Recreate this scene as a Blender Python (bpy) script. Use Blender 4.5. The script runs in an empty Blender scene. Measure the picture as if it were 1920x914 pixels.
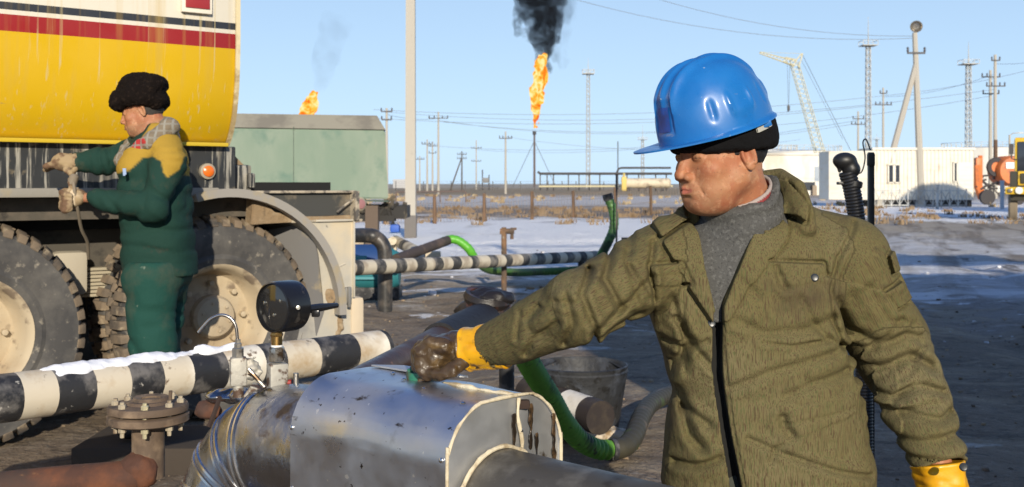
import bpy, bmesh, math, random
import numpy as np
from mathutils import Vector, Matrix
random.seed(7); rng = np.random.default_rng(11)
sc = bpy.context.scene
COL = sc.collection
# ---------------------------------------------------------------- camera, sky, sun
F = 2059.0; HZ = 345.0; CH = 1.4
cd = bpy.data.cameras.new('camera'); cam = bpy.data.objects.new('camera', cd); COL.objects.link(cam)
cam.location = (0, 0, CH); cam.rotation_euler = (math.pi/2, 0, 0)
cd.sensor_width = 36; cd.lens = 36*F/1920; cd.shift_y = -(457-HZ)/1920
cd.clip_start = .05; cd.clip_end = 8000
cd.dof.use_dof = True; cd.dof.focus_distance = 2.45; cd.dof.aperture_fstop = 10
sc.camera = cam
SUN_EL = math.radians(18.5); SUN_AZ = math.atan2(.16, -1.0)      # the sun stands behind the camera, a little to the right
sd = Vector((math.sin(SUN_AZ)*math.cos(SUN_EL), math.cos(SUN_AZ)*math.cos(SUN_EL), math.sin(SUN_EL)))
w = bpy.data.worlds.new('World'); sc.world = w; w.use_nodes = True
nt = w.node_tree; bg = nt.nodes['Background']
sky = nt.nodes.new('ShaderNodeTexSky'); sky.sky_type = 'NISHITA'; sky.sun_disc = False
sky.sun_elevation = SUN_EL; sky.sun_rotation = SUN_AZ; sky.altitude = 0; sky.air_density = 1.0; sky.dust_density = .6; sky.ozone_density = 2.2
hs = nt.nodes.new('ShaderNodeMix'); hs.data_type = 'RGBA'; hs.inputs[0].default_value = .85
tg = nt.nodes.new('ShaderNodeTexCoord'); sz = nt.nodes.new('ShaderNodeSeparateXYZ'); nt.links.new(tg.outputs['Generated'], sz.inputs[0])
rr_ = nt.nodes.new('ShaderNodeMix'); rr_.data_type = 'RGBA'; rr_.inputs[6].default_value = (4.7, 6.6, 8.7, 1); rr_.inputs[7].default_value = (.55, 1.25, 3.4, 1)
mr_ = nt.nodes.new('ShaderNodeMapRange'); mr_.inputs[1].default_value = 0; mr_.inputs[2].default_value = .6; nt.links.new(sz.outputs[2], mr_.inputs[0]); nt.links.new(mr_.outputs[0], rr_.inputs[0]); nt.links.new(rr_.outputs[2], hs.inputs[7])
nt.links.new(sky.outputs[0], hs.inputs[6]); nt.links.new(hs.outputs[2], bg.inputs[0]); bg.inputs[1].default_value = .13
sl = bpy.data.lights.new('sun', 'SUN'); sl.energy = 4.9; sl.angle = math.radians(.5); sl.color = (1, .9, .74)
so = bpy.data.objects.new('sun', sl); COL.objects.link(so); so.location = (3, -6, 9)
so.rotation_euler = (-sd).to_track_quat('-Z', 'Y').to_euler()
sc.view_settings.view_transform = 'Standard'; sc.view_settings.look = 'None'; sc.view_settings.exposure = .04; sc.view_settings.gamma = 1
sc.cycles.volume_step_rate = 1.0; sc.cycles.volume_max_steps = 256
sc.cycles.max_bounces = 6

def P(px, py, d): return Vector(((px-960)/F*d, d, CH-(py-HZ)/F*d))
def G(px, py): d = CH*F/(py-HZ); return Vector(((px-960)/F*d, d, 0))
def GX(px, d): return Vector(((px-960)/F*d, d, 0))

# ---------------------------------------------------------------- materials
def srgb(r, g, b): return tuple((c/255)**2.2 for c in (r, g, b))+(1,)
MATS = {}
def mat(name, col, rough=.7, metal=0, layers=(), bump=(), coat=0, emis=None, alpha=None, rvar=0, spec=.5, coord='Object', extra=None):
    """layers: (colour, scale or (sx,sy,sz), lo, hi, detail) noise masked colour on top of the base; bump: (scale, strength, distance)"""
    if name in MATS: return MATS[name]
    m = bpy.data.materials.new(name); m.use_nodes = True; N = m.node_tree.nodes; L = m.node_tree.links
    b = N['Principled BSDF']; 
    if coord.startswith('attr:'): q_ = N.new('ShaderNodeAttribute'); q_.attribute_name = coord[5:]; tc = q_.outputs['Vector']
    else: tc = N.new('ShaderNodeTexCoord').outputs[coord]
    def noise(scale, detail=4, dist=0, seed=0):
        n = N.new('ShaderNodeTexNoise'); n.inputs['Detail'].default_value = detail; n.inputs['Distortion'].default_value = dist; n.inputs['Roughness'].default_value = .6
        mp = N.new('ShaderNodeMapping'); L.new(tc, mp.inputs[0]); mp.inputs[1].default_value = (seed*3.1, seed*1.7, seed*5.3)
        if isinstance(scale, (tuple, list)): mp.inputs[3].default_value = scale; n.inputs['Scale'].default_value = 1
        else: n.inputs['Scale'].default_value = scale
        L.new(mp.outputs[0], n.inputs[0]); return n.outputs[0]
    cur = None
    if extra: cur = extra(N, L, tc, noise)
    if cur is None:
        rgb = N.new('ShaderNodeRGB'); rgb.outputs[0].default_value = (*col[:3], 1); cur = rgb.outputs[0]
    for k, (c, s, lo, hi, *dd) in enumerate(layers):
        mr = N.new('ShaderNodeMapRange'); L.new(noise(s, dd[0] if dd else 5, dd[1] if len(dd) > 1 else 0, k+1), mr.inputs[0]); mr.inputs[1].default_value = lo; mr.inputs[2].default_value = hi
        mx = N.new('ShaderNodeMix'); mx.data_type = 'RGBA'; L.new(mr.outputs[0], mx.inputs[0]); L.new(cur, mx.inputs[6]); mx.inputs[7].default_value = (*c[:3], 1)
        cur = mx.outputs[2]
    L.new(cur, b.inputs['Base Color'])
    b.inputs['Metallic'].default_value = metal; b.inputs['Specular IOR Level'].default_value = spec
    if rvar:
        mr = N.new('ShaderNodeMapRange'); L.new(noise(rvar if isinstance(rvar, (int, float, tuple)) else 9, 5, 0, 9), mr.inputs[0])
        mr.inputs[1].default_value = .3; mr.inputs[2].default_value = .7; mr.inputs[3].default_value = max(.05, rough-.15); mr.inputs[4].default_value = min(1, rough+.2)
        L.new(mr.outputs[0], b.inputs['Roughness'])
    else: b.inputs['Roughness'].default_value = rough
    if coat: b.inputs['Coat Weight'].default_value = coat; b.inputs['Coat Roughness'].default_value = .12
    if emis: b.inputs['Emission Color'].default_value = (*emis[0][:3], 1); b.inputs['Emission Strength'].default_value = emis[1]
    prev = None
    for k, (s, st, di, *dd) in enumerate(bump):
        bp = N.new('ShaderNodeBump'); bp.inputs['Strength'].default_value = st; bp.inputs['Distance'].default_value = di
        L.new(noise(s, dd[0] if dd else 4, 0, k+5), bp.inputs['Height'])
        if prev: L.new(prev, bp.inputs['Normal'])
        prev = bp.outputs[0]
    if prev: L.new(prev, b.inputs['Normal'])
    MATS[name] = m; return m
def attr_mix(N, L, name, pairs, base):
    """colour from painted garment panels: each (attribute, colour)"""
    rgb = N.new('ShaderNodeRGB'); rgb.outputs[0].default_value = (*base[:3], 1); cur = rgb.outputs[0]
    for a, c in pairs:
        at = N.new('ShaderNodeAttribute'); at.attribute_name = a
        mx = N.new('ShaderNodeMix'); mx.data_type = 'RGBA'; L.new(at.outputs['Fac'], mx.inputs[0]); L.new(cur, mx.inputs[6]); mx.inputs[7].default_value = (*c[:3], 1); cur = mx.outputs[2]
    return cur

# ---------------------------------------------------------------- object helpers
def wloc(o):
    v = Vector((0, 0, 0))
    while o: v += o.location; o = o.parent
    return v
def tag(o, label=None, cat=None, group=None, kind=None):
    if label: o['label'] = label
    if cat: o['category'] = cat
    if group: o['group'] = group
    if kind: o['kind'] = kind
    return o
def thing(name, loc, label, cat, group=None, rz=0):
    o = bpy.data.objects.new(name, None); o.location = loc; o.rotation_euler = (0, 0, rz); o.empty_display_size = .2
    COL.objects.link(o); return tag(o, label, cat, group)
def smooth_mesh(me, ang=40):
    me.shade_smooth()
    try: me.set_sharp_from_angle(angle=math.radians(ang))
    except Exception: pass
def link(name, me, m, parent=None, local=False, smooth=True, ang=40):
    """mesh built in world coordinates (local=False) or in its parent's frame (local=True)"""
    o = bpy.data.objects.new(name, me); COL.objects.link(o)
    if m: me.materials.append(m) if not isinstance(m, list) else [me.materials.append(q) for q in m]
    if smooth: smooth_mesh(me, ang)
    if parent:
        o.parent = parent
        if not local: o.location = -wloc(parent)
    elif not local:
        n = len(me.vertices); co = np.empty(n*3, 'f'); me.vertices.foreach_get('co', co); co = co.reshape(-1, 3)
        b = np.array([(co[:, 0].min()+co[:, 0].max())/2, (co[:, 1].min()+co[:, 1].max())/2, co[:, 2].min()])
        co -= b; me.vertices.foreach_set('co', co.ravel()); o.location = b.tolist(); me.update()
    return o
class MB:
    """collects boxes, tubes, lathes in one bmesh"""
    def __init__(s): s.bm = bmesh.new()
    def verts(s, pts, faces):
        v = [s.bm.verts.new(p) for p in pts]
        for f in faces:
            try: s.bm.faces.new([v[i] for i in f])
            except ValueError: pass
        return v
    def box(s, c, size, R=None, bev=0):
        c = Vector(c); h = Vector(size)/2; R = R or Matrix.Identity(3)
        pts = [c+R@Vector((x*h.x, y*h.y, z*h.z)) for x in (-1, 1) for y in (-1, 1) for z in (-1, 1)]
        v = s.verts(pts, [(0, 1, 3, 2), (4, 6, 7, 5), (0, 4, 5, 1), (2, 3, 7, 6), (0, 2, 6, 4), (1, 5, 7, 3)])
        if bev:
            es = {e for q in v for e in q.link_edges}
            bmesh.ops.bevel(s.bm, geom=list(es), offset=bev, segments=2, affect='EDGES', profile=.6)
        return s
    def prism(s, poly, axis_vec, R=None, bev=0):
        """poly: 3d points of one face; extruded by axis_vec"""
        a = Vector(axis_vec); n = len(poly); pts = [Vector(p) for p in poly]+[Vector(p)+a for p in poly]
        v = s.verts(pts, [tuple(range(n)), tuple(range(2*n-1, n-1, -1))]+[(i, i+n, (i+1) % n+n, (i+1) % n) for i in range(n)])
        if bev:
            es = {e for q in v for e in q.link_edges}
            bmesh.ops.bevel(s.bm, geom=list(es), offset=bev, segments=2, affect='EDGES')
        return s
    def tube(s, pts, r, seg=12, cap=True, twist=None):
        pts = [Vector(p) for p in pts]; n = len(pts)
        rs = r if isinstance(r, (list, tuple, np.ndarray)) else [r]*n
        up = Vector((0, 0, 1)); prev = None; rings = []
        for i, p in enumerate(pts):
            t = (pts[min(i+1, n-1)]-pts[max(i-1, 0)]).normalized()
            if prev is None:
                a = t.cross(up) if abs(t.z) < .95 else t.cross(Vector((1, 0, 0)))
            else: a = prev-t*prev.dot(t)
            a.normalize(); b = t.cross(a); prev = a
            rings.append([s.bm.verts.new(p+(a*math.cos(q)+b*math.sin(q))*rs[i]) for q in [2*math.pi*k/seg for k in range(seg)]])
        for i in range(n-1):
            for k in range(seg):
                s.bm.faces.new((rings[i][k], rings[i][(k+1) % seg], rings[i+1][(k+1) % seg], rings[i+1][k]))
        if cap: s.bm.faces.new(rings[0][::-1]); s.bm.faces.new(rings[-1])
        return s
    def lathe(s, prof, c, axis, seg=32, ref=None, closed=False):
        """prof: (radius, height along axis)"""
        c = Vector(c); z = Vector(axis).normalized()
        x = z.cross(Vector(ref) if ref else (Vector((0, 0, 1)) if abs(z.z) < .9 else Vector((1, 0, 0)))).normalized(); y = z.cross(x)
        rings = []
        for r, h in prof:
            if r < 1e-6: rings.append([s.bm.verts.new(c+z*h)])
            else: rings.append([s.bm.verts.new(c+z*h+(x*math.cos(q)+y*math.sin(q))*r) for q in [2*math.pi*k/seg for k in range(seg)]])
        R = rings+([rings[0]] if closed else [])
        for A, B in zip(R, R[1:]):
            for k in range(seg):
                k2 = (k+1) % seg
                if len(A) == 1 and len(B) == 1: break
                if len(A) == 1: s.bm.faces.new((A[0], B[k2], B[k]))
                elif len(B) == 1: s.bm.faces.new((A[k], A[k2], B[0]))
                else: s.bm.faces.new((A[k], A[k2], B[k2], B[k]))
        return s
    def me(s, name='m'):
        bmesh.ops.recalc_face_normals(s.bm, faces=s.bm.faces)
        me = bpy.data.meshes.new(name); s.bm.to_mesh(me); s.bm.free(); return me
    def build(s, name, m, parent=None, local=False, smooth=True, ang=35): return link(name, s.me(name), m, parent, local, smooth, ang)
def copy_tree(o, parent=None):
    c = o.copy(); COL.objects.link(c); c.parent = parent
    for ch in list(o.children): copy_tree(ch, c)
    return c
def bez(pts, n=24):
    """Catmull-Rom through pts"""
    pts = [Vector(p) for p in pts]; Q = [pts[0]*2-pts[1]]+pts+[pts[-1]*2-pts[-2]]; out = []
    m = len(pts)-1
    for i in range(m):
        a, b, c, d = Q[i:i+4]
        k = max(2, n//m)
        for j in range(k):
            t = j/k; out.append(.5*((2*b)+(c-a)*t+(2*a-5*b+4*c-d)*t*t+(3*b-a-3*c+d)*t**3))
    out.append(pts[-1]); return out
# ---------------------------------------------------------------- numpy noise and implicit surfaces
LAT = rng.random((32, 32, 32)).astype('f')*2-1
def vnoise(p, scale=1.0, seed=0):
    q = p*np.asarray(scale, 'f')+seed*7.31; i = np.floor(q).astype(int); f = (q-i).astype('f'); f = f*f*(3-2*f); i &= 31; j = (i+1) & 31
    x0, y0, z0 = i.T; x1, y1, z1 = j.T; fx, fy, fz = f.T
    def l(a, b, t): return a+(b-a)*t
    return l(l(l(LAT[x0, y0, z0], LAT[x1, y0, z0], fx), l(LAT[x0, y1, z0], LAT[x1, y1, z0], fx), fy),
             l(l(LAT[x0, y0, z1], LAT[x1, y0, z1], fx), l(LAT[x0, y1, z1], LAT[x1, y1, z1], fx), fy), fz)
def fbm(p, scale=1.0, oct=4, seed=0, gain=.5):
    s = np.asarray(scale, 'f'); r = 0; a = 1
    for o in range(oct): r = r+a*vnoise(p, s, seed+o); s = s*2.03; a *= gain
    return r
def smin(a, b, k): h = np.clip(.5+.5*(b-a)/k, 0, 1); return b*(1-h)+a*h-k*h*(1-h)
def smax(a, b, k): return -smin(-a, -b, k)
def ell(p, c, r, R=None):
    q = p-np.asarray(c, 'f')
    if R is not None: q = q@R
    r = np.asarray(r, 'f'); k0 = np.linalg.norm(q/r, axis=1); k1 = np.linalg.norm(q/(r*r), axis=1)+1e-9
    return np.where(k0 < .05, -r.min(), k0*(k0-1)/k1)
def sph(p, c, r): return np.linalg.norm(p-np.asarray(c, 'f'), axis=1)-r
def cap(p, a, b, ra, rb=None, flat=None):
    """round cone; flat=(axis vector, factor) squeezes it along an axis"""
    a = np.asarray(a, 'f'); b = np.asarray(b, 'f'); rb = ra if rb is None else rb; ab = b-a
    t = np.clip((p-a)@ab/(ab@ab+1e-9), 0, 1); v = p-(a+t[:, None]*ab)
    if flat is not None:
        n = np.asarray(flat[0], 'f'); n = n/np.linalg.norm(n); v = v+np.outer(v@n, n)*(1/flat[1]-1)
    return np.linalg.norm(v, axis=1)-(ra+(rb-ra)*t)
def poly2(p2, poly):
    """signed distance to a polygon in 2d"""
    v = np.asarray(poly, 'f'); n = len(v); d = np.full(len(p2), 1e9, 'f'); s = np.ones(len(p2), 'f')
    for i in range(n):
        a, b = v[i], v[i-1]; e = b-a; ww = p2-a; t = np.clip(ww@e/(e@e+1e-12), 0, 1); d = np.minimum(d, ((ww-t[:, None]*e)**2).sum(1))
        c1 = p2[:, 1] >= a[1]; c2 = p2[:, 1] < b[1]; c3 = e[0]*ww[:, 1] > e[1]*ww[:, 0]
        s = np.where((c1 & c2 & c3) | (~c1 & ~c2 & ~c3), -s, s)
    return s*np.sqrt(d)
def line2(p2, pts):
    d = np.full(len(p2), 1e9, 'f'); pts = np.asarray(pts, 'f')
    for a, b in zip(pts, pts[1:]):
        e = b-a; ww = p2-a; t = np.clip(ww@e/(e@e+1e-12), 0, 1); d = np.minimum(d, ((ww-t[:, None]*e)**2).sum(1))
    return np.sqrt(d)
def surfnet(f, xs, ys, zs, st=4, margin=1.0):
    """mesh of the zero set of f on a (non-uniform) grid; only points near the surface are evaluated"""
    xs, ys, zs = [np.asarray(a, 'f') for a in (xs, ys, zs)]
    def pad(a):
        k = (-(len(a)-1)) % st
        return np.concatenate([a, a[-1]+(a[-1]-a[-2])*np.arange(1, k+1)]) if k else a
    xs, ys, zs = pad(xs), pad(ys), pad(zs); nx, ny, nz = len(xs), len(ys), len(zs)
    def pts(X, Y, Z): return np.stack(np.meshgrid(X, Y, Z, indexing='ij'), -1).reshape(-1, 3).astype('f')
    C = f(pts(xs[::st], ys[::st], zs[::st])).reshape(len(xs[::st]), len(ys[::st]), len(zs[::st]))
    gx = np.maximum(np.gradient(xs[::st]), 0)[:, None, None]; gy = np.gradient(ys[::st])[None, :, None]; gz = np.gradient(zs[::st])[None, None, :]
    cell = np.sqrt(gx*gx+gy*gy+gz*gz)
    near = np.abs(C) < cell*margin
    ix = np.minimum((np.arange(nx)+st//2)//st, C.shape[0]-1); iy = np.minimum((np.arange(ny)+st//2)//st, C.shape[1]-1); iz = np.minimum((np.arange(nz)+st//2)//st, C.shape[2]-1)
    mk = near[np.ix_(ix, iy, iz)]; D = np.where(C[np.ix_(ix, iy, iz)] < 0, -1, 1).astype('f')
    I = np.nonzero(mk); D[I] = f(np.stack([xs[I[0]], ys[I[1]], zs[I[2]]], 1).astype('f'))
    ins = D < 0
    cm = np.zeros((nx-1, ny-1, nz-1), 'i1')
    for a in (0, 1):
        for b in (0, 1):
            for c in (0, 1): cm += ins[a:nx-1+a, b:ny-1+b, c:nz-1+c]
    act = (cm > 0) & (cm < 8); A = np.stack(np.nonzero(act), 1); idx = -np.ones(cm.shape, 'i4'); idx[act] = np.arange(len(A))
    acc = np.zeros((len(A), 3)); cnt = np.zeros(len(A))
    for ax in range(3):
        o1, o2 = [q for q in range(3) if q != ax]
        for a in (0, 1):
            for b in (0, 1):
                s = A.copy(); s[:, o1] += a; s[:, o2] += b; e = s.copy(); e[:, ax] += 1
                d0 = D[tuple(s.T)]; d1 = D[tuple(e.T)]; h = (d0 < 0) != (d1 < 0); t = np.where(h, d0/(d0-d1+1e-12), 0)
                p0 = np.stack([xs[s[:, 0]], ys[s[:, 1]], zs[s[:, 2]]], 1); p1 = np.stack([xs[e[:, 0]], ys[e[:, 1]], zs[e[:, 2]]], 1)
                acc += np.where(h[:, None], p0+(p1-p0)*t[:, None], 0); cnt += h
    V = acc/cnt[:, None]; Q = []
    for ax in range(3):
        o1, o2 = (ax+1) % 3, (ax+2) % 3
        s0 = [slice(None)]*3; s1 = [slice(None)]*3; s0[ax] = slice(0, -1); s1[ax] = slice(1, None)
        for o in (o1, o2): s0[o] = s1[o] = slice(1, -1)
        a, b = ins[tuple(s0)], ins[tuple(s1)]; ch = np.stack(np.nonzero(a != b), 1)
        if not len(ch): continue
        sg = a[tuple(ch.T)]; ch[:, o1] += 1; ch[:, o2] += 1
        def g(d1, d2): q = ch.copy(); q[:, o1] += d1; q[:, o2] += d2; return idx[tuple(q.T)]
        q = np.stack([g(-1, -1), g(0, -1), g(0, 0), g(-1, 0)], 1); q[~sg] = q[~sg][:, ::-1]; Q.append(q)
    Q = np.concatenate(Q); Q = Q[(Q >= 0).all(1)]
    return V, Q
def qmesh(name, V, Q, keep=None):
    if keep is not None:
        Q = Q[keep[Q].all(1)]; used = np.unique(Q); mp = -np.ones(len(V), int); mp[used] = np.arange(len(used)); V = V[used]; Q = mp[Q]
    me = bpy.data.meshes.new(name); me.vertices.add(len(V)); me.vertices.foreach_set('co', V.astype('f').ravel())
    me.loops.add(len(Q)*4); me.loops.foreach_set('vertex_index', Q.astype('i4').ravel()); me.polygons.add(len(Q)); me.polygons.foreach_set('loop_start', np.arange(len(Q), dtype='i4')*4)

    me.update(calc_edges=True); me.validate(); return me
def setattr_f(me, name, val):
    a = me.attributes.new(name, 'FLOAT', 'POINT'); a.data.foreach_set('value', np.asarray(val, 'f'))
def setattr_v(me, name, val):
    a = me.attributes.new(name, 'FLOAT_VECTOR', 'POINT'); a.data.foreach_set('vector', np.asarray(val, 'f').ravel())
def rotm(yaw=0, pitch=0, roll=0):
    """columns: local x (his right), y (forward), z (up). yaw 0 looks at +Y, pitch>0 looks down, roll tilts to his right"""
    R = Matrix.Rotation(yaw, 3, 'Z')@Matrix.Rotation(-pitch, 3, 'X')@Matrix.Rotation(roll, 3, 'Y')
    M_ = np.array(R, 'f')
    return M_
# ================================================================ ground
def axis(lo, hi, fa, fb, step, g=1.13):
    a = list(np.arange(fa, fb+1e-6, step)); s = step
    while a[-1] < hi: s *= g; a.append(a[-1]+s)
    s = step; b = [fa]
    while b[-1] > lo: s *= g; b.append(b[-1]-s)
    return np.array(b[:0:-1]+a)
gx = axis(-3000, 3000, -9, 11, .09); gy = axis(-60, 6000, 1.2, 26, .09)
X, Y = np.meshgrid(gx, gy, indexing='ij'); gp = np.stack([X.ravel(), Y.ravel(), np.zeros(X.size)], 1).astype('f')
near = np.clip((90-gp[:, 1])/60, 0, 1)
h = .045*fbm(gp, (.55, .4, 1), 3, 1)*near + .018*fbm(gp, 3.1, 3, 4)*near*(gp[:, 1] < 40)
h += .10*np.clip((gp[:, 1]-15)/6, 0, 1)*near*np.clip(fbm(gp, (.22, .5, 1), 4, 9), 0, 1)          # snow ridges
rut = np.abs(((gp[:, 0]-.16*gp[:, 1])*1.0) % 1.9-.95); h -= .05*np.exp(-(rut/.22)**2)*((gp[:, 0] > 1+.12*gp[:, 1]))*near*np.clip(vnoise(gp, .3, 3)+.6, 0, 1)
GH = h.reshape(X.shape)
def ground_z(x, y):
    i = np.clip(np.searchsorted(gx, x), 1, len(gx)-1); j = np.clip(np.searchsorted(gy, y), 1, len(gy)-1)
    return float(GH[i, j])
gp[:, 2] = h; nX, nY = X.shape; ii = np.arange(nX*nY).reshape(nX, nY)
Qg = np.stack([ii[:-1, :-1], ii[1:, :-1], ii[1:, 1:], ii[:-1, 1:]], -1).reshape(-1, 4)
def ground_extra(N, L, tc, noise):
    geo = N.new('ShaderNodeNewGeometry'); sx = N.new('ShaderNodeSeparateXYZ'); L.new(geo.outputs['Position'], sx.inputs[0])
    def M(op, a, b=None, c=None):
        n = N.new('ShaderNodeMath'); n.operation = op
        for k, q in enumerate((a, b, c)):
            if q is None: continue
            if isinstance(q, (int, float)): n.inputs[k].default_value = q
            else: L.new(q, n.inputs[k])
        return n.outputs[0]
    y = M('MAXIMUM', sx.outputs[1], 2.0); n1 = noise((.22, .35, 1), 6, .4, 2); n2 = noise((1.6, 1.9, 1), 6, .2, 3)
    k = M('ADD', M('MULTIPLY', M('SUBTRACT', n1, .5), .75), M('MULTIPLY', M('SUBTRACT', n2, .5), .45))
    v = M('MULTIPLY', M('DIVIDE', 2883, y), M('ADD', 1, k)); t = M('DIVIDE', v, 400)
    def ramp(stops):
        r = N.new('ShaderNodeValToRGB'); e = r.color_ramp.elements
        e[0].position = stops[0][0]/400; e[0].color = (*stops[0][1], 1); e[1].position = stops[-1][0]/400; e[1].color = (*stops[-1][1], 1)
        for p_, c_ in stops[1:-1]: q = e.new(p_/400); q.color = (*c_, 1)
        L.new(t, r.inputs[0]); return r.outputs[0]
    snow = (.95, .935, .90); tan = (.42, .36, .27); och = (.33, .25, .15); gre = (.2, .165, .13); mud = (.27, .205, .14); ice = (.5, .47, .43)
    left = ramp([(0, tan), (7, tan), (10, och), (21, och), (25, (.6, .58, .56)), (40, (.55, .53, .5)), (45, gre), (60, gre), (68, snow), (155, snow), (168, (.75, .73, .7)), (180, (.55, .48, .4)), (202, (.40, .32, .23)), (215, mud), (400, mud)])
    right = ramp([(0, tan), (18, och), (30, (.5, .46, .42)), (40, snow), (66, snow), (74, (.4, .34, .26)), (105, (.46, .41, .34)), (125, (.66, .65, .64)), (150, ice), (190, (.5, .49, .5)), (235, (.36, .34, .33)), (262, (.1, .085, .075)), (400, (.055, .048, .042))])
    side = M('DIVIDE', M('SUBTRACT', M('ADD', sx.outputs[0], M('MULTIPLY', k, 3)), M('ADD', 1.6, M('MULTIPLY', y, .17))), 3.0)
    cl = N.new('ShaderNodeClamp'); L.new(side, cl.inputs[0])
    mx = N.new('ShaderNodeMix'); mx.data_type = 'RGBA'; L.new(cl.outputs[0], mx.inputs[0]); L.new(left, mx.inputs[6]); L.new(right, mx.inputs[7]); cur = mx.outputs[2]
    # patches: crumbled dirt, oil, thin frozen puddles on the trodden ground
    nr = M('MULTIPLY', M('GREATER_THAN', v, 165), M('SUBTRACT', 1, M('MULTIPLY', cl.outputs[0], .8)))
    def patch(cur, col, sc_, lo, hi, seed, gate=None, amt=1.0):
        q = noise(sc_, 7, .6, seed); mr = N.new('ShaderNodeMapRange'); L.new(q, mr.inputs[0]); mr.inputs[1].default_value = lo; mr.inputs[2].default_value = hi; mr.inputs[4].default_value = amt
        f = M('MULTIPLY', mr.outputs[0], gate) if gate else mr.outputs[0]
        m2 = N.new('ShaderNodeMix'); m2.data_type = 'RGBA'; L.new(f, m2.inputs[0]); L.new(cur, m2.inputs[6]); m2.inputs[7].default_value = (*col, 1); return m2.outputs[2]
    cur = patch(cur, (.42, .33, .22), (.9, 1.5, 1), .53, .62, 11, nr, .8)
    cur = patch(cur, (.05, .04, .035), (.6, .9, 1), .54, .68, 12, nr, .5)
    cur = patch(cur, (.62, .58, .52), (1.7, 2.6, 1), .62, .68, 13, nr, .75)
    cur = patch(cur, (.25, .19, .12), (.5, .2, 1), .6, .7, 14, None, .5)
    cur = patch(cur, (.5, .43, .33), (14, 14, 1), .56, .7, 15, nr, .5)
    cur = patch(cur, (.07, .05, .035), (3.2, 5.0, 1), .56, .64, 21, nr, .45)
    cur = patch(cur, (.36, .30, .22), (5.5, 8.0, 1), .60, .66, 22, nr, .7)
    cur = patch(cur, (.04, .032, .026), (11, 15, 1), .60, .66, 23, nr, .55)
    cur = patch(cur, (.8, .79, .78), (.45, 1.1, 1), .55, .59, 31, M('MULTIPLY', M('GREATER_THAN', v, 150), M('LESS_THAN', v, 225)), .9)
    cur = patch(cur, (.62, .62, .64), (.5, .8, 1), .52, .60, 32, M('MULTIPLY', cl.outputs[0], M('MULTIPLY', M('GREATER_THAN', v, 150), M('LESS_THAN', v, 290))), .75)
    # tyre tracks pressed into the road on the right
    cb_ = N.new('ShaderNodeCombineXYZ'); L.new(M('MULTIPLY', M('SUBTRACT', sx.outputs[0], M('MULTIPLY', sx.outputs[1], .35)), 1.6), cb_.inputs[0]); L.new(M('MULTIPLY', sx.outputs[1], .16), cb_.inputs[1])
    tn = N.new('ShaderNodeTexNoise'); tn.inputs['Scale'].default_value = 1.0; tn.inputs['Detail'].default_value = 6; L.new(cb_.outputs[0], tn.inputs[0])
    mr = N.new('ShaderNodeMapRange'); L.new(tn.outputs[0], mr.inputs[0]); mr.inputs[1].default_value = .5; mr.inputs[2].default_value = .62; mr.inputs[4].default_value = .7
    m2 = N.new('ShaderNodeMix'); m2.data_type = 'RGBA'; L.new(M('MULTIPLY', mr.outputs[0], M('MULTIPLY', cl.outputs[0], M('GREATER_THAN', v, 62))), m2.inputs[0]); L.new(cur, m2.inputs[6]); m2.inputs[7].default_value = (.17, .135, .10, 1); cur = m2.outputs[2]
    cur = patch(cur, (.10, .08, .065), (2.5, 1.1, 1), .60, .68, 24, cl.outputs[0], .8)
    return cur
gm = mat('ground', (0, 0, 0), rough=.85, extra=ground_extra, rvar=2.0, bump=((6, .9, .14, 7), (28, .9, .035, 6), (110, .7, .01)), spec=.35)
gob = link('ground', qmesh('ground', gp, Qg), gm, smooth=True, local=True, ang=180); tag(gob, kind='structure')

# dry tufts along the wire fence and beyond: nobody could count them
def tufts(n, yr, xr, hgt, name, label, col, seed, cat='grass', cond=None):
    r = np.random.default_rng(seed); V = []; Q = []; c = 0; made = 0
    while made < n:
        cx, cy = r.uniform(*xr), r.uniform(*yr)
        if cond and not cond(cx, cy): continue
        made += 1; z = ground_z(cx, cy)-.02
        for b in range(r.integers(8, 22)):
            a = r.uniform(0, 6.28); l = hgt*r.uniform(.4, 1.1); le = r.uniform(.1, .7); bx, by = cx+r.normal(0, .12), cy+r.normal(0, .12); ww = .012*(cy/20)
            dx, dy = math.cos(a)*le*l, math.sin(a)*le*l; px_, py_ = math.cos(a+1.57)*ww, math.sin(a+1.57)*ww*.3
            V += [(bx-ww, by, z), (bx+ww, by, z), (bx+dx*.5+ww*.6, by+dy*.5, z+l*.6), (bx+dx*.5-ww*.6, by+dy*.5, z+l*.6), (bx+dx, by+dy, z+l*.95), (bx+dx+.002, by+dy, z+l*.95)]
            Q += [(c, c+1, c+2, c+3), (c+3, c+2, c+5, c+4)]; c += 6
    o = link(name, qmesh(name, np.array(V), np.array(Q)), mat('dry_grass_'+name, col, .9, layers=(((.16, .1, .05), .9, .45, .6),)), smooth=False)
    return tag(o, label, cat, kind='stuff')
tufts(420, (36, 62), (-14, 22), .24, 'dry_grass', 'tufts of brown dry grass along the foot of the wire fence', (.27, .19, .11), 3)
tufts(120, (66, 130), (-25, 30), .35, 'steppe_grass', 'scattered ochre steppe grass growing beyond the wire fence', (.45, .35, .2), 5)
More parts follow.
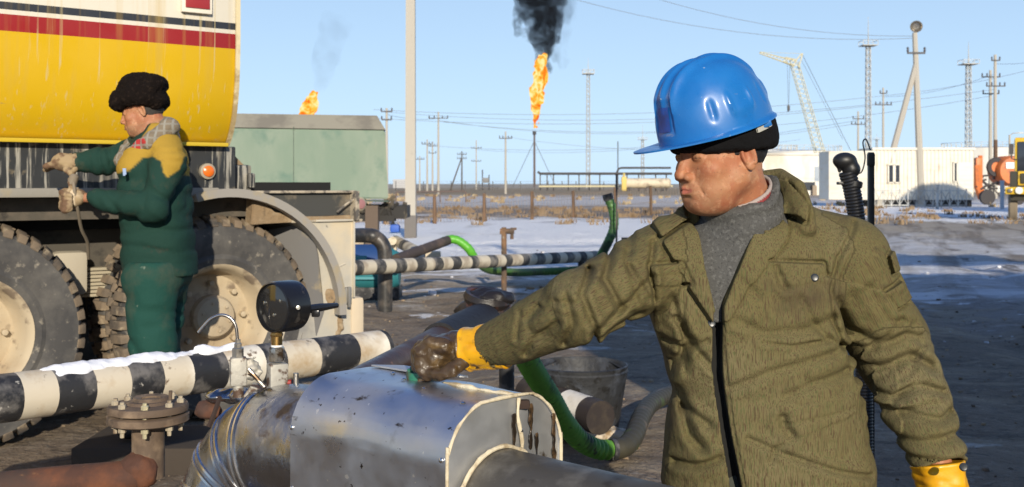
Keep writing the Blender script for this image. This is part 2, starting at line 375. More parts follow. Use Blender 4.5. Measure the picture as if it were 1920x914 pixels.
def clods(name, n, reg, sz, col, label, seed, cat='clods'):
    r = np.random.default_rng(seed); V = []; Q = []; c = 0
    base = [(x, y, z) for x in (-1, 1) for y in (-1, 1) for z in (-1, 1)]; fq = [(0, 1, 3, 2), (4, 6, 7, 5), (0, 4, 5, 1), (2, 3, 7, 6), (0, 2, 6, 4), (1, 5, 7, 3)]
    for _ in range(n):
        x, y = reg(r); s = sz*r.lognormal(-.6, .6); z = ground_z(x, y); a = r.uniform(0, 3)
        for b in base:
            q = np.array(b)*r.uniform(.5, 1, 3)*s*(1, .8, .55); V.append((x+q[0]*math.cos(a)-q[1]*math.sin(a), y+q[0]*math.sin(a)+q[1]*math.cos(a), z+q[2]+s*.2))
        Q += [tuple(i+c for i in f) for f in fq]; c += 8
    o = link(name, qmesh(name, np.array(V), np.array(Q)), mat(name, col, .9, layers=(((.12, .08, .05), 3, .45, .6),), bump=((30, .5, .01),)), smooth=False)
    return tag(o, label, cat, kind='stuff')
clods('earth_clods', 2600, lambda r: (r.uniform(-3, 6), r.uniform(4.0, 15)), .011, (.36, .27, .17), 'crumbled frozen earth scattered over the muddy ground', 8)
clods('snow_crumbs', 260, lambda r: (r.uniform(-4, 8), r.uniform(9, 26)), .025, (.8, .8, .82), 'broken snow crumbs lying on the edge of the snow', 9, 'snow crumbs')

# ================================================================ far background
CONC = mat('concrete', (.42, .385, .32), .8, layers=(((.42, .38, .32), (1.2, 1.2, .35), .5, .7), ((.3, .27, .23), 7, .62, .72)), bump=((18, .3, .01),))
PORC = mat('insulator', (.1, .09, .09), .4)
STEELD = mat('dark_steel', (.06, .055, .055), .6)
GALV = mat('mast_paint', (.5, .5, .47), .6, layers=(((.3, .29, .27), 2, .5, .6),))
PALE = mat('crane_paint', (.62, .55, .33), .6)
def utility_pole(px, yt, yb, arms=((0, 1.0),), w=.3, label='', brace=None, group='concrete utility poles across the plain', lean=0, hood=False, color=None):
    d = CH*F/(yb-HZ); b = GX(px, d); H = (yb-yt)/F*d; t = thing('utility_pole', b, label, 'utility pole', group)
    MB().tube([(0, 0, -.2), (lean, 0, H)], [w*.5, w*.32], 8).build('pole', color or CONC, t, local=True)
    for z, hw in arms:
        m = MB(); m.box((lean*(H-z)/H, -w*.3, H-.35-z), (2*hw, .09, .11)); m.build('crossarm', STEELD, t, local=True)
        for s in (-1, 1, -.45, .45) if hw > .8 else (-1, 1):
            m = MB(); m.lathe([(0, 0), (.05, 0), (.085, .1), (.05, .16), (.09, .24), (0, .34)], (s*hw*.93+lean*(H-z)/H, -w*.3, H-.3-z), (0, 0, 1), 8); m.build('insulator', PORC, t, local=True)
    if brace:
        bx = GX(brace[0], d); z = H*brace[2]
        MB().tube([bx-b+Vector((0, .3, -.2)), (lean*brace[2], 0, z)], [w*.45, w*.34], 8).build('brace', color or CONC, t, local=True)
    return t
big = utility_pole(770, -60, 447, (), .27, 'tall square concrete post rising out of the snow behind the black elbow pipe', group=None)
for c in list(big.children): bpy.data.objects.remove(c)
m = MB(); m.prism([(-.135, -.12, 0), (.135, -.12, 0), (.135, .12, 0), (-.135, .12, 0)], (0, 0, 6.9)); 
for v in m.bm.verts:
    if v.co.z > 3: v.co.x *= .84; v.co.y *= .84
m.build('pole', CONC, big, local=True)
MB().box((0, 0, .28), (.30, .27, .62)).build('base_sleeve', mat('bitumen_concrete', (.16, .145, .13), .9, bump=((20, .5, .01),)), big, local=True)
poles = [
 (725, 203, 372, ((0, .55), (.8, .5)), 'concrete utility pole standing just behind the right end of the green van body', None),
 (822, 210, 365, ((.5, 1.3),), 'tallest slim concrete utility pole just right of the big square post', None),
 (801, 262, 361, ((.4, .9),), 'left one of a close pair of thin concrete poles near the big square post', None),
 (811, 266, 360.5, ((.4, .9), (1.6, .6)), 'right one of a close pair of thin concrete poles near the big square post', None),
 (866, 284, 358.5, ((.3, .9), (1.1, .9)), 'dark utility pole with a slanting pale brace and a hanging cable loop', (843, 0, .85)),
 (893, 263, 356.5, ((1.5, 1.2), (4.5, 1.1)), 'utility pole with two short crossarms between the braced pole and the flare', None),
 (948, 247, 364, ((.6, .9),), 'slim concrete utility pole just left of the gas flare stack', None),
 (787, 293, 358.2, ((.3, .9),), 'short far utility pole half hidden beside the big square post', None),
 (1656, 165, 368, ((.3, .4), (1.6, .95)), 'concrete utility pole behind the white container between two lattice masts', None),
 (1609, 209, 366, ((.6, .7), (1.3, .9)), 'thin utility pole left of the container behind the black hose', None),
 (1866, 103, 373, ((.2, .4), (2.6, .9)), 'taller of the two close concrete poles beside the orange tank', None),
 (1857, 132, 372.5, ((.3, .9), (1.9, .8)), 'shorter of the two close concrete poles beside the orange tank', None),
]
for i, (px, yt, yb, arms, lab, br) in enumerate(poles):
    utility_pole(px, yt, yb, arms, .42 if px > 1800 else .34, lab, br, color=mat('tarred_wood', (.09, .075, .06), .8) if px == 866 else None)
# floodlight A-pole by the container
ap = utility_pole(1728, 62, 388, ((.9, .55),), .5, 'leaning brace concrete pole carrying a round floodlight in front of the white container', (1648, 0, .82), group=None, lean=-.42)
ap.name = 'floodlight_pole'; ap['category'] = 'light pole'
m = MB(); m.lathe([(0, -.32), (.2, -.3), (.34, -.05), (.37, .12), (.33, .12), (.2, -.1), (0, -.14)], (-.36, -.1, 11.0), (-.35, -1, -.3), 16); fl = m.build('floodlight', mat('lamp_metal', (.4, .36, .3), .3, .8), ap, local=True)
MB().tube([(-.42, 0, 10.4), (-.36, 0, 10.8)], .06).build('bracket', STEELD, fl, local=True)
# lamp post on the far right
d = 110; b = GX(1893, d); t = thing('street_lamp', b, 'thin grey street lamp with a short arm behind the yellow truck', 'street lamp')
MB().tube([(0, 0, 0), (0, 0, 6.3)], [.14, .1], 8).build('pole', CONC, t, local=True)
MB().tube([(0, 0, 6.2), (.3, 0, 6.45), (.9, 0, 6.5)], .05, 6).box((1.1, 0, 6.5), (.55, .2, .12)).build('lamp_head', GALV, t, local=True)
# lattice masts
def mast(px, ytop, yplat, d, wd, label):
    s = F/d; base = GX(px, d); H = CH+(HZ-yplat)/s; T = CH+(HZ-ytop)/s; t = thing('lattice_mast', base, label, 'mast', 'lattice masts on the skyline')
    m = MB(); hw = wd/2; r = wd*.085
    for x in (-hw, hw):
        for y in (-hw, hw): m.tube([(x, y, 0), (x*.75, y*.75, H)], r, 5)
    n = int(H/(wd*1.3))
    for i in range(n):
        z0, z1 = H*i/n, H*(i+1)/n; k0, k1 = hw*(1-.25*z0/H), hw*(1-.25*z1/H)
        for y in (-1, 1):
            m.tube([(-k0, y*k0, z0), (k1, y*k1, z1)], r*.6, 4); m.tube([(k0, y*k0, z0), (-k1, y*k1, z1)], r*.6, 4)
            m.tube([(y*k0, -k0, z0), (y*k1, k1, z1)], r*.6, 4)
    m.build('lattice', GALV, t, local=True)
    p = MB(); q = wd*1.5
    p.box((0, 0, H), (2*q, 2*q, .2))
    for x in (-q, -q/3, q/3, q):
        for y in (-q, q): p.box((x, y, H+.6), (.12, .12, 1.2))
    for y in (-q, q): p.box((0, y, H+1.2), (2*q, .12, .12)); p.box((y, 0, H+1.2), (.12, 2*q, .12))
    p.build('platform', GALV, t, local=True)
    MB().tube([(0, 0, H), (0, 0, T)], [wd*.14, wd*.03], 6).build('spire', GALV, t, local=True)
mast(1103, 108, 139, 330, 1.15, 'pale lattice mast with a railed platform right of the gas flare')
mast(1628, 32, 86, 300, 1.35, 'tallest lattice mast with a white spire left of the floodlight pole')
mast(1816, 78, 121, 320, 1.5, 'grey lattice mast with a wide platform above the right end of the container')
mast(1205, 234, 262, 620, 1.7, 'smallest lattice mast seen below the brim of the blue helmet')
mast(1644, 250, 262, 900, 1.8, 'tiny distant mast beside the foot of the tallest lattice mast')
t = MB().tube([GX(1158.5, 230), GX(1158.5, 230)+Vector((0, 0, 10.3))], .11, 6).build('lightning_rod', STEELD); tag(t, 'thin dark lightning rod standing beside the pipe rack', 'rod')

# gas flares
SMK = bpy.data.materials.new('black_smoke'); SMK.use_nodes = True; N = SMK.node_tree.nodes; L = SMK.node_tree.links; N.remove(N['Principled BSDF'])
def smoke_mat(name, dens, col, nscale, lo, hi, seed=0):
    m = bpy.data.materials.new(name); m.use_nodes = True; N = m.node_tree.nodes; L = m.node_tree.links; N.remove(N['Principled BSDF'])
    v = N.new('ShaderNodeVolumePrincipled'); v.inputs['Color'].default_value = (*col, 1); v.inputs['Anisotropy'].default_value = .2
    tc = N.new('ShaderNodeTexCoord'); n = N.new('ShaderNodeTexNoise'); n.inputs['Scale'].default_value = nscale; n.inputs['Detail'].default_value = 5; n.inputs['Roughness'].default_value = .62
    mp = N.new('ShaderNodeMapping'); mp.inputs[1].default_value = (seed, seed*2, 0); L.new(tc.outputs['Object'], mp.inputs[0]); L.new(mp.outputs[0], n.inputs[0])
    mr = N.new('ShaderNodeMapRange'); mr.inputs[1].default_value = lo; mr.inputs[2].default_value = hi; mr.inputs[4].default_value = dens
    L.new(n.outputs[0], mr.inputs[0]); L.new(mr.outputs[0], v.inputs['Density']); L.new(v.outputs[0], N['Material Output'].inputs['Volume']); return m
def flame_mat(name, sc_=.35, hot=1.0):
    m = bpy.data.materials.new(name); m.use_nodes = True; N = m.node_tree.nodes; L = m.node_tree.links; N.remove(N['Principled BSDF'])
    e = N.new('ShaderNodeEmission'); tc = N.new('ShaderNodeTexCoord'); n = N.new('ShaderNodeTexNoise'); n.inputs['Scale'].default_value = sc_; n.inputs['Detail'].default_value = 5; n.inputs['Distortion'].default_value = .8
    L.new(tc.outputs['Object'], n.inputs[0]); r = N.new('ShaderNodeValToRGB'); el = r.color_ramp.elements
    el[0].position = .30; el[0].color = (.75, .09, .01, 1); el[1].position = .62; el[1].color = (1, .85, .4, 1)
    q = el.new(.41); q.color = (1, .22, .015, 1); q = el.new(.51); q.color = (1, .55, .06, 1)
    L.new(n.outputs[0], r.inputs[0]); L.new(r.outputs[0], e.inputs[0]); e.inputs[1].default_value = 1.1*hot; L.new(e.outputs[0], N['Material Output'].inputs[0]); return m
FD = 450; FS = FD/F
fb = GX(1002, FD)
fs = thing('flare_stack', fb, 'tall thin gas flare stack burning on the horizon', 'flare stack')
MB().tube([(0, 0, 0), (0, 0, CH+(HZ-250)*FS)], [.5, .38], 8).build('stack', mat('flare_pipe', (.12, .09, .085), .7), fs, local=True)
MB().lathe([(.5, 0), (.75, .3), (.75, 1.6), (.55, 1.6)], (0, 0, CH+(HZ-250)*FS-.8), (0, 0, 1), 8).build('burner_tip', STEELD, fs, local=True)
for s in (-1, 1):
    m = MB().tube([(0, 0, 19), (s*9, 3, 0)], .1, 4).build('guy_wire', STEELD, fs, local=True)
def flame_field(base, path, radii, nsc, amp, seed):
    Pn = [np.array(base)+np.array(q) for q in path]
    def f(p):
        q = p+np.stack([fbm(p*(1, 1, .6), nsc, 3, seed), fbm(p, nsc, 3, seed+5), fbm(p, nsc, 2, seed+9)], 1)*amp
        d = np.full(len(p), 1e9, 'f')
        for a, b, ra, rb in zip(Pn, Pn[1:], radii, radii[1:]): d = smin(d, cap(q, a, b, ra, rb), .8)
        return d
    lo = np.min(Pn, 0)-max(radii)*1.2-amp*2; hi = np.max(Pn, 0)+max(radii)*1.2+amp*2
    return f, lo, hi
def field_mesh(name, fld, h, st=4):
    f, lo, hi = fld; V, Q = surfnet(f, *[np.arange(lo[k], hi[k], h) for k in range(3)], st=st); return qmesh(name, V, Q)
def rel(px, py, dd=0): p = P(px, py, FD); return (p.x, FD+dd, p.z)
path = [rel(1003, 243), rel(1004, 225), rel(1008, 195), rel(1010, 165), rel(1012, 140), rel(1018, 116)]
me = field_mesh('flame', flame_field((0, 0, 0), path, [.3, 1.1, 1.9, 2.3, 2.9, 2.7], .30, 1.9, 3), .36)
o = link('flare_flame', me, flame_mat('flare_fire', .3), smooth=True, ang=180); tag(o, 'tall orange flame blowing up from the flare stack under black smoke', 'flame')
path = [rel(1022, 152, 5), rel(1018, 128, 6), rel(1016, 105, 7), rel(1022, 80, 8), rel(1022, 55, 8), rel(1020, 30, 8), rel(1018, 0, 8), rel(1012, -40, 8)]
me = field_mesh('smoke', flame_field((0, 0, 0), path, [1.8, 4.3, 4.6, 6.0, 7.3, 8.2, 9.5, 11], .15, 4.2, 13), .7)
o = link('smoke_plume', me, smoke_mat('soot_smoke', .32, (.05, .05, .055), .26, .36, .62), smooth=True, ang=180); tag(o, 'thick black smoke plume rising from the flare flame', 'smoke', kind='stuff')
path = [rel(1040, 120, 8), rel(1042, 90, 8), rel(1046, 60, 8), rel(1042, 10, 8), rel(1036, -40, 8)]
me = field_mesh('smoke', flame_field((0, 0, 0), path, [1.5, 4, 6, 7, 8], .1, 4, 23), .9)
o = link('thin_smoke', me, smoke_mat('thin_smoke', .10, (.05, .055, .065), .12, .4, .75, 3), smooth=True, ang=180); tag(o, 'thin grey smoke drifting off the right side of the black plume', 'smoke', kind='stuff')
FD2 = 560
def rel2(px, py): p = P(px, py, FD2); return (p.x, FD2, p.z)
me = field_mesh('flame', flame_field((0, 0, 0), [rel2(574, 216), rel2(577, 205), rel2(584, 193), rel2(590, 180), rel2(597, 173)], [3.2, 3.6, 2.6, 1.5, .7], .3, 1.6, 31), .45)
o = link('far_flame', me, flame_mat('far_fire', .25, 1.0), smooth=True, ang=180); tag(o, 'second smaller orange flame showing over the roof of the green van body', 'flame')
me = field_mesh('smoke', flame_field((0, 0, 0), [rel2(598, 168), rel2(603, 140), rel2(612, 105), rel2(622, 60)], [1.5, 5, 8, 9], .09, 5, 41), 1.2)
o = link('faint_smoke', me, smoke_mat('faint_smoke', .018, (.1, .11, .13), .1, .38, .7, 5), smooth=True, ang=180); tag(o, 'faint smoke wisp above the smaller flame', 'smoke', kind='stuff')
st2 = MB().tube([GX(577, FD2), P(577, 214, FD2)], .6, 8).build('short_flare_stack', STEELD); tag(st2, 'flare stack of the smaller flame hidden behind the green van body', 'flare stack')

# pipe rack and far equipment on the horizon
d = 210; t = thing('pipe_rack', GX(1090, d), 'long dark pipe rack on thin legs along the horizon', 'pipe rack'); z = CH+(HZ-326)/F*d
def gxr(px): return GX(px, d).x-t.location.x
m = MB(); m.tube([(gxr(1008), 0, z+.35), (gxr(1014), 0, z), (gxr(1260), 0, z)], .24, 8); m.build('pipe', STEELD, t, local=True)
m = MB(); m.tube([(gxr(1157), 3, z-.3), (gxr(1163), 3, z+1.0), (gxr(1168), 3, z+1.15), (gxr(1262), 3, z+1.15)], .2, 8); m.build('upper_pipe', STEELD, t, local=True)
m = MB()
for px in (1013, 1026, 1038, 1066, 1086, 1105, 1125, 1158, 1176, 1198, 1230, 1250): MB().box((gxr(px), .5, z/2), (.22, .22, z)).build('leg', STEELD, t, local=True)
MB().tube([(gxr(1010), -1, .9), (gxr(1260), -1, .95)], .16, 6).build('low_pipe', PALE, t, local=True)
m.bm.free()
d = 205; t = thing('horizontal_tank', GX(1212, d), 'cream horizontal tank resting under the pipe rack', 'tank'); z = 1.5
m = MB(); m.lathe([(0, -4.6), (.7, -4.5), (.95, -4.2), (.95, 4.2), (.7, 4.5), (0, 4.6)], (0, 0, z), (1, 0, 0), 20); m.build('vessel', mat('cream_tank', (.6, .52, .38), .6, layers=(((.35, .28, .2), 1, .5, .65),)), t, local=True)
for x in (-3, 0, 3): MB().box((x, 0, .4), (.4, 1.2, .9)).build('saddle', STEELD, t, local=True)
t = MB().box((0, 0, 1.4), (.9, .7, 2.6), bev=.1).tube([(0, 0, 2.6), (0, 0, 3.4)], .2, 8).tube([(-.5, 0, 2.0), (.5, 0, 2.0)], .25, 8).build('pump_cabinet', mat('yellow_cab', (.6, .45, .12), .6), None, local=True); t.location = GX(1170, 203); tag(t, 'small yellow valve column left of the cream tank', 'valve column')
# far lattice fence (posts and rails) at the foot of the horizon
d = 230; t = thing('perimeter_fence', GX(990, d), 'far dark perimeter fence running across the plain under the horizon', 'fence')
for px in range(742, 1262, 13*2):
    MB().box((GX(px, d).x-t.location.x, 0, .95), (.16, .16, 2.0)).build('post', STEELD, t, local=True)
m = MB()
for z in (.5, 1.0, 1.5, 1.9): m.box((0, .02, z), (58, .03, .035))
m.build('wires', STEELD, t, local=True)
# near wire fence with wooden posts
t = thing('wire_fence', G(1000, 414), 'wire fence on brown wooden posts across the plain', 'fence')
WOOD = mat('post_wood', (.17, .1, .055), .85, layers=(((.08, .05, .03), (9, 9, 1.2), .45, .6),), bump=((30, .4, .01),))
fp = [(540, 361, 424), (640, 362, 422), (722, 363, 421), (815, 365, 420), (907, 363, 417), (997, 359, 413.5), (1075, 358, 410), (1153, 352, 407), (1220, 349, 404), (1295, 347, 402), (1360, 346, 400), (1430, 345, 398)]
tops = []
for px, yt, yb in fp:
    b = G(px, yb); hh = (yb-yt)/F*b.y; tp = b+Vector((rng.uniform(-.02, .02), 0, hh)); tops.append((b, tp))
    MB().tube([b-Vector((0, 0, .2)), b.lerp(tp, .5)+Vector((.01, 0, 0)), tp], [.075, .068, .06], 7).build('post', WOOD, t)
for k in (.2, .45, .7, .93):
    m = MB()
    for (b0, t0), (b1, t1) in zip(tops, tops[1:]):
        a, c = b0.lerp(t0, k), b1.lerp(t1, k); m.tube([a, a.lerp(c, .5)-Vector((0, 0, .05)), c], .007, 4, cap=False)
    m.build('wire', mat('rusty_wire', (.22, .17, .13), .7), t)
m = MB()
for (b0, t0), (b1, t1) in zip(tops, tops[1:]):
    for j in range(14):
        f = (j+.5)/14; a = b0.lerp(b1, f)+Vector((0, 0, .05)); c = t0.lerp(t1, min(1, f+.04))-Vector((0, 0, .1)); m.tube([a, c], .0045, 3, cap=False); c2 = t0.lerp(t1, max(0, f-.06))-Vector((0, 0, .1)); m.tube([a, c2], .0045, 3, cap=False)
m.build('mesh_wire', MATS['rusty_wire'], t)
t = thing('pipe_barrier', GX(790, 82), 'low bent pipe barrier behind the wire fence near the big square post', 'barrier')
MB().tube([(-1.9, 0, 0), (-1.9, 0, .72), (-1.8, 0, .78), (3.2, 0, .84), (3.32, 0, .75), (3.32, 0, 0)], .06, 8).build('rail', mat('rust_pipe_far', (.14, .1, .08), .8), t, local=True)
for x in (-.4, 1.4): MB().tube([(x, 0, 0), (x, 0, .8)], .05, 6).build('leg', MATS['rust_pipe_far'], t, local=True)
b = MB().box((0, 0, 1.4), (5.5, 3, 2.7), bev=.05).build('far_shed', mat('grey_shed', (.42, .42, .42), .8), None, local=True); b.location = GX(755, 330); tag(b, 'tiny grey shed on the horizon left of the pair of thin poles', 'shed')
# transformer on posts at the horizon
t = thing('transformer_stand', GX(912, 250), 'small dark transformer stand on the horizon left of the flare', 'transformer')
MB().tube([(-.9, 0, 0), (-.9, 0, 4.6)], .14, 6).tube([(.6, 0, 0), (.6, 0, 3.4)], .14, 6).build('posts', STEELD, t, local=True)
MB().box((-.2, 0, 2.2), (1.5, .8, 1.1), bev=.08).tube([(-1.1, 0, 3.9), (-.6, 0, 3.9)], .05, 5).build('transformer', mat('grey_box', (.2, .2, .2), .7), t, local=True)
MB().box((0, -1, .5), (6, .3, .12)).box((-2.6, -1, .25), (.15, .15, .5)).box((2.6, -1, .25), (.15, .15, .5)).build('rail', STEELD, t, local=True)

# overhead wires
def wires(name, segs, label, r=.02):
    m = MB()
    for (a, da), (b, db), sag in segs:
        A, B = P(*a, da), P(*b, db); pts = [A.lerp(B, k/14)-Vector((0, 0, sag*4*(k/14)*(1-k/14))) for k in range(15)]; m.tube(pts, r, 4, cap=False)
    o = m.build(name, mat('wire_grey', (.2, .22, .25), .6)); tag(o, label, 'power line', 'overhead power lines')
wl = [(((1060, -6), 67), ((1712, 72), 67), .9, 'upper pair wire sagging from the top edge to the floodlight pole', .014),
      (((1200, 18-30), 67), ((1712, 68), 67), .7, 'highest overhead wire reaching the insulators of the floodlight pole', .014),
      (((700, 206), 120), ((1656, 180), 122), 1.2, 'overhead wire passing just under the flare flame', .02), (((1656, 180), 122), ((2100, 80), 110), .8, 'overhead wire rising from behind the floodlight pole to the right edge', .02),
      (((700, 222), 120), ((1656, 196), 122), 1.3, 'overhead wire crossing the flare flame at its foot', .02), (((1656, 182), 122), ((1862, 140), 103), .5, 'overhead wire strung to the taller of the two close poles', .016),
      (((720, 210), 125), ((1866, 168), 103), 1.8, 'long overhead wire crossing in front of the crane boom', .018), (((822, 226), 144), ((1400, 236), 144), 1.4, 'sagging overhead wire starting at the tallest slim pole', .02),
      (((822, 228), 142), ((1860, 180), 110), 2.4, 'long sagging overhead wire ending at the shorter close pole', .018), (((893, 281), 240), ((1609, 226), 136), 2.0, 'low overhead wire reaching the thin pole left of the container', .02),
      (((801, 273), 170), ((1609, 232), 136), 1.8, 'lowest overhead wire from the close pair of thin poles', .02), (((948, 257), 150), ((1500, 262), 160), 1.6, 'faint overhead wire from the slim pole left of the flare', .018),
      (((725, 215), 107), ((822, 222), 144), .3, 'short overhead wire between the pole behind the van body and the tallest slim pole', .018), (((1866, 120), 103), ((2050, 92), 95), .4, 'overhead wire leaving the taller close pole to the right', .016)]
for a, b, s, lab, r in wl: wires('overhead_wire', [(a, b, s)], lab, r)

# crane
d = 150; t = thing('crane', GX(1560, d), 'pale yellow lattice boom crane towering behind the white buildings', 'crane')
def lattice(m, A, B, wa, wb, n, r):
    A, B = Vector(A), Vector(B); u = (B-A).normalized(); s1 = Vector((0, 1, 0)); s2 = u.cross(s1).normalized(); c = []
    for i in range(n+1):
        f = i/n; q = A.lerp(B, f); ww = wa+(wb-wa)*f; c.append([q+s1*a*ww/2+s2*b*ww/2 for a, b in ((-1, -1), (-1, 1), (1, 1), (1, -1))])
    for k in range(4): m.tube([q[k] for q in c], r, 4)
    for i in range(n):
        for k in range(4): m.tube([c[i][k], c[i+1][(k+1) % 4]], r*.7, 3)
def cr(px, py): v = P(px, py, d)-t.location; return v
m = MB(); lattice(m, cr(1541, 300), cr(1489, 118), 1.15, .95, 20, .05); lattice(m, cr(1489, 118), cr(1470, 112), .9, .6, 2, .05); m.build('boom', PALE, t, local=True)
m = MB(); lattice(m, cr(1492, 120), cr(1424, 99), .75, .2, 11, .04); m.tube([cr(1489, 118), cr(1503, 101)], .08, 5); m.tube([cr(1497, 130), cr(1505, 100)], .08, 5); m.tube([cr(1424, 98), cr(1503, 101)], .025, 4); m.build('jib', PALE, t, local=True)
MB().tube([cr(1504, 102), cr(1596, 285)], .03, 4).tube([cr(1500, 108), cr(1580, 262)], .02, 4).build('stay_cable', STEELD, t, local=True)
hk = MB().tube([cr(1476, 112), cr(1478, 198)], .02, 4).tube([cr(1481, 112), cr(1479, 198)], .02, 4).build('hoist_cable', STEELD, t, local=True)
MB().box(cr(1478.5, 203), (.35, .3, .75), bev=.08).tube([cr(1478.5, 206), cr(1478, 210), cr(1476.5, 209)], .07, 6).build('hook', STEELD, hk, local=True)
MB().box(cr(1556, 318), (5, 2.6, 2.6), bev=.15).box(cr(1556, 342), (6.5, 2.8, 1.4), bev=.2).build('cab', PALE, t, local=True)

# white buildings and container
WHT = mat('white_wall', (.73, .70, .63), .75, layers=(((.6, .54, .44), (.5, .5, .25), .48, .68),))
GLS = mat('dark_glass', (.035, .04, .05), .12, spec=.8)
def wbox(name, px0, px1, yt, d, dep, label, cat, m_=WHT, zb=0):
    a, b = GX(px0, d), GX(px1, d); z = CH+(HZ-yt)/F*d; t = thing(name, ((a.x+b.x)/2, d, 0), label, cat); W = b.x-a.x
    MB().box((0, dep/2, (z+zb)/2), (W, dep, z-zb)).build('wall', m_, t, local=True); return t, W, z
t, W, z = wbox('white_building', 1405, 1578, 291, 135, 8, 'low white flat roofed building behind the man in the helmet', 'building')
MB().box((0, 4, z+.1), (W+.4, 8.4, .2)).build('roof', WHT, t, local=True)
for x in (-4.2, 1.6): MB().box((x, -.03, 1.1), (1.6, .06, 1.0)).build('window', GLS, t, local=True)
MB().box((2.6, -.03, 2.6), (.5, .05, 1.8)).box((3.4, -.03, 2.6), (.3, .05, 1.8)).build('shutter', mat('blue_grey', (.35, .4, .45), .7), t, local=True)
MB().box((-4.5, -.03, 3.1), (1.2, .05, .3)).box((4.2, -.03, 3.1), (.9, .05, .3)).build('vent', GLS, t, local=True)
for x in (-5, -3.2, -1.4, .4, 2.2, 4): MB().box((x, -.4, .6), (.5, .5, 1.2)).build('footing', mat('footing', (.3, .24, .18), .8), t, local=True)
def rtank(px, r, yt, d, label):
    z = CH+(HZ-yt)/F*d; t = thing('storage_tank', GX(px, d), label, 'storage tank', 'round storage tanks behind the buildings')
    MB().lathe([(r, 0), (r, z-.4), (r*.5, z-.1), (0, z)], (0, 0, 0), (0, 0, 1), 40).build('shell', mat('tank_white', (.68, .66, .6), .6, layers=(((.5, .47, .42), (.3, .3, .1), .5, .7),)), t, local=True)
    m = MB(); m.lathe([(r+.04, z-.45), (r+.04, z+.55), (r, z+.55), (r, z-.45)], (0, 0, 0), (0, 0, 1), 40)
    for k in range(40): m.box((math.cos(k*.157)*r, math.sin(k*.157)*r, z+.2), (.06, .06, .9))
    m2 = MB()
    for k in range(40): m2.box((math.cos(k*.157)*r, math.sin(k*.157)*r, z+.1), (.07, .07, .9))
    m2.lathe([(r+.03, z+.5), (r+.03, z+.56), (r-.03, z+.56), (r-.03, z+.5)], (0, 0, 0), (0, 0, 1), 40, closed=True); m.bm.free(); m2.build('railing', GALV, t, local=True)
rtank(1500, 6.6, 281, 180, 'round white storage tank behind the low white building')
rtank(1450, 4.0, 279, 190, 'second pale storage tank touching the helmeted man on the left')
rtank(1846, 7.0, 275, 190, 'grey round storage tank with a railing behind the right end of the container')
# container
d = 67; a, b = GX(1637, d), GX(1826, d); zt = CH+(HZ-281)/F*d
CW = mat('container_white', (.73, .68, .57), .7, layers=(((.7, .62, .47), (.6, .6, 6), .5, .7), ((.55, .45, .33), (3, 3, .5), .62, .75)))
t = thing('site_container', ((a.x+b.x)/2, d, 0), 'long white ribbed site container cabin with small dark windows', 'container cabin')
W = b.x-a.x; m = MB(); zb = .42; n = 26; x0 = -W/2; prof = []
for i in range(n):
    xa = x0+W*i/n; st_ = W/n; prof += [(xa, 0), (xa+st_*.4, 0), (xa+st_*.5, .05), (xa+st_*.9, .05)]
prof.append((W/2, 0)); pts = [(x, y, zb) for x, y in prof]+[(W/2, 2.6, zb), (-W/2, 2.6, zb)]
m.prism(pts, (0, 0, zt-zb)); m.build('wall', CW, t, local=True, smooth=False)
m = MB(); m.prism([(-W/2, 0, zb), (-W/2-2.35, 1.2, zb), (-W/2-2.35, 3.4, zb), (-W/2, 2.4, zb)], (0, 0, zt-zb-.06)); m.build('end_wall', CW, t, local=True)
MB().box((0, 1.3, zt+.05), (W+.12, 2.75, .14)).build('roof', CW, t, local=True)
MB().box((0, 1.3, .2), (W-.1, 2.2, .42)).build('underframe', mat('shade_wood', (.05, .045, .04), .9), t, local=True)
def cx(px): return GX(px, d).x-t.location.x
def cz(py): return CH+(HZ-py)/F*d
def window(p0, p1, y0, y1, mull=()):
    f = MB(); X0, X1, Z0, Z1 = cx(p0), cx(p1), cz(y1), cz(y0)
    for (c_, s_) in ((((X0+X1)/2, Z0), (X1-X0+.12, .08)), (((X0+X1)/2, Z1), (X1-X0+.12, .08)), ((X0, (Z0+Z1)/2), (.08, Z1-Z0)), ((X1, (Z0+Z1)/2), (.08, Z1-Z0))): f.box((c_[0], -.045, c_[1]), (s_[0], .09, s_[1]))
    for q in mull: f.box((cx(q), -.045, (Z0+Z1)/2), (.16, .09, Z1-Z0))
    o = f.build('window', CW, t, local=True); MB().box(((X0+X1)/2, -.012, (Z0+Z1)/2), (X1-X0, .02, Z1-Z0)).build('pane', GLS, o, local=True)
window(1665, 1687, 309, 343, (1676,)); window(1787.5, 1794, 305, 341)
m = MB(); m.box((cx(1809), -.03, cz(335)), (.85, .05, 2.0)); m.build('door', CW, t, local=True)
m = MB(); m.prism([(cx(1824), -.02, cz(384)), (cx(1778), -.02, cz(384)), (cx(1778), -.02, cz(300))][:0] or [(cx(1783.5), -.02, cz(372)), (cx(1779.5), -.02, cz(372)), (cx(1779.5), -.02, cz(379)), (cx(1783.5), -.02, cz(379))], (0, .02, 0)); m.build('vent', GLS, t, local=True)
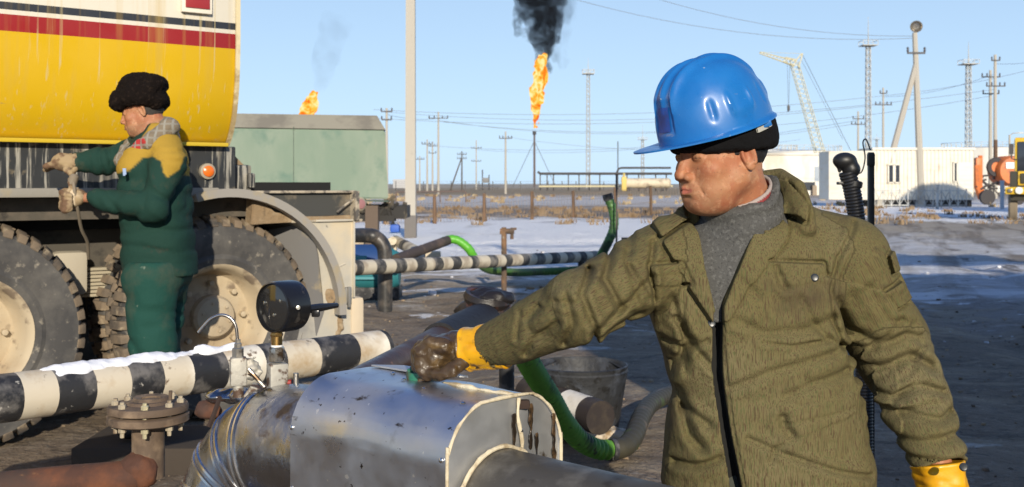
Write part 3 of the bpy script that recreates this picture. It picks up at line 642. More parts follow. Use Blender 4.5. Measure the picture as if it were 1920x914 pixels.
# ornamental low fence in front of the container
d2 = 64; t = thing('low_iron_fence', GX(1690, d2), 'low iron fence with crossed bars in front of the white container', 'fence')
m = MB(); xs_ = [GX(px, d2).x-t.location.x for px in np.linspace(1640, 1812, 12)]
for x in xs_: MB().box((x, 0, .55), (.05, .05, 1.15)).build('post', GALV, t, local=True)
for z in (.15, 1.0): m.box(((xs_[0]+xs_[-1])/2, 0, z), (xs_[-1]-xs_[0], .04, .05))
for p_, q_ in zip(xs_, xs_[1:]): m.tube([(p_, 0, .15), (q_, 0, 1.0)], .02, 4); m.tube([(p_, 0, 1.0), (q_, 0, .15)], .02, 4)
m.build('rails', GALV, t, local=True)
t = MB().box((0, 0, .6), (.12, .12, 1.3)).box((0, 0, 1.3), (.2, .2, .08)).build('fence_post', GALV, None, local=True); t.location = GX(1757, 62); tag(t, 'single grey post standing before the middle of the container', 'post')
t = MB().box((0, 0, .75), (.16, .16, 1.6)).box((0, 0, 1.56), (.2, .2, .05)).build('gate_post', mat('blue_grey', (.35, .4, .45), .7), None, local=True); t.location = GX(1879, 60); tag(t, 'blue grey gate post left of the yellow truck', 'post')

# orange tank trailer and the yellow truck at the right edge
ORG = mat('orange_paint', (.62, .17, .04), .5, layers=(((.4, .12, .04), 2, .5, .65),)); YEL = mat('machine_yellow', (.72, .45, .03), .45, layers=(((.4, .26, .05), 3, .55, .65),)); TYR = mat('far_tyre', (.05, .045, .045), .85)
d = 74; t = thing('orange_tank_trailer', GX(1868, d), 'orange tank trailer with a white placard parked behind the two close poles', 'tank trailer')
def lx(px): return GX(px, d).x-t.location.x
def lz(py): return CH+(HZ-py)/F*d
MB().lathe([(0, -.9), (.9, -.85), (1.02, -.6), (1.02, .9), (0, 1.0)], (lx(1890), 0, lz(321)), (0, 1, 0), 24).build('tank', ORG, t, local=True)
MB().box((lx(1888), -.92, lz(311)), (.95, .04, .42)).build('placard', mat('placard_white', (.8, .78, .72), .6), t, local=True)
m = MB(); m.tube([(lx(1842), 0, lz(372)), (lx(1834), 0, lz(350)), (lx(1832), 0, lz(310))], .3, 8); m.box((lx(1834), 0, lz(318)), (.5, .5, 1.6), bev=.15); m.tube([(lx(1838), 0, lz(312)), (lx(1838), 0, lz(292))], .14, 6); m.build('pump_column', ORG, t, local=True)
m = MB(); m.lathe([(.36, -.14), (.62, -.12), (.66, 0), (.62, .12), (.36, .14)], (lx(1864), -.3, lz(314)), (0, 1, 0), 22, closed=True); wh = m.build('spare_wheel', TYR, t, local=True)
MB().lathe([(0, -.05), (.35, -.05), (.35, .05), (0, .05)], (lx(1864), -.3, lz(314)), (0, 1, 0), 16).build('rim', ORG, wh, local=True)
m = MB()
for i in range(26): a = P(rng.uniform(1836, 1880), rng.uniform(328, 368), d)-t.location; b2 = a+Vector((rng.uniform(-.7, .7), rng.uniform(-.3, .3), rng.uniform(-.6, .6))); m.tube([a, b2], rng.uniform(.03, .1), 6)
m.build('pump_piping', STEELD, t, local=True)
for x in (1845, 1902): MB().lathe([(0, -.15), (.5, -.15), (.5, .15), (0, .15)], (lx(x), -.5, .5), (0, 1, 0), 20).build('wheel', TYR, t, local=True)
MB().tube([(lx(1873), .5, lz(300)), (lx(1873), .5, lz(262))], .13, 8).build('exhaust_pipe', mat('rusty_dark', (.12, .07, .04), .8), t, local=True)
d = 42; t = thing('yellow_truck', GX(1925, d), 'front corner of a yellow truck cut by the right edge of the photograph', 'truck')
def box(n, p0, y0, p1, y1, yy, dep, m_, par=None, bev=.04):
    return MB().box(((lx(p0)+lx(p1))/2, yy+dep/2, (lz(y0)+lz(y1))/2), (lx(p1)-lx(p0), dep, lz(y0)-lz(y1)), bev=bev).build(n, m_, par or t, local=True)
t.rotation_euler.z = math.radians(-24)
box('cab', 1905, 340, 2010, 258, 0, 2.0, YEL); box('windscreen', 1909, 322, 2004, 266, -.03, .04, GLS)
box('hood', 1896, 376, 2010, 322, -1.4, 1.5, mat('truck_dark', (.05, .045, .03), .6)); g = box('grille_frame', 1909, 348, 2000, 322, -1.46, .08, YEL); box('grille', 1913, 345, 1996, 326, -1.5, .05, MATS['truck_dark'], g)
bp = box('bumper', 1888, 364, 2012, 351, -1.7, .3, YEL)
MB().lathe([(0, -.08), (.13, -.07), (.13, .02)], (lx(1911), -1.72, lz(357)), (0, 1, 0), 16).build('headlight', mat('headlight', (.8, .8, .75), .2), t, local=True)
box('fog_lamp', 1892, 361, 1900, 354, -1.76, .05, MATS['lamp_metal'])
for x in (1901, 2000):
    m = MB(); m.lathe([(.25, -.16), (.46, -.16), (.52, -.1), (.52, .1), (.46, .16), (.25, .16)], (lx(x), -.7, .52), (1, 0, 0), 24, closed=True); wh = m.build('wheel', mat('muddy_tyre_far', (.2, .16, .11), .9), t, local=True)
    MB().lathe([(0, -.06), (.26, -.1), (.26, .1), (0, .06)], (lx(x), -.7, .52), (1, 0, 0), 16).build('rim', YEL, wh, local=True)
MB().tube([(lx(1907), -.1, lz(300)), (lx(1899), -.3, lz(298)), (lx(1899), -.3, lz(270))], .03, 6).box((lx(1899), -.33, lz(280)), (.16, .06, .4)).build('mirror', STEELD, t, local=True)

# what stands out of frame and throws the long shadows: a loading shed with a pipe bridge, and a domed tank
t = thing('loading_shed', (6.95, 0, 0), 'grey loading shed standing outside the picture on the right', 'shed')
SH = mat('shed_sheet', (.32, .3, .28), .8, layers=(((.2, .15, .1), (3, 3, .4), .5, .65),))
MB().box((0, 0, 2.8), (8.2, .25, 5.64)).box((-4.0, -2.4, 2.8), (.25, 4.6, 5.64)).box((4.0, -2.4, 2.8), (.25, 4.6, 5.64)).build('wall', SH, t, local=True)
MB().box((0, -2.4, 5.7), (8.5, 5.2, .12)).build('roof', SH, t, local=True)
MB().tube([(-4.4, 0, 6.58), (5.2, 0, 6.7)], .33, 14).build('bridge_pipe', STEELD, t, local=True)
for x in (-3.4, 0, 3.6): MB().box((x, 0, 7.0), (.14, .14, 2.8)).build('post', STEELD, t, local=True)
MB().tube([(-4.6, 0, 8.25), (5.2, 0, 8.4)], .05, 8).build('hand_rail', STEELD, t, local=True)
t = thing('domed_tank', (30.3, 39, 0), 'domed storage tank standing outside the picture on the right', 'storage tank')
MB().lathe([(3.3, 0), (3.3, 8.4), (2.9, 9.4), (1.6, 10.4), (0, 10.8)], (0, 0, 0), (0, 0, 1), 32).build('shell', MATS['tank_white'], t, local=True)
# ================================================================ the yellow tanker truck
O = Vector((-1.736, 6.5, 0)); U = Vector((.79, .61, 0)).normalized(); NN = Vector((.61, -.79, 0)).normalized(); UP = Vector((0, 0, 1))
def T(s, o, z): return O+U*s+NN*o+UP*z
TR = Matrix((U, NN, UP)).transposed()     # columns: along, towards us, up
def spx(px, o=0):
    k = (px-960)/F; b = O+NN*o     # X = k*Y
    return (k*b.y-b.x)/(U.x-k*U.y)
truck = thing('tanker_truck', T(-1.0, -1.1, 0), 'muddy yellow and white tanker truck with red and black stripes filling the left side', 'tanker truck')
def tank_extra(N, L, tc, noise):
    sx = N.new('ShaderNodeSeparateXYZ'); L.new(tc, sx.inputs[0]); mr = N.new('ShaderNodeMapRange'); mr.inputs[1].default_value = 1.5; mr.inputs[2].default_value = 3.5; L.new(sx.outputs[2], mr.inputs[0])
    r = N.new('ShaderNodeValToRGB'); r.color_ramp.interpolation = 'CONSTANT'; e = r.color_ramp.elements
    Y_ = (.62, .385, .008, 1); W_ = (.68, .63, .52, 1); R_ = (.30, .018, .02, 1); K_ = (.03, .035, .045, 1)
    st = [(1.5, Y_), (2.178, R_), (2.262, W_), (2.285, K_), (2.328, W_)]
    e[0].position = 0; e[0].color = Y_; e[1].position = (st[1][0]-1.5)/2; e[1].color = R_
    for z, c in st[2:]: q = e.new((z-1.5)/2); q.color = c
    L.new(mr.outputs[0], r.inputs[0]); return r.outputs[0]
DIRT = (.36, .29, .17)
TANK = mat('tank_paint', (0, 0, 0), .42, coord='Object', extra=tank_extra, spec=.4,
  layers=(((.5, .34, .08), (11, 11, .4), .54, 1.0, 3), ((.55, .45, .22), (40, 40, .45), .62, .80, 2), ((.55, .42, .2), 1.1, .6, 1.0, 6), ((.3, .2, .1), (5, 5, 5), .70, .74, 8, 1.5)), bump=((2.2, .08, .02),), rvar=4)
# tank shell: superellipse section swept along the truck, slightly dished rear end
def sect(k, n=72, zc=2.6, hw=1.12, hh=1.13, ex=4.6):
    pts = []
    for i in range(n):
        a = 2*math.pi*i/n; c, s_ = math.cos(a), math.sin(a)
        o = hw*k*math.copysign(abs(c)**(2/ex), c); z = hh*k*math.copysign(abs(s_)**(2/ex), s_)
        pts.append((o-hw+.2, max(z+zc, 1.62)))
    return pts
m = MB(); S0 = -5.2; S1 = spx(449, .2)-.03; rings = []
for s, k in [(S0-.15, .3), (S0-.12, .8), (S0-.05, .96), (S0, 1.0)]+[(S0+(S1-S0)*i/14, 1.0) for i in range(1, 15)]+[(S1+.012, .995), (S1+.03, .985), (S1+.03, .955), (S1+.02, .945), (S1+.1, .8), (S1+.16, .5), (S1+.18, .1)]:
    rings.append([m.bm.verts.new(T(s, o, z)) for o, z in sect(k)])
for a, b in zip(rings, rings[1:]):
    for i in range(72): m.bm.faces.new((a[i], a[(i+1) % 72], b[(i+1) % 72], b[i]))
m.bm.faces.new(rings[0]); m.bm.faces.new(rings[-1]); tk = m.build('tank', TANK, truck, ang=60)
# bright lower hem and rear rim
m = MB(); m.box(T((S0+S1)/2, .09, 1.628), (S1-S0, .05, .022), TR, .004); m.build('hem', mat('hem_yellow', (.6, .42, .03), .4), tk)
m = MB(); pr = [q for q in sect(1.004)]
for i in range(len(pr)):
    a, b = pr[i], pr[(i+1) % len(pr)]
    if (a[1] <= 1.621 and b[1] <= 1.621): continue
    m.prism([T(S1+.004, a[0], a[1]), T(S1+.004, b[0], b[1]), T(S1+.03, b[0], b[1]), T(S1+.03, a[0], a[1])], (T(0, .012, 0)-T(0, 0, 0)))
m.build('rear_rim', mat('rim_cream', (.66, .56, .34), .6, layers=(((.4, .3, .15), 6, .5, .6),)), tk)
# red reflector panel in a white frame
s0, s1 = spx(338, .2), spx(394, .2); zc_ = lambda s, py: CH+(HZ-py)/F*(T(s, .2, 0).y)
sm_ = (s0+s1)/2; zt_, zb_ = zc_(sm_, -12), zc_(sm_, 26)
MB().box(T(sm_, .218, (zt_+zb_)/2), (s1-s0, .03, zt_-zb_), TR, .004).build('sign_frame', mat('frame_white', (.78, .72, .6), .5), tk)
MB().box(T(sm_, .236, (zt_+zb_)/2+.008), (s1-s0-.035, .012, zt_-zb_-.035), TR, .003).build('red_panel', mat('panel_red', (.33, .03, .035), .4, layers=(((.2, .03, .03), 8, .5, .6),)), tk)
# dark subframe streaked with dried mud
SUBF = mat('subframe', (.028, .03, .032), .55, layers=(((.35, .33, .28), (34, 34, 1.8), .53, .60, 5), ((.22, .2, .16), (9, 9, 1.3), .56, .66, 5), ((.3, .24, .15), 5, .62, .72)), rvar=6)
m = MB(); m.box(T((S0+.1)/2-.0, -.21, 1.49), (5.28, .5, .26), TR, .01); m.build('subframe', SUBF, truck)
m = MB(); m.box(T((S0+.1)/2, -.10, 1.352), (5.5-.45, .34, .05), TR, .008); m.build('side_step', mat('step_grey', (.28, .26, .22), .7, layers=((DIRT, 4, .5, .65),), bump=((40, .4, .004),)), truck)
m = MB()
for k in range(7):
    s = spx(8+k*6+rng.uniform(-2, 2), .03); m.tube([T(s, .0, 1.385), T(s+.05, .02, 1.395)], rng.uniform(.008, .016), 7)
m.build('dropped_bolts', mat('old_steel', (.4, .38, .34), .45, .6), truck)
# orange marker lamp
ls = spx(388, .05); lz_ = CH+(HZ-322)/F*T(ls, -.1, 0).y
lb = MB().lathe([(.046, 0), (.046, .03), (.03, .036)], T(ls, .038, lz_), NN, 24).build('lamp_housing', mat('housing_dirty', (.35, .3, .22), .7), truck)
MB().lathe([(.034, .03), (.032, .042), (.018, .05), (0, .052)], T(ls, .038, lz_), NN, 24).build('amber_lens', mat('amber', (.8, .17, .02), .25), lb)
# brown mud wedge and bracket at the tail
MUD = mat('caked_mud', (.27, .19, .11), .95, layers=(((.38, .3, .2), 6, .5, .62), ((.12, .09, .06), 11, .6, .7)), bump=((18, .8, .02, 6),))
m = MB(); a0 = spx(432, -.1); a1 = spx(466, -.1)
m.prism([T(a0, -.1, 1.60), T(a1, -.1, 1.49), T(a1+.02, -.1, 1.40), T(a0, -.1, 1.38)], NN*-.35, bev=.01); m.build('mud_wedge', MUD, truck)
m = MB(); m.box(T(spx(455, -.05), -.1, 1.43), (.13, .08, .17), TR, .02); m.box(T(spx(470, -.05), -.08, 1.42), (.05, .1, .09), TR, .015); m.build('tail_bracket', SUBF, truck)
# chassis, springs, axle
CH_ = mat('chassis', (.03, .028, .026), .8, layers=(((.16, .13, .09), 2.5, .5, .65),))
m = MB(); m.box(T(-2.1, -.62, .98), (6.2, .12, .30), TR, .01); m.box(T(-2.1, -1.6, .98), (6.2, .12, .30), TR, .01); m.box(T(-2.0, -1.1, 1.26), (5.9, 1.9, .12), TR); m.build('chassis_rail', mat('rail_dirty', (.08, .07, .055), .85, layers=(((.15, .12, .09), 3, .5, .7), ((.03, .027, .024), 6, .55, .65))), truck)
m = MB()
for i in range(8): m.box(T(-.66, -.5, .74+i*.022), (1.1-.11*i, .1, .017), TR, .003)
m.build('leaf_spring', mat('spring_dusty', (.4, .35, .25), .8, layers=(((.15, .12, .09), 8, .5, .65),)), truck)
m = MB(); m.box(T(-.74, -.42, .88), (.2, .12, .26), TR, .04); m.build('spring_hanger', mat('hanger_dusty', (.44, .39, .3), .8), truck)
m = MB(); m.tube([T(-.36, -.3, 1.05), T(-.30, -.18, 1.15)], .035, 8); m.box(T(-.2, -.3, .98), (.05, .1, .34), TR, .01); m.build('frame_bolt', MATS['hanger_dusty'], truck)
MB().box(T(-2.0, -.50, 1.27), (6.0, .04, .28), TR).build('shade_panel', mat('underbody_shade', (.010, .010, .010), .9), truck)  # near-black sheet added to stand for the deep shade under the tank
# wheels
RUB = mat('rubber', (.055, .053, .052), .85, layers=(((.14, .13, .115), 3.5, .42, .66, 6), ((.28, .25, .2), (24, 24, 24), .6, .75)), bump=((30, .25, .004),))
RUBT = mat('tread_rubber', (.05, .047, .045), .9, layers=(((.2, .15, .10), 4, .36, .56, 6), ((.30, .24, .16), 12, .56, .66)), bump=((35, .5, .006),))
RIMC = mat('rim_cream_paint', (.47, .39, .27), .7, layers=(((.4, .31, .2), 3, .45, .65), ((.2, .155, .11), 9, .56, .68, 7)), bump=((15, .2, .004),))
RW = .6
def make_wheel(name='wheel', dual=False):
    w_ = bpy.data.objects.new(name, None); COL.objects.link(w_)
    y0 = -.30 if dual else 0      # local y+ is the outward side (towards us)
    def tyre(off, nm='tyre'):
        prof = [(.305, -.02), (.32, .0), (.355, .012), (.38, .004), (.43, .018), (.50, .022), (.548, .014), (.566, -.01), (.572, -.03), (.572, -.25), (.56, -.275), (.50, -.295), (.40, -.28), (.305, -.26)]
        m = MB(); m.lathe([(r, h+off) for r, h in prof], (0, 0, 0), (0, 1, 0), 72, closed=True)
        return m.build(nm, RUB, w_, local=True, ang=30)
    def tread(off, par):
        m = MB(); n = 46
        for k in range(n):
            a = 2*math.pi*k/n
            for sgn, c0, aa in ((1, -.055, 0), (-1, -.215, .5)):
                an = a+aa*2*math.pi/n; R = Matrix.Rotation(-an, 3, 'Y')@Matrix.Rotation(.28*sgn, 3, 'X' if False else 'Z')
                c = Matrix.Rotation(-an, 3, 'Y')@Vector((.584, 0, 0)); c.y = c0+off
                m.box(c, (.036, .105, .052), R, .005)
            an = a+.25*2*math.pi/n; R = Matrix.Rotation(-an, 3, 'Y'); c = R@Vector((.582, 0, 0)); c.y = -.135+off; m.box(c, (.03, .045, .04), R@Matrix.Rotation(.5, 3, 'X'), .004)
            # shoulder lug running down onto the sidewall
            R = Matrix.Rotation(-a, 3, 'Y')@Matrix.Rotation(0, 3, 'X'); c = R@Vector((.563, 0, 0)); c.y = -.004+off; m.box(c, (.05, .028, .05), R@Matrix.Rotation(-.5, 3, 'Z'), .006)
        return m.build('tread', RUBT, par, local=True, ang=30)
    t1 = tyre(0); tread(0, t1)
    if dual: t2 = tyre(-.345, 'inner_tyre'); tread(-.345, t2)
    m = MB(); m.lathe([(0, -.12), (.10, -.12), (.125, -.14), (.2, -.155), (.25, -.16), (.275, -.12), (.287, -.03), (.31, .0), (.322, .006), (.325, -.03), (.305, -.06), (.295, -.26), (0, -.26)], (0, 0, 0), (0, 1, 0), 56); rim = m.build('rim', RIMC, w_, local=True, ang=35)
    m = MB(); m.lathe([(.13, -.16), (.13, -.08), (.115, -.055), (.1, -.05), (.0, -.045)], (0, 0, 0), (0, 1, 0), 28)
    for k in range(8): m.lathe([(.018, -.16), (.018, -.11), (0, -.105)], (math.cos(k*.785)*.2, 0, math.sin(k*.785)*.2), (0, 1, 0), 6)
    for k in range(6): m.lathe([(.01, -.06), (.01, -.04), (0, -.038)], (math.cos(k*1.047+.3)*.085, 0, math.sin(k*1.047+.3)*.085), (0, 1, 0), 6)
    m.build('hub', RIMC, rim, local=True, ang=30)
    return w_
whl = make_wheel('wheel', dual=True); yaw = math.atan2(NN.y, NN.x)-math.pi/2
def putw(o, s, of, z, flip=False, spin=0):
    o.parent = truck; o.location = T(s, of, z)-truck.location; o.rotation_euler = Matrix.Rotation(yaw+(math.pi if flip else 0), 3, 'Z').to_4x4().to_euler()
    return o
putw(whl, spx(412, -.03), -.03, RW)
for s, of, fl in ((spx(-58, -.02), -.02, 0), (spx(412), -2.2, 1), (spx(-58), -2.2, 1), (-4.9, -.02, 0), (-4.9, -2.2, 1)):
    c = copy_tree(whl); c.name = 'wheel'; putw(c, s, of, RW, fl)
m = MB(); sw = spx(412, -.03); sl_ = spx(-58, -.02)
for s in (sw, sl_, -4.9): m.tube([T(s, -.3, RW), T(s, -1.9, RW)], .09, 12); m.lathe([(0, -.25), (.2, -.2), (.26, 0), (.2, .2), (0, .25)], T(s, -1.1, RW), NN, 16)
m.build('axle', CH_, truck)
# fender over the rear wheel: curved sheet, its underside caked with dust
def fender(sc_, a0, a1, r, o0, o1, n=22, th=.012):
    m = MB(); A = []
    for i in range(n+1):
        a = a0+(a1-a0)*i/n; ring = []
        for rr, oo in ((r, o0), (r+th, o0), (r+th, o1), (r, o1)): ring.append(m.bm.verts.new(T(sc_+math.cos(a)*rr, oo, RW+math.sin(a)*rr)))
        A.append(ring)
    for p, q in zip(A, A[1:]):
        for k in range(4): m.bm.faces.new((p[k], p[(k+1) % 4], q[(k+1) % 4], q[k]))
    m.bm.faces.new(A[0]); m.bm.faces.new(A[-1]); return m
FEN = mat('fender_dusty', (.36, .33, .27), .8, layers=(((.5, .43, .31), 2.2, .4, .6), ((.16, .14, .12), 7, .6, .7)), bump=((12, .3, .006),))
fender(sw+.02, math.radians(104), math.radians(-2), .735, .06, -.62).build('fender', FEN, truck)
m = fender(sw+.02, math.radians(106), math.radians(-2), .722, .085, .02, th=.05); m.build('fender_lip', mat('lip_grey', (.3, .28, .25), .6, layers=((DIRT, 5, .5, .65),)), truck)
# rear guard box: dirty dented plate
a, b = .60, .905
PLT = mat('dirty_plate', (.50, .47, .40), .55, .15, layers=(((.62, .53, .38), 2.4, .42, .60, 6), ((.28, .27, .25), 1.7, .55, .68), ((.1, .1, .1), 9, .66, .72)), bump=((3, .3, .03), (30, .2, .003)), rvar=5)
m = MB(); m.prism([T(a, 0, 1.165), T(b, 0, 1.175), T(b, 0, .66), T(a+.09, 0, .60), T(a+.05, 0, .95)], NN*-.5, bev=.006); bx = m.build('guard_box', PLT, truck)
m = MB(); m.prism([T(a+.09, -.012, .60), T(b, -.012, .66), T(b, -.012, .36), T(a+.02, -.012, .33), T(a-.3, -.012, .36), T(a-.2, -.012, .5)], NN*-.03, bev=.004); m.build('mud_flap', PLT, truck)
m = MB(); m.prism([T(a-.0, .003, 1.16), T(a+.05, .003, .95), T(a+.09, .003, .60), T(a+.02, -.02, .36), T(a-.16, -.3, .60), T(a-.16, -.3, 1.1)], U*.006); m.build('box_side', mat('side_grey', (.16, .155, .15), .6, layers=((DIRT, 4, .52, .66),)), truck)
m = MB(); m.box(T(b+.0, .006, .92), (.012, .02, .5), TR, .002); m.box(T((a+b)/2+.03, .006, 1.168), (b-a, .03, .014), TR, .002); m.tube([T(a+.17, .003, .86), T(b-.06, .003, .89)], .004, 6); m.build('edge_fold', mat('fold_light', (.6, .55, .45), .5, .3), bx)
m = MB(); m.box(T(b-.055, .02, .69), (.05, .04, .1), TR, .01); m.box(T(b-.055, .045, .68), (.02, .02, .13), TR, .004); m.build('latch', mat('latch_steel', (.3, .29, .27), .5, .5), bx)
for (s, z, r1, r2) in ((a+.13, .69, .055, .05), (a+.2, .5, .035, .07)):
    f = (lambda c: (lambda p: ell(p, c, (r1, .012, r2))-.012*fbm(p, 30, 3, 5)))(np.array(T(s, -.0 if z > .6 else -.02, z)))
    cc = T(s, 0, z); V, Q = surfnet(f, np.arange(cc.x-.1, cc.x+.1, .006), np.arange(cc.y-.06, cc.y+.06, .006), np.arange(cc.z-.12, cc.z+.12, .006))
    link('mud_splash', qmesh('mud', V, Q), MUD, bx, ang=180)
MB().box(T(b+.035, -.1, .5), (.10, .2, .34), TR, .03).build('rubber_block', mat('block_cream', (.6, .5, .36), .8, bump=((12, .4, .01),)), truck)
# rear bumper trough with tail lamp
z1, z0 = 1.35, 1.17
m = MB(); p0, p1 = spx(478, -.02), spx(668, -.02)
m.prism([T(p0, -.02, z1), T(p1, -.02, z1), T(p1, -.02, z0+.01), T(p0+.2, -.02, z0)], NN*-.32, bev=.008); m.build('bumper_trough', mat('trough_dark', (.055, .055, .05), .6, layers=(((.3, .24, .16), 3, .5, .64), ((.2, .18, .15), (3, 3, 12), .58, .66))), truck)
MB().box(T((p0+p1)/2-.03, .0, z1), (p1-p0+.02, .035, .016), TR, .004).build('trough_rim', mat('rim_dust', (.42, .36, .27), .8, layers=(((.1, .09, .08), 12, .5, .6),)), truck)
MB().box(T((p0+p1)/2+.13, -.02, z0-.004), (p1-p0-.2, .06, .016), TR, .004).build('trough_edge', MATS['rim_dust'], truck)
m = MB(); m.prism([T(p0-.02, -.0, z1-.03), T(p0+.04, 0, z1-.05), T(p0+.12, 0, 1.22), T(p0+.32, 0, z0+.02), T(p1-.05, 0, z0+.03), T(p1-.05, 0, z0-.0), T(p0+.1, 0, z0-.012), T(p0-.03, 0, z0-.02)], NN*-.1, bev=.006); m.build('mud_drift', MUD, truck)
tl = MB().lathe([(.045, -.05), (.045, .02), (.03, .03)], T(p1-.0, .01, 1.27), NN, 20).build('tail_lamp', MATS['housing_dirty'], truck)
MB().lathe([(.036, .02), (.03, .034), (0, .04)], T(p1-.0, .01, 1.27), NN, 20).build('lens', mat('dull_pink', (.35, .17, .17), .4), tl)
MB().box(T(p1-.03, -.05, 1.26), (.03, .2, .19), TR, .004).build('end_plate', MATS['rim_dust'], truck)
MB().tube(bez([T(p1-.16, .02, 1.22), T(p1-.1, .03, 1.27), T(p1-.02, .02, 1.31)]), .008, 6).build('lamp_cable', MATS['rim_dust'], truck)
# cab far ahead, outside the picture
MB().box(T(-6.3, -1.12, 1.9), (1.6, 2.2, 2.0), TR, .12).build('cab', mat('cab_yellow', (.7, .45, .02), .4), truck)

# ================================================================ green van body behind
d = 17; van = thing('green_van_body', GX(590, d), 'dull green box body truck with a grey chamfered roof edge behind the tanker', 'truck')
GRN = mat('dull_green', (.19, .255, .19), .75, layers=(((.25, .30, .23), (1.2, 1.2, .5), .42, .66, 6), ((.13, .21, .16), 2.2, .55, .7), ((.3, .29, .22), (4, 4, .8), .64, .74)), bump=((1.6, .15, .03),))
ROOF = mat('canvas_grey', (.29, .265, .2), .85, layers=(((.2, .18, .14), 2, .5, .65),), bump=((14, .3, .01),))
def vp(px, py, o=0): q = P(px, py, d+.2*(px-590)/150); q.y += o; q.x -= .125*o; return q
L_ = 250
m = MB(); m.prism([vp(L_, 238), vp(722, 245), vp(728, 374), vp(L_, 366)], Vector((-.29, 2.3, 0)), bev=.02); m.build('body_panel', GRN, van, smooth=False)
m = MB(); A = [vp(L_, 236.5, .0), vp(722.5, 243.5, .0), vp(722.5, 243.5, 2.3), vp(L_, 236.5, 2.3)]; B = [vp(L_, 208, .28), vp(707, 215, .28), vp(707, 215, 2.0), vp(L_, 208, 2.0)]
m.verts(A+B, [(0, 1, 5, 4), (1, 2, 6, 5), (2, 3, 7, 6), (3, 0, 4, 7), (4, 5, 6, 7), (3, 2, 1, 0)]); m.build('roof', ROOF, van, smooth=False)
m = MB(); m.prism([vp(550, 238, -.012), vp(551, 238, -.012), vp(551, 366, -.012), vp(550, 366, -.012)], Vector((0, .02, 0))); m.prism([vp(L_, 368, -.01), vp(728, 376, -.01), vp(728, 379, -.01), vp(L_, 371, -.01)], Vector((0, .1, 0))); m.build('seam', mat('seam_dark', (.07, .1, .08), .8), van)
m = MB()
for k in range(9):
    a = vp(rng.uniform(655, 735), rng.uniform(382, 400), .3); m.tube(bez([a, a+Vector((rng.uniform(.1, .35), 0, -.12)), a+Vector((rng.uniform(.2, .5), 0, .12))], 8), .03, 6)
m.box(vp(700, 411, .4), (.7, .3, .09)); m.box(vp(690, 392, .5), (.6, .3, .12)); m.tube([vp(735, 392, .2), vp(737, 374, .2)], .035, 6); m.build('undercarriage', CH_, van)
MB().box(vp(698, 425, .15), (.2, .2, .65)).build('support_leg', mat('leg_brown', (.13, .095, .07), .85), van)
for px in (420, 540): MB().lathe([(0, -.13), (.3, -.13), (.5, -.1), (.5, .1), (.3, .13), (0, .13)], Vector(((px-960)/F*d, d+.3, .5)), (0, 1, 0), 28).build('wheel', TYR, van)
MB().box(vp(500, 400, 1), (4.4, .9, .2)).build('chassis', CH_, van)
# ================================================================ pipes
def striped_mesh(A, B, r, cuts, n=28, bulge=0.0):
    """pipe from A to B whose bands are cut at the given fractions; material slot 0 white, 1 black"""
    m = MB(); A, B = Vector(A), Vector(B); u = (B-A).normalized(); x = u.cross(UP).normalized(); y = u.cross(x); prev = None
    fr = sorted(set([0, 1]+list(cuts))); fine = []
    for a, b in zip(fr, fr[1:]):
        k = max(1, int((b-a)*(B-A).length/.05)); fine += [a+(b-a)*i/k for i in range(k)]
    fine.append(1)
    for f in fine:
        c = A.lerp(B, f); ring = [m.bm.verts.new(c+(x*math.cos(q)+y*math.sin(q))*(r+rng.normal(0, .0006))) for q in [2*math.pi*k/n for k in range(n)]]
        if prev:
            band = sum(1 for c_ in cuts if c_ <= pf+1e-6) % 2
            for k in range(n):
                fc = m.bm.faces.new((prev[k], prev[(k+1) % n], ring[(k+1) % n], ring[k])); fc.material_index = band
        else: m.bm.faces.new(ring)
        prev = ring; pf = f
    m.bm.faces.new(prev); return m
WB = mat('pipe_white', (.60, .53, .41), .75, layers=(((.42, .29, .15), (5, 5, 5), .50, .66, 7), ((.78, .73, .62), 2.0, .5, .6), ((.16, .11, .07), 16, .62, .68, 7), ((.35, .32, .28), 7, .62, .70, 7)), bump=((25, .35, .003), (4, .2, .01)))
KB = mat('pipe_black', (.022, .022, .024), .6, layers=(((.15, .14, .13), 9, .48, .62, 7), ((.4, .38, .34), 24, .64, .70, 5)), bump=((30, .5, .004),), rvar=6)
def line_fr(A, B, px):       # fraction along A-B seen at column px
    k = (px-960)/F; return (k*A.y-A.x)/((B.x-A.x)-k*(B.y-A.y))
A1 = Vector((-1.72, 3.66, .682)); B1 = Vector((-.62, 4.95, .655)); A1 = A1+(A1-B1)*.35
cuts = [line_fr(A1, B1, x) for x in (-60, 18, 82, 152, 216, 277, 332, 396, 465, 505, 568, 640, 695)]
pp = thing('striped_pipe', (A1+B1)/2*1.0, 'thick black and white banded pipe with snow lying on it in the left foreground', 'pipe'); pp.location.z = 0
m = striped_mesh(A1, B1+(B1-A1)*.02, .0815, cuts, 40); m.build('pipe', [WB, KB], pp)
for f in (.1, .93): c = A1.lerp(B1, f); MB().tube([(c.x, c.y, -.1), (c.x, c.y, .6)], .045, 12).build('stanchion', KB, pp)
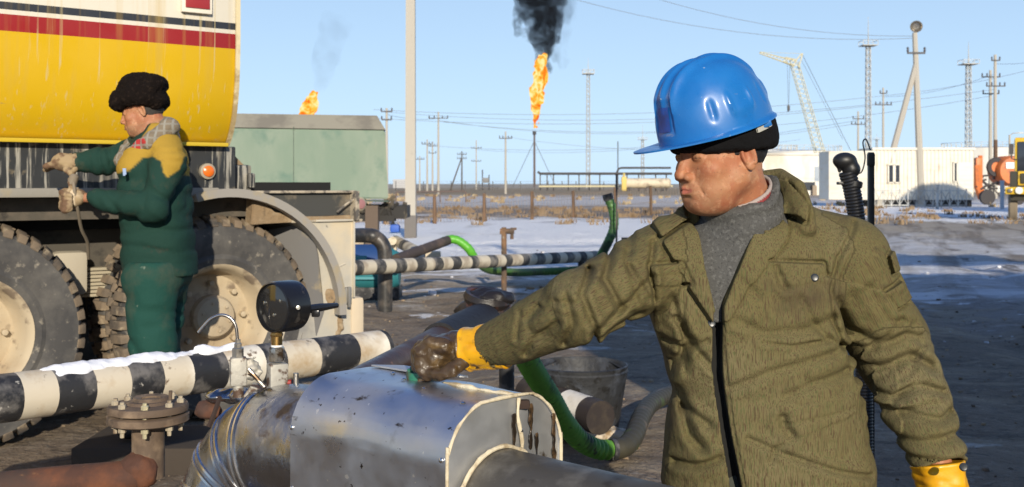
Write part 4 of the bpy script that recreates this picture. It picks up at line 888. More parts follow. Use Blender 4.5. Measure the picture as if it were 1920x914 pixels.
# snow and crust along its top
def crust(name, A, B, r, f0, f1, label, seed, wid=.55, hh=.02):
    A, B = np.array(A), np.array(B); u = (B-A)/np.linalg.norm(B-A); L0 = np.linalg.norm(B-A)
    a = A+u*L0*f0; b = A+u*L0*f1; n = np.array((0, 0, 1.)); sdv = np.cross(u, n)
    def f(p):
        t = np.clip((p-a)@u/(np.linalg.norm(b-a)), 0, 1); v = p-(a+t[:, None]*(b-a)); ang = np.arctan2(v@sdv, v@n); rr = np.linalg.norm(v, axis=1)
        nz = fbm(p, (9, 9, 9), 4, seed)+.35*fbm(p, (38, 38, 38), 2, seed+9); w_ = wid*(.6+.55*vnoise(p, 4.5, seed+3))*np.clip(np.minimum(t, 1-t)*12, 0, 1)
        th = hh*np.clip(1-(np.abs(ang-.12)/(w_+1e-3))**2, -2, 1)+nz*hh*.95-.002
        return (rr-(r+th))*.6
    lo = np.minimum(a, b)-r*1.5; hi = np.maximum(a, b)+r*1.6; lo[2] = A[2]+r*.3
    V, Q = surfnet(f, np.arange(lo[0], hi[0], .007), np.arange(lo[1], hi[1], .007), np.arange(lo[2], hi[2], .006))
    # keep only what stands proud of the pipe
    t = (V-A)@u; rr = np.linalg.norm(V-(A+t[:, None]*u), axis=1); keep = rr > r-.004
    o = link(name, qmesh(name, V, Q, keep), mat('crusted_snow', (.82, .83, .86), .8, layers=(((.55, .5, .43), 9, .6, .72),), bump=((60, .4, .004),)), ang=180)
    return tag(o, label, 'snow')
crust('snow_crust', A1, B1, .0815, line_fr(A1, B1, 70), line_fr(A1, B1, 372), 'ridge of crusted snow lying on top of the thick banded pipe', 4, .8, .011)
crust('snow_crust', A1, B1, .0815, line_fr(A1, B1, 360), line_fr(A1, B1, 440), 'small patch of snow on the banded pipe below the hooked tube', 6, .5, .014)

# far banded pipe with its stanchions
A2 = P(640, 504, 10.9); B2 = P(1132, 480, 16.2); cx2 = [658, 672, 696, 714, 733, 753, 772, 790, 806, 822, 840, 856, 876, 889, 910, 925, 940, 952, 972, 984, 998, 1014, 1026, 1042, 1055, 1068, 1080, 1092, 1104, 1114, 1124]
pp = thing('striped_pipe', ((A2+B2)/2), 'thinner banded guard pipe crossing the middle distance behind the guard box', 'pipe'); pp.location.z = 0
striped_mesh(A2, B2, .078, [line_fr(A2, B2, x) for x in cx2], 22).build('pipe', [mat('pipe_white_dirty', (.6, .53, .4), .75, layers=(((.4, .33, .24), 5, .5, .62),)), mat('pipe_black_worn', (.05, .048, .045), .75, layers=(((.22, .2, .17), 6, .46, .62),))], pp)
for px in (1090,): c = A2.lerp(B2, line_fr(A2, B2, px)); MB().tube([(c.x, c.y+.02, -.1), (c.x, c.y+.02, c.z)], .05, 10).build('stanchion', KB, pp)
# its perpendicular neighbour behind, cream post and beige pipe
pp = thing('striped_pipe', GX(775, 17.5), 'short worn banded pipe slanting behind the black elbow pipe', 'pipe')
a, b = P(742, 452, 18.5), P(800, 482, 16.4); striped_mesh(a, b, .09, [.3, .42, .7, .9], 16).build('pipe', [MATS['pipe_white_dirty'], MATS['pipe_black_worn']], pp)
MB().tube([P(655, 456, 18.3), P(712, 456, 18.3)], .09, 12).build('beige_pipe', mat('beige', (.5, .42, .3), .8, layers=(((.35, .28, .2), 4, .5, .65),)), pp)
MB().box(P(736, 468, 18.2), (.14, .14, .36)).box(GX(736, 18.2)+Vector((0, 0, .1)), (.14, .14, .3)).tube([P(736, 452, 18.1), P(736, 452, 17.9)], .07, 10).build('post', MATS['pipe_white_dirty'], pp)
# black elbow pipe
d = 11.9; el = MB().tube(bez([P(630, 442, d+.3), P(690, 442, d), P(706, 447, d), P(718, 460, d), P(722, 482, d), P(722, 540, d), P(722, 596, d)], 44), .080, 18).lathe([(.1, -.02), (.1, .02), (.08, .02)], P(722, 506, d), (0, 0, 1), 18)
el = el.build('elbow_pipe', mat('tarred_pipe', (.03, .029, .028), .42, layers=(((.12, .1, .08), 5, .5, .66),), bump=((20, .3, .004),))); tag(el, 'black bent pipe turning down into the ground behind the banded guard pipe', 'pipe')
# teal pump behind it
d = 13.3; tp = thing('teal_pump', GX(700, d), 'teal pump casing under a dark blue cover behind the black elbow pipe', 'pump')
TEAL = mat('teal_paint', (.03, .19, .21), .5, layers=(((.03, .2, .24), 3, .5, .65), ((.3, .27, .2), 8, .62, .7)))
m = MB(); m.lathe([(0, -.33), (.22, -.31), (.26, -.25), (.26, .22), (.2, .32), (0, .34)], P(700, 505, d), (1, 0, 0), 24); m.build('casing', TEAL, tp)
m = MB(); m.lathe([(.275, -.3), (.275, .18), (.2, .2), (.2, -.32)], P(695, 501, d-.01), (1, 0, 0), 24, closed=True)
for v in list(m.bm.verts):
    if v.co.z < P(0, 503, d).z: v.co.z = P(0, 503, d).z+.2*(v.co.z-P(0, 503, d).z)
m.build('cover', mat('navy_cover', (.02, .06, .18), .55), tp)
m = MB(); m.box(P(700, 548, d), (.66, .4, .14)); m.tube([P(655, 470, d), P(655, 545, d)], .04, 8); m.build('base', KB, tp)
MB().box(P(672, 486, d-.28), (.2, .03, .08), bev=.01).box(P(710, 500, d-.29), (.3, .03, .03), bev=.01).box(P(684, 522, d-.27), (.25, .03, .03)).build('ribs', mat('teal_light', (.07, .27, .30), .5), tp)
# blue bag on snow
t = MB().box((0, 0, .12), (.28, .25, .22), bev=.06).build('blue_bag', mat('blue_bag', (.03, .1, .4), .6), None, local=True); t.location = GX(741, 31)+Vector((0, 0, .02)); tag(t, 'small blue bag lying on the snow left of the big square post', 'bag')
# slanting suction pipe with bright green hose
d = 14.2; a, b = P(742, 487, 12.6), P(840, 451, d)
sp = MB().tube([a, a.lerp(b, .5), b], .062, 14).build('suction_pipe', mat('brown_steel', (.07, .05, .04), .75, layers=(((.15, .1, .07), 4, .5, .65),))); tag(sp, 'dark brown pipe slanting up to the bright green hose', 'pipe')
t = MB().box(P(790, 473, 14.6), (.28, .16, .14), bev=.03).tube([P(770, 474, 14.6), P(806, 474, 14.6)], .06, 10).build('hose_coupling', mat('navy_steel', (.03, .05, .09), .5)); tag(t, 'dark blue hose coupling lying beyond the slanting brown pipe', 'coupling')
t = MB().box(P(812, 480, 14.5), (.2, .15, .12), bev=.02).build('cream_block', MATS['block_cream']); tag(t, 'small cream block beside the dark blue coupling', 'block')
def ribbed(pts, r, pitch=.028, amp=.0045, seg=16):
    pts = [Vector(p) for p in pts]; out = [pts[0]]; L0 = [0]
    for a_, b_ in zip(pts, pts[1:]): L0.append(L0[-1]+(b_-a_).length)
    n = int(L0[-1]/(pitch/4)); P_ = []; R_ = []; j = 0
    for i in range(n+1):
        s = L0[-1]*i/n
        while j < len(L0)-2 and L0[j+1] < s: j += 1
        P_.append(pts[j].lerp(pts[j+1], (s-L0[j])/max(1e-6, L0[j+1]-L0[j]))); R_.append(r+amp*math.cos(2*math.pi*s/pitch))
    # light smoothing keeps the frames stable
    for _ in range(4): P_ = [P_[0]]+[(P_[i-1]+P_[i]*2+P_[i+1])/4 for i in range(1, len(P_)-1)]+[P_[-1]]
    return MB().tube(P_, R_, seg)
GH1 = mat('bright_green_hose', (.10, .40, .03), .45)
GH2 = mat('green_hose', (.06, .15, .025), .5, layers=(((.06, .09, .03), 4, .5, .66), ((.2, .3, .06), 12, .6, .7)))
h1 = ribbed(bez([b-Vector((.06, .02, .01)), b+Vector((.05, 0, .015)), P(862, 453, d), P(880, 468, d), P(892, 487, d+.1), P(915, 505, 14.6), P(960, 511, 15.2), P(1010, 510, 15.8), P(1060, 508, 16), P(1105, 504, 16.2)], 70), .056, .06, .002, 12).build('green_hose', GH1)
me = h1.data; me.materials.append(GH2); pb = P(900, 495, d).x-h1.location.x
for pl in me.polygons:
    if pl.center.x > pb: pl.material_index = 1
tag(h1, 'bright green hose drooping from the slanting brown pipe and trailing behind the banded guard pipe', 'hose', 'green suction hoses')
d = 15.0; h2 = ribbed(bez([P(1120, 500, 16), P(1128, 478, d+.3), P(1140, 455, d), P(1150, 430, d), P(1151, 405, d), P(1146, 385, d), P(1139, 370, d)], 50), .062, .06, .003, 12).build('green_hose', mat('dark_green_hose', (.07, .19, .04), .5, layers=(((.04, .07, .03), 3, .5, .6),)))
tag(h2, 'dark green hose standing upright with a ragged open end', 'hose', 'green suction hoses')
o = MB().lathe([(.062, -.04), (.075, 0), (.07, .05), (.055, .04), (.055, -.04)], P(1140, 371, d), (-.25, 0, 1), 10, closed=True).build('hose_clamp', KB, h2)
t = MB().tube([GX(1156, 14.8)-Vector((0, 0, .2)), P(1156, 327, 14.8)], .013, 8).build('iron_rod', mat('iron_rod', (.09, .07, .06), .7)); tag(t, 'thin iron rod stuck upright beside the standing green hose', 'rod')
t = MB().tube([GX(1173, 13.5)-Vector((0, 0, .2)), P(1173, 449, 13.5)], .035, 8).box(P(1174, 448, 13.5), (.11, .08, .03)).build('stub_post', mat('stub_dark', (.06, .045, .04), .8)); tag(t, 'short dark stub post rising just above the sleeve', 'post')
# standpipe with tap
d = 13.9; t = thing('standpipe', GX(945, d), 'rusty standpipe with a tap head behind the banded guard pipe', 'standpipe')
RST = mat('rusty_dark2', (.10, .07, .05), .8, layers=(((.22, .12, .06), 6, .45, .6), ((.3, .26, .2), 14, .62, .7)), bump=((30, .4, .004),))
MB().tube([(0, 0, -.1), (0, 0, 1.4-.83*1.0+.25)], .036, 10).build('pipe', RST, t, local=True)
z = CH+(HZ-434)/F*d; MB().tube([(-.05, 0, z), (.13, 0, z)], .035, 8).tube([(.0, 0, z-.02), (.0, 0, z+.05)], .03, 8).tube([(.10, 0, z), (.10, 0, z-.1)], .022, 8).box((.12, 0, z+.03), (.08, .05, .03), bev=.008).tube([(-.02, 0, .76), (-.02, 0, z)], .036, 10).build('tap', RST, t, local=True)

# ------------------------------------------------ near valve housing and its pipeline
E0 = Vector((-.01, 2.33, 0)); AX = Vector((.75, -.66, 0)).normalized(); SX = Vector((-.66, -.75, 0)).normalized()     # SX points to the near left side
def hb(a, s, z): return E0+AX*a+SX*s+UP*z
SHEET = mat('galvanised_sheet', (.60, .62, .66), .36, 1.0, layers=(((.54, .55, .57), 3, .45, .6), ((.42, .42, .42), 11, .60, .70), ((.10, .08, .065), (9, 9, 30), .62, .68, 7), ((.07, .055, .045), (34, 22, 40), .67, .70, 3), ((.85, .83, .78), (50, 30, 50), .70, .73, 2)), bump=((3, .12, .01), (60, .15, .0008)), rvar=6)
SHEET2 = mat('end_sheet', (.55, .56, .57), .5, .75, layers=(((.45, .46, .48), 4, .4, .6), ((.13, .10, .07), (9, 9, 5), .64, .68, 6)), bump=((3, .15, .008), (60, .2, .001)), rvar=8)
box_ = thing('valve_housing', hb(-.26, 0, 0), 'round topped galvanised sheet metal valve housing in the centre foreground', 'valve housing')
LEN = .505; HW = .183; ZT = .937; ZB = .45
def arch(k=1.0, n=26):
    pts = [(HW*k, ZB)]; ra, rb = .115*k, .13*k
    for i in range(n+1):
        a = math.pi/2*i/n; pts.append((HW*k-ra+ra*math.cos(a), ZT-.012*0-ra+ra*math.sin(a)))
    for i in range(n+1):
        a = math.pi/2*i/n; pts.append((-HW*k+rb-rb*math.sin(a), ZT+.004-rb+rb*math.cos(a)-.004))
    pts.append((-HW*k, ZB)); return pts
def arch_top(pts): return [(s, z+(.012*math.cos(s/HW*1.4) if z > ZT-.14 else 0)) for s, z in pts]
ap_ = arch_top(arch()); m = MB(); th = .003; nL = 14; rings = []
for j in range(nL+1):
    a = -LEN+LEN*j/nL; rings.append([m.bm.verts.new(hb(a, s+rng.normal(0, .0004), z+(.0025*math.sin(a*23+s*9) if z > .8 else 0))) for s, z in ap_])
inn = []
for j in range(nL+1):
    a = -LEN+LEN*j/nL; inn.append([m.bm.verts.new(hb(a, s*(1-th/HW), z-th)) for s, z in ap_])
for a, b in zip(rings, rings[1:]):
    for i in range(len(ap_)-1): m.bm.faces.new((a[i], a[i+1], b[i+1], b[i]))
for a, b in zip(inn, inn[1:]):
    for i in range(len(ap_)-1): m.bm.faces.new((b[i], b[i+1], a[i+1], a[i]))
for R_, I_ in ((rings[0], inn[0]), (rings[-1], inn[-1])):
    for i in range(len(ap_)-1): m.bm.faces.new((R_[i], I_[i], I_[i+1], R_[i+1]))
m.build('shell', SHEET, box_, ang=30)
# end plates
for a, nm in ((-.006, 'front_end_plate'), (-LEN+.006, 'rear_end_plate')):
    m = MB(); m.prism([hb(a, s*.985, z-.004) for s, z in ap_], AX*-.002); m.build(nm, SHEET2, box_)
FOAM = mat('sealant', (.66, .58, .42), .9, layers=(((.4, .32, .2), 14, .5, .62), ((.15, .11, .07), 30, .66, .7)), bump=((40, .8, .006),))
def bead(name, pts, r, par, seed, m_=FOAM, wob=.35):
    pts = bez(pts, max(30, len(pts)*3)); q = np.array([tuple(p) for p in pts], 'f'); n_ = fbm(q, 40, 2, seed)
    return MB().tube([p+Vector((0, 0, float(k)*r*.4)) for p, k in zip(pts, n_)], [r*(1+wob*float(k)) for k in n_], 8).build(name, m_, par)
bead('sealant_bead', [hb(.0, s*.995, z) for s, z in ap_[::3]+[ap_[-1]]], .0038, box_, 3)
bead('seam_bead', [hb(.002, -.035, ZT+.004), hb(.004, -.03, .9), hb(.003, -.045, .84), hb(.003, -.03, .79)], .0042, box_, 9)
bead('top_bead', [hb(-.30, -.05, ZT+.011), hb(-.2, -.02, ZT+.012), hb(-.1, -.02, ZT+.012), hb(-.01, -.035, ZT+.008)], .0035, box_, 19, wob=.9)
m = MB(); m.box(hb(.001, -.05, ZT-.012), (.03, .02, .02), None, .006); m.build('torn_notch', mat('torn_rust', (.035, .02, .015), .9), box_)
# lifted strip along the back of the lid
m = MB(); m.prism([hb(-.49, -.05, ZT+.016), hb(-.28, -.06, ZT+.014), hb(-.22, -.11, ZT+.012), hb(-.3, -.14, ZT+.005), hb(-.46, -.13, ZT+.008)], (0, 0, .004)); m.build('lid_patch', SHEET2, box_)
for a, s, z in ((-.50, HW, .84), (-.50, HW, .70), (-.50, HW, .56), (-.015, HW, .845), (-.015, HW, .72), (-.015, HW, .6), (-.015, .12, .95), (-.39, -.03, ZT+.012), (-.31, .01, ZT+.012), (-.2, .05, ZT+.01), (.004, -.04, .87), (.004, .09, .80)):
    n = SX if s >= HW else (UP if z > ZT else AX); MB().lathe([(.0055, 0), (.0055, .003), (.003, .005), (0, .0055)], hb(a, s, z)-n*.001, n, 8).build('rivet', mat('rivet_bright', (.6, .6, .6), .25, 1.0), box_)
# oil drips on the end plate
OIL = mat('oil_drip', (.02, .014, .01), .3, layers=(((.1, .06, .03), 30, .5, .6),))
for s, z, l_ in ((-.075, .87, .09), (-.095, .83, .04), (-.155, .82, .13), (-.15, .77, .03), (.01, .76, .025), (-.02, .87, .07), (-.03, .72, .02)):
    cc = hb(.002, s, z); f = (lambda c, l: (lambda p: cap(p, c+np.array((0, 0, l/2)), c-np.array((0, 0, l/2)), .007, .004)-.004*fbm(p, 60, 2, 3)))(np.array(cc), l_)
    V, Q = surfnet(f, np.arange(cc.x-.02, cc.x+.02, .003), np.arange(cc.y-.02, cc.y+.02, .003), np.arange(cc.z-l_/2-.02, cc.z+l_/2+.02, .003))
    k = ((V-np.array(cc))@np.array(AX)); V = V-np.outer(k*.75, np.array(AX)); link('oil_drip', qmesh('oil', V, Q), OIL, box_, ang=180)
# green valve flange on the housing
c = P(791, 690, 2.56); gv = thing('green_valve_flange', (c.x, c.y, ZT-.01), 'small green painted valve flange with a brass nut on the housing under the gloved hand', 'valve')
GP = mat('green_enamel', (.025, .16, .10), .5, layers=(((.09, .06, .04), 20, .5, .6), ((.25, .2, .14), 40, .62, .68)), bump=((60, .3, .002),))
m = MB(); m.lathe([(0, .0), (.022, 0), (.022, .018), (.036, .018), (.037, .03), (.036, .036), (.024, .037), (.022, .045), (0, .045)], (0, 0, 0), UP, 28); m.build('flange', GP, gv, local=True)
for k in range(6): MB().lathe([(.007, .036), (.007, .043), (0, .045)], (math.cos(k*1.047+.4)*.029, math.sin(k*1.047+.4)*.029, 0), UP, 6).build('bolt', GP, gv, local=True)
MB().lathe([(.0, .0), (.011, 0), (.012, .014), (.011, .03), (.0, .03)], (.004, -.033, -.004), UP, 10).build('brass_nut', mat('brass_old', (.42, .25, .13), .4, .7, layers=(((.15, .08, .05), 30, .5, .6),)), gv, local=True)

# insulated elbow running out of the housing on the left
lag = mat('lagging_sheet', (.30, .31, .34), .27, 1.0, layers=(((.17, .17, .18), 5, .48, .62), ((.16, .11, .07), 8, .62, .70, 7), ((.5, .5, .5), 18, .6, .7)), bump=((5, .3, .012), (40, .5, .003)), rvar=7)
pl = thing('insulated_pipeline', hb(-.8, 0, 0), 'large sheet metal clad pipe elbow bending down left of the valve housing', 'pipe')
rE = .163; zc0 = .725; RB = .20; c0 = hb(-LEN+.01, 0, zc0); st = hb(-LEN-.20, 0, zc0)
cen = [c0.lerp(st, k/6) for k in range(7)]
fd = (-AX); dn = (Vector((-.1, -.35, -1))).normalized()
for i in range(1, 15):
    a = math.pi/2*i/14; cen.append(st+fd*RB*math.sin(a)+dn*RB*(1-math.cos(a)))
for i in range(1, 8): cen.append(cen[-1]+dn*.08)
m = MB(); m.tube(cen, rE, 48); m.build('cladding', lag, pl, ang=50)
for i in (9, 12, 15, 18, 21):
    t_ = (cen[min(i+1, len(cen)-1)]-cen[i-1]).normalized()
    m = MB(); m.lathe([(rE+.0, -.005), (rE+.0045, -.003), (rE+.0045, .003), (rE+.0, .005)], cen[i], t_, 56); m.build('raised_seam', mat('seam_bright', (.55, .55, .56), .25, 1.0), pl)
    m = MB(); m.lathe([(rE+.0, -.005), (rE+.0045, -.003), (rE+.0045, .003), (rE+.0, .005)], cen[i]+t_*.018, t_, 56); m.build('raised_seam', MATS['seam_bright'], pl)
# torn rusty patch on its shoulder
def lump(name, c, r, m_, par, h=.006, amp=.3, sc_=20, seed=1, R=None, lab=None, cat=None):
    c = np.array(c, 'f'); r = np.array(r, 'f')
    f = lambda p: ell(p, c, r, R)-amp*float(r.min())*fbm(p, sc_, 4, seed)
    e = float(r.max())*1.5; V, Q = surfnet(f, *[np.arange(c[k]-e, c[k]+e, h) for k in range(3)]); o = link(name, qmesh(name, V, Q), m_, par, ang=180)
    if lab: tag(o, lab, cat)
    return o
RUST = mat('rusty_pipe', (.075, .032, .02), .85, layers=(((.17, .06, .025), 7, .45, .66, 7), ((.06, .035, .025), 4, .55, .68), ((.3, .15, .06), 22, .66, .74)), bump=((30, .6, .005), (6, .3, .01)))
lump('rust_patch', P(393, 768, 3.02), (.036, .03, .026), RUST, pl, .005, .25, 30, 3)
lump('crumpled_edge', P(430, 742, 3.02), (.07, .05, .018), lag, pl, .005, .5, 26, 5)
lump('crumpled_edge', P(470, 740, 2.98), (.05, .05, .016), lag, pl, .005, .6, 26, 8)
m = MB(); m.tube(bez([P(412, 745, 2.9), P(402, 775, 2.87), P(392, 800, 2.87)]), [.008]*25 if False else .007, 6); m.build('tear', MATS['torn_rust'], pl)
# foreground pipe leaving the housing on the right
fp_ = thing('foreground_pipe', hb(.4, 0, 0), 'large dark dented pipe coming out of the right end of the valve housing', 'pipe')
DK = mat('dark_weathered_pipe', (.11, .10, .085), .5, .45, layers=(((.30, .28, .24), 3.5, .5, .64, 6), ((.05, .04, .03), 9, .56, .66), ((.4, .36, .3), (20, 20, 20), .66, .72)), bump=((4, .3, .015), (40, .35, .002)), rvar=5)
a0 = hb(.004, .03, .715); a1 = hb(1.0, .03, .70); m = MB(); m.tube([a0.lerp(a1, k/12) for k in range(13)], .128, 48); m.build('pipe', DK, fp_, ang=50)
xx = SX; pts = [hb(.006, .03+.133*math.cos(a), .715+.133*math.sin(a)) for a in np.linspace(-.6, math.pi+.6, 26)]
bead('sealant_ring', pts, .005, fp_, 33)
# gauge, hooked tube and needle valves on top of the elbow
STL = mat('fitting_steel', (.45, .42, .37), .35, .9, layers=(((.12, .08, .05), 26, .5, .6), ((.3, .2, .1), 12, .6, .7)), bump=((60, .4, .002),), rvar=20)
OLD = mat('painted_fitting', (.42, .40, .35), .6, .3, layers=(((.1, .06, .04), 24, .5, .58), ((.3, .17, .07), 10, .58, .66)), bump=((50, .6, .003),))
BRASS = mat('brass', (.55, .34, .12), .3, 1.0, layers=(((.3, .15, .06), 30, .5, .62),))
PX = 2.86; g = thing('pressure_gauge', P(520, 738, PX), 'round black pressure gauge on a brass and steel valve stem', 'pressure gauge'); gp_ = lambda x, y, dd=0: P(x, y, PX+dd)
s_ = PX/F; GB = mat('gauge_black', (.012, .012, .013), .22, layers=(((.05, .045, .04), 30, .62, .7),), bump=((40, .08, .002),))
gax = Vector((-.62, -.78, .0)).normalized(); gc = gp_(527, 575); R0 = 48*s_
m = MB(); m.lathe([(0, -.052), (R0*.86, -.052), (R0*.97, -.045), (R0, -.034), (R0, .022), (R0*.97, .030), (R0*.92, .032), (R0*.9, .020), (R0*.4, .019), (0, .019)], gc, gax, 56); gbd = m.build('case', GB, g, ang=30)
m = MB(); m.lathe([(R0*.90, .023), (R0*.90, .025), (R0*.82, .027), (0, .027)], gc, gax, 48); m.build('glass', mat('gauge_glass', (.02, .02, .02), .08, spec=.8), g)
for a, rr in ((.3, .5), (2.6, .55), (4.4, .3)):
    x = gax.cross(UP).normalized(); MB().lathe([(.0045, .026), (.004, .03), (0, .031)], gc+x*math.cos(a)*R0*rr+UP*math.sin(a)*R0*rr, gax, 8).build('screw', mat('screw', (.7, .68, .6), .3, 1.0), g)
MB().lathe([(.006, 0), (.0055, .004), (0, .005)], gp_(559, 577, -.045), Vector((.3, -1, 0)).normalized(), 8).build('screw', MATS['screw'], g)
MB().tube([gp_(560, 583, .02), gp_(600, 577, .06), gp_(632, 573, .12)], [.012, .011, .007], 8).box(gp_(592, 588, .04), (.02, .02, .018), bev=.003).build('side_arm', GB, g)
MB().tube([gp_(519, 622), gp_(519, 648)], 10.5*s_, 16).lathe([(12*s_, -.004), (12.5*s_, 0), (12*s_, .004)], gp_(519, 628), UP, 6).build('brass_nipple', BRASS, g)
MB().lathe([(0, -.002), (11*s_, -.002), (11*s_, .003), (0, .003)], gp_(519, 649), UP, 16).build('tape', mat('ptfe', (.8, .8, .78), .5), g)
MB().lathe([(0, -.019), (13*s_, -.019), (15*s_, -.015), (15*s_, .015), (13*s_, .019), (0, .019)], gp_(519, 664), UP, 6).build('hex_nut', STL, g)
MB().box(gp_(520, 706), (35*s_, 30*s_, 50*s_), Matrix.Rotation(.5, 3, 'Z'), .006).tube([gp_(520, 728), gp_(518, 750)], 12*s_, 12).build('valve_block', OLD, g)
MB().tube([gp_(538, 718), gp_(546, 718)], 6*s_, 10).build('red_spindle', mat('red_spindle', (.3, .03, .02), .5), g)
MB().tube([gp_(555, 700), gp_(555, 732)], 5.2*s_, 12).build('handle_bar', STL, g)
# hooked tube
g = thing('sampling_tap', P(447, 735, PX), 'thin hooked steel sampling tube on a dirty needle valve', 'tap')
MB().tube(bez([gp_(446, 652), gp_(445, 635), gp_(442, 612), gp_(432, 597), gp_(415, 591), gp_(396, 598), gp_(383, 611), gp_(372, 624)], 40), 3.2*s_, 12).build('hooked_tube', mat('bright_tube', (.5, .46, .42), .25, 1.0), g)
MB().lathe([(0, -.012), (7*s_, -.012), (7*s_, .0), (5*s_, .003), (5*s_, .012), (0, .012)], gp_(446, 645), UP, 6).lathe([(0, -.014), (11*s_, -.014), (11*s_, .012), (9*s_, .014), (0, .014)], gp_(446, 662), UP, 6).build('union_nut', STL, g)
MB().box(gp_(447, 696), (31*s_, 28*s_, 54*s_), Matrix.Rotation(.3, 3, 'Z'), .009).tube([gp_(447, 720), gp_(447, 745)], 10*s_, 12).build('valve_body', OLD, g)
MB().tube([gp_(466, 700), gp_(476, 702)], 6*s_, 8).tube([gp_(466, 692, -.03), gp_(496, 726, -.03)], 4*s_, 10).build('handle', STL, g)
m = MB(); m.prism([gp_(470, 725), gp_(505, 735), gp_(490, 752), gp_(455, 745)], Vector((0, .03, .006))); m.build('bracket_plate', OLD, g)
lump('mud_lump', gp_(470, 690, .01), (.025, .02, .028), OLD, g, .004, .6, 40, 6)

# rusty bolted flange on its vertical pipe
d = 3.3; fl = thing('bolted_flange', P(278, 775, d), 'rusty brown bolted pipe flange under the banded pipe', 'flange'); fl.location.z = 0; s_ = d/F
FR = mat('rusty_flange', (.11, .075, .05), .8, layers=(((.24, .17, .11), 9, .45, .62), ((.05, .04, .03), 14, .55, .65), ((.3, .13, .05), 6, .64, .72)), bump=((30, .7, .004),))
c = P(278, 770, d); R0 = 73*s_
MB().lathe([(0, 0), (R0, 0), (R0+.001, .012), (R0-.003, .020), (R0*.55, .022), (R0*.5, .03), (0, .032)], c, UP, 56).build('upper_disc', FR, fl)
MB().lathe([(0, -.030), (R0*.5, -.04), (R0-.004, -.034), (R0+.002, -.030), (R0+.002, -.012), (R0-.004, -.008), (0, -.008)], c, UP, 56).build('lower_disc', FR, fl)
NUT = mat('nut_dusty', (.42, .36, .26), .7, .2, layers=(((.2, .14, .09), 20, .5, .62),))
NUTB = mat('nut_new', (.62, .56, .36), .4, .5)
for k in range(8):
    a = k*math.pi/4+.22; q = c+Vector((math.cos(a), math.sin(a), 0))*R0*.8
    MB().lathe([(0, .02), (.0115, .02), (.0115, .031), (.009, .033), (.0065, .033), (.0065, .040), (0, .040)], q, UP, 6).tube([q-UP*.05, q+UP*.03], .006, 6).lathe([(0, -.034), (.0115, -.034), (.0115, -.049), (.0065, -.050), (.0065, -.064), (0, -.064)], q, UP, 6).build('bolt', NUTB if k == 6 else NUT, fl)
MB().lathe([(.03, .03), (.03, .036), (.05, .04), (.055, .03)], c+Vector((.005, .01, 0)), UP, 20).build('cap_ring', FR, fl)
MB().tube([P(318, 768, d-.04), P(320, 733, d-.04)], .0055, 8).build('stud', FR, fl)
m = MB(); m.tube(bez([c-UP*.03, c-UP*.12, c-UP*.20], 8), .048, 24); m.build('riser', FR, fl)
rp = [P(-80, 925, d+.05), P(60, 908, d), P(160, 897, d), P(225, 890, d), P(255, 895, d), P(262, 930, d), P(262, 1000, d)]
m = MB(); m.tube(bez([P(-160, 935, d+.1), P(0, 918, d), P(120, 906, d), P(200, 900, d-.03), P(246, 893, d-.03), P(277, 862, d-.0)], 40), .052, 24)
lowp = m.build('rusty_pipe', RUST); tag(lowp, 'rusty reddish pipe elbow running along the bottom left corner', 'pipe')
lump('weld_bead', P(262, 882, d-.03), (.055, .05, .055), RUST, lowp, .006, .12, 30, 12)

# bucket, lying pipe end and ribbed green hose at the feet
c = G(1088, 812); c.z = 0; bk = thing('bucket', c, 'big tar blackened bucket standing on the ground behind the housing', 'bucket')
TAR = mat('tarred_bucket', (.025, .026, .028), .6, 0, layers=(((.05, .055, .065), 7, .5, .62), ((.012, .011, .010), 12, .55, .62), ((.09, .075, .06), 25, .68, .72)), bump=((18, .8, .01), (50, .4, .004)), rvar=8)
hz_ = .385; MB().lathe([(0, 0), (.205, 0), (.21, .01), (.262, hz_-.05), (.268, hz_-.03), (.262, hz_-.02), (.268, hz_), (.258, hz_+.004), (.250, hz_-.01), (.2, .06), (0, .05)], (0, 0, 0), UP, 40).build('body', TAR, bk, local=True)
MB().lathe([(.235, .25), (.15, .262), (0, .255)], (0, 0, 0), UP, 30).build('tar_fill', mat('tar_fill', (.03, .022, .018), .35, layers=(((.12, .09, .06), 16, .5, .62),), bump=((22, 1, .02),)), bk, local=True)
MB().tube(bez([(-.265, 0, .35), (-.1, .24, .372), (.14, .22, .375), (.262, 0, .35)]), .006, 6).build('handle', TAR, bk, local=True)
A3, B3 = P(990, 735, 6.2), P(1126, 784, 5.6); pe = striped_mesh(A3, B3, .088, [line_fr(A3, B3, 1066), line_fr(A3, B3, 1104)], 30).build('pipe_end', [mat('pipe_brown', (.028, .02, .017), .7, layers=(((.06, .045, .03), 6, .45, .6),), bump=((25, .4, .004),)), WB]); tag(pe, 'short dark pipe end with one white band lying before the bucket', 'pipe')
lump('crushed_ice', G(1135, 826)+Vector((0, 0, .03)), (.16, .1, .05), mat('dirty_ice', (.55, .47, .36), .6, layers=(((.3, .2, .1), 12, .5, .6),)), None, .012, .6, 12, 4, lab='dirty lump of ice under the end of the dark pipe', cat='ice')
hp = [P(975, 640, 4.6), P(990, 678, 4.7), P(1015, 720, 4.85), P(1035, 752, 4.95), P(1058, 792, 5.1), P(1088, 826, 5.25), P(1122, 843, 5.35), P(1150, 843, 5.4)]
h3 = ribbed(bez(hp, 80), .046, .034, .0062, 18).build('green_hose', mat('ribbed_green', (.10, .27, .03), .45, layers=(((.03, .05, .014), 5, .52, .62), ((.03, .03, .02), 14, .62, .7)))); tag(h3, 'ribbed green hose coming down beside the housing to the ground', 'hose', 'green suction hoses')
hp = [P(1146, 844, 5.4), P(1172, 838, 5.45), P(1190, 815, 5.6), P(1200, 788, 5.8), P(1218, 760, 6.1), P(1250, 742, 6.4), P(1290, 735, 6.6), P(1350, 733, 6.8)]
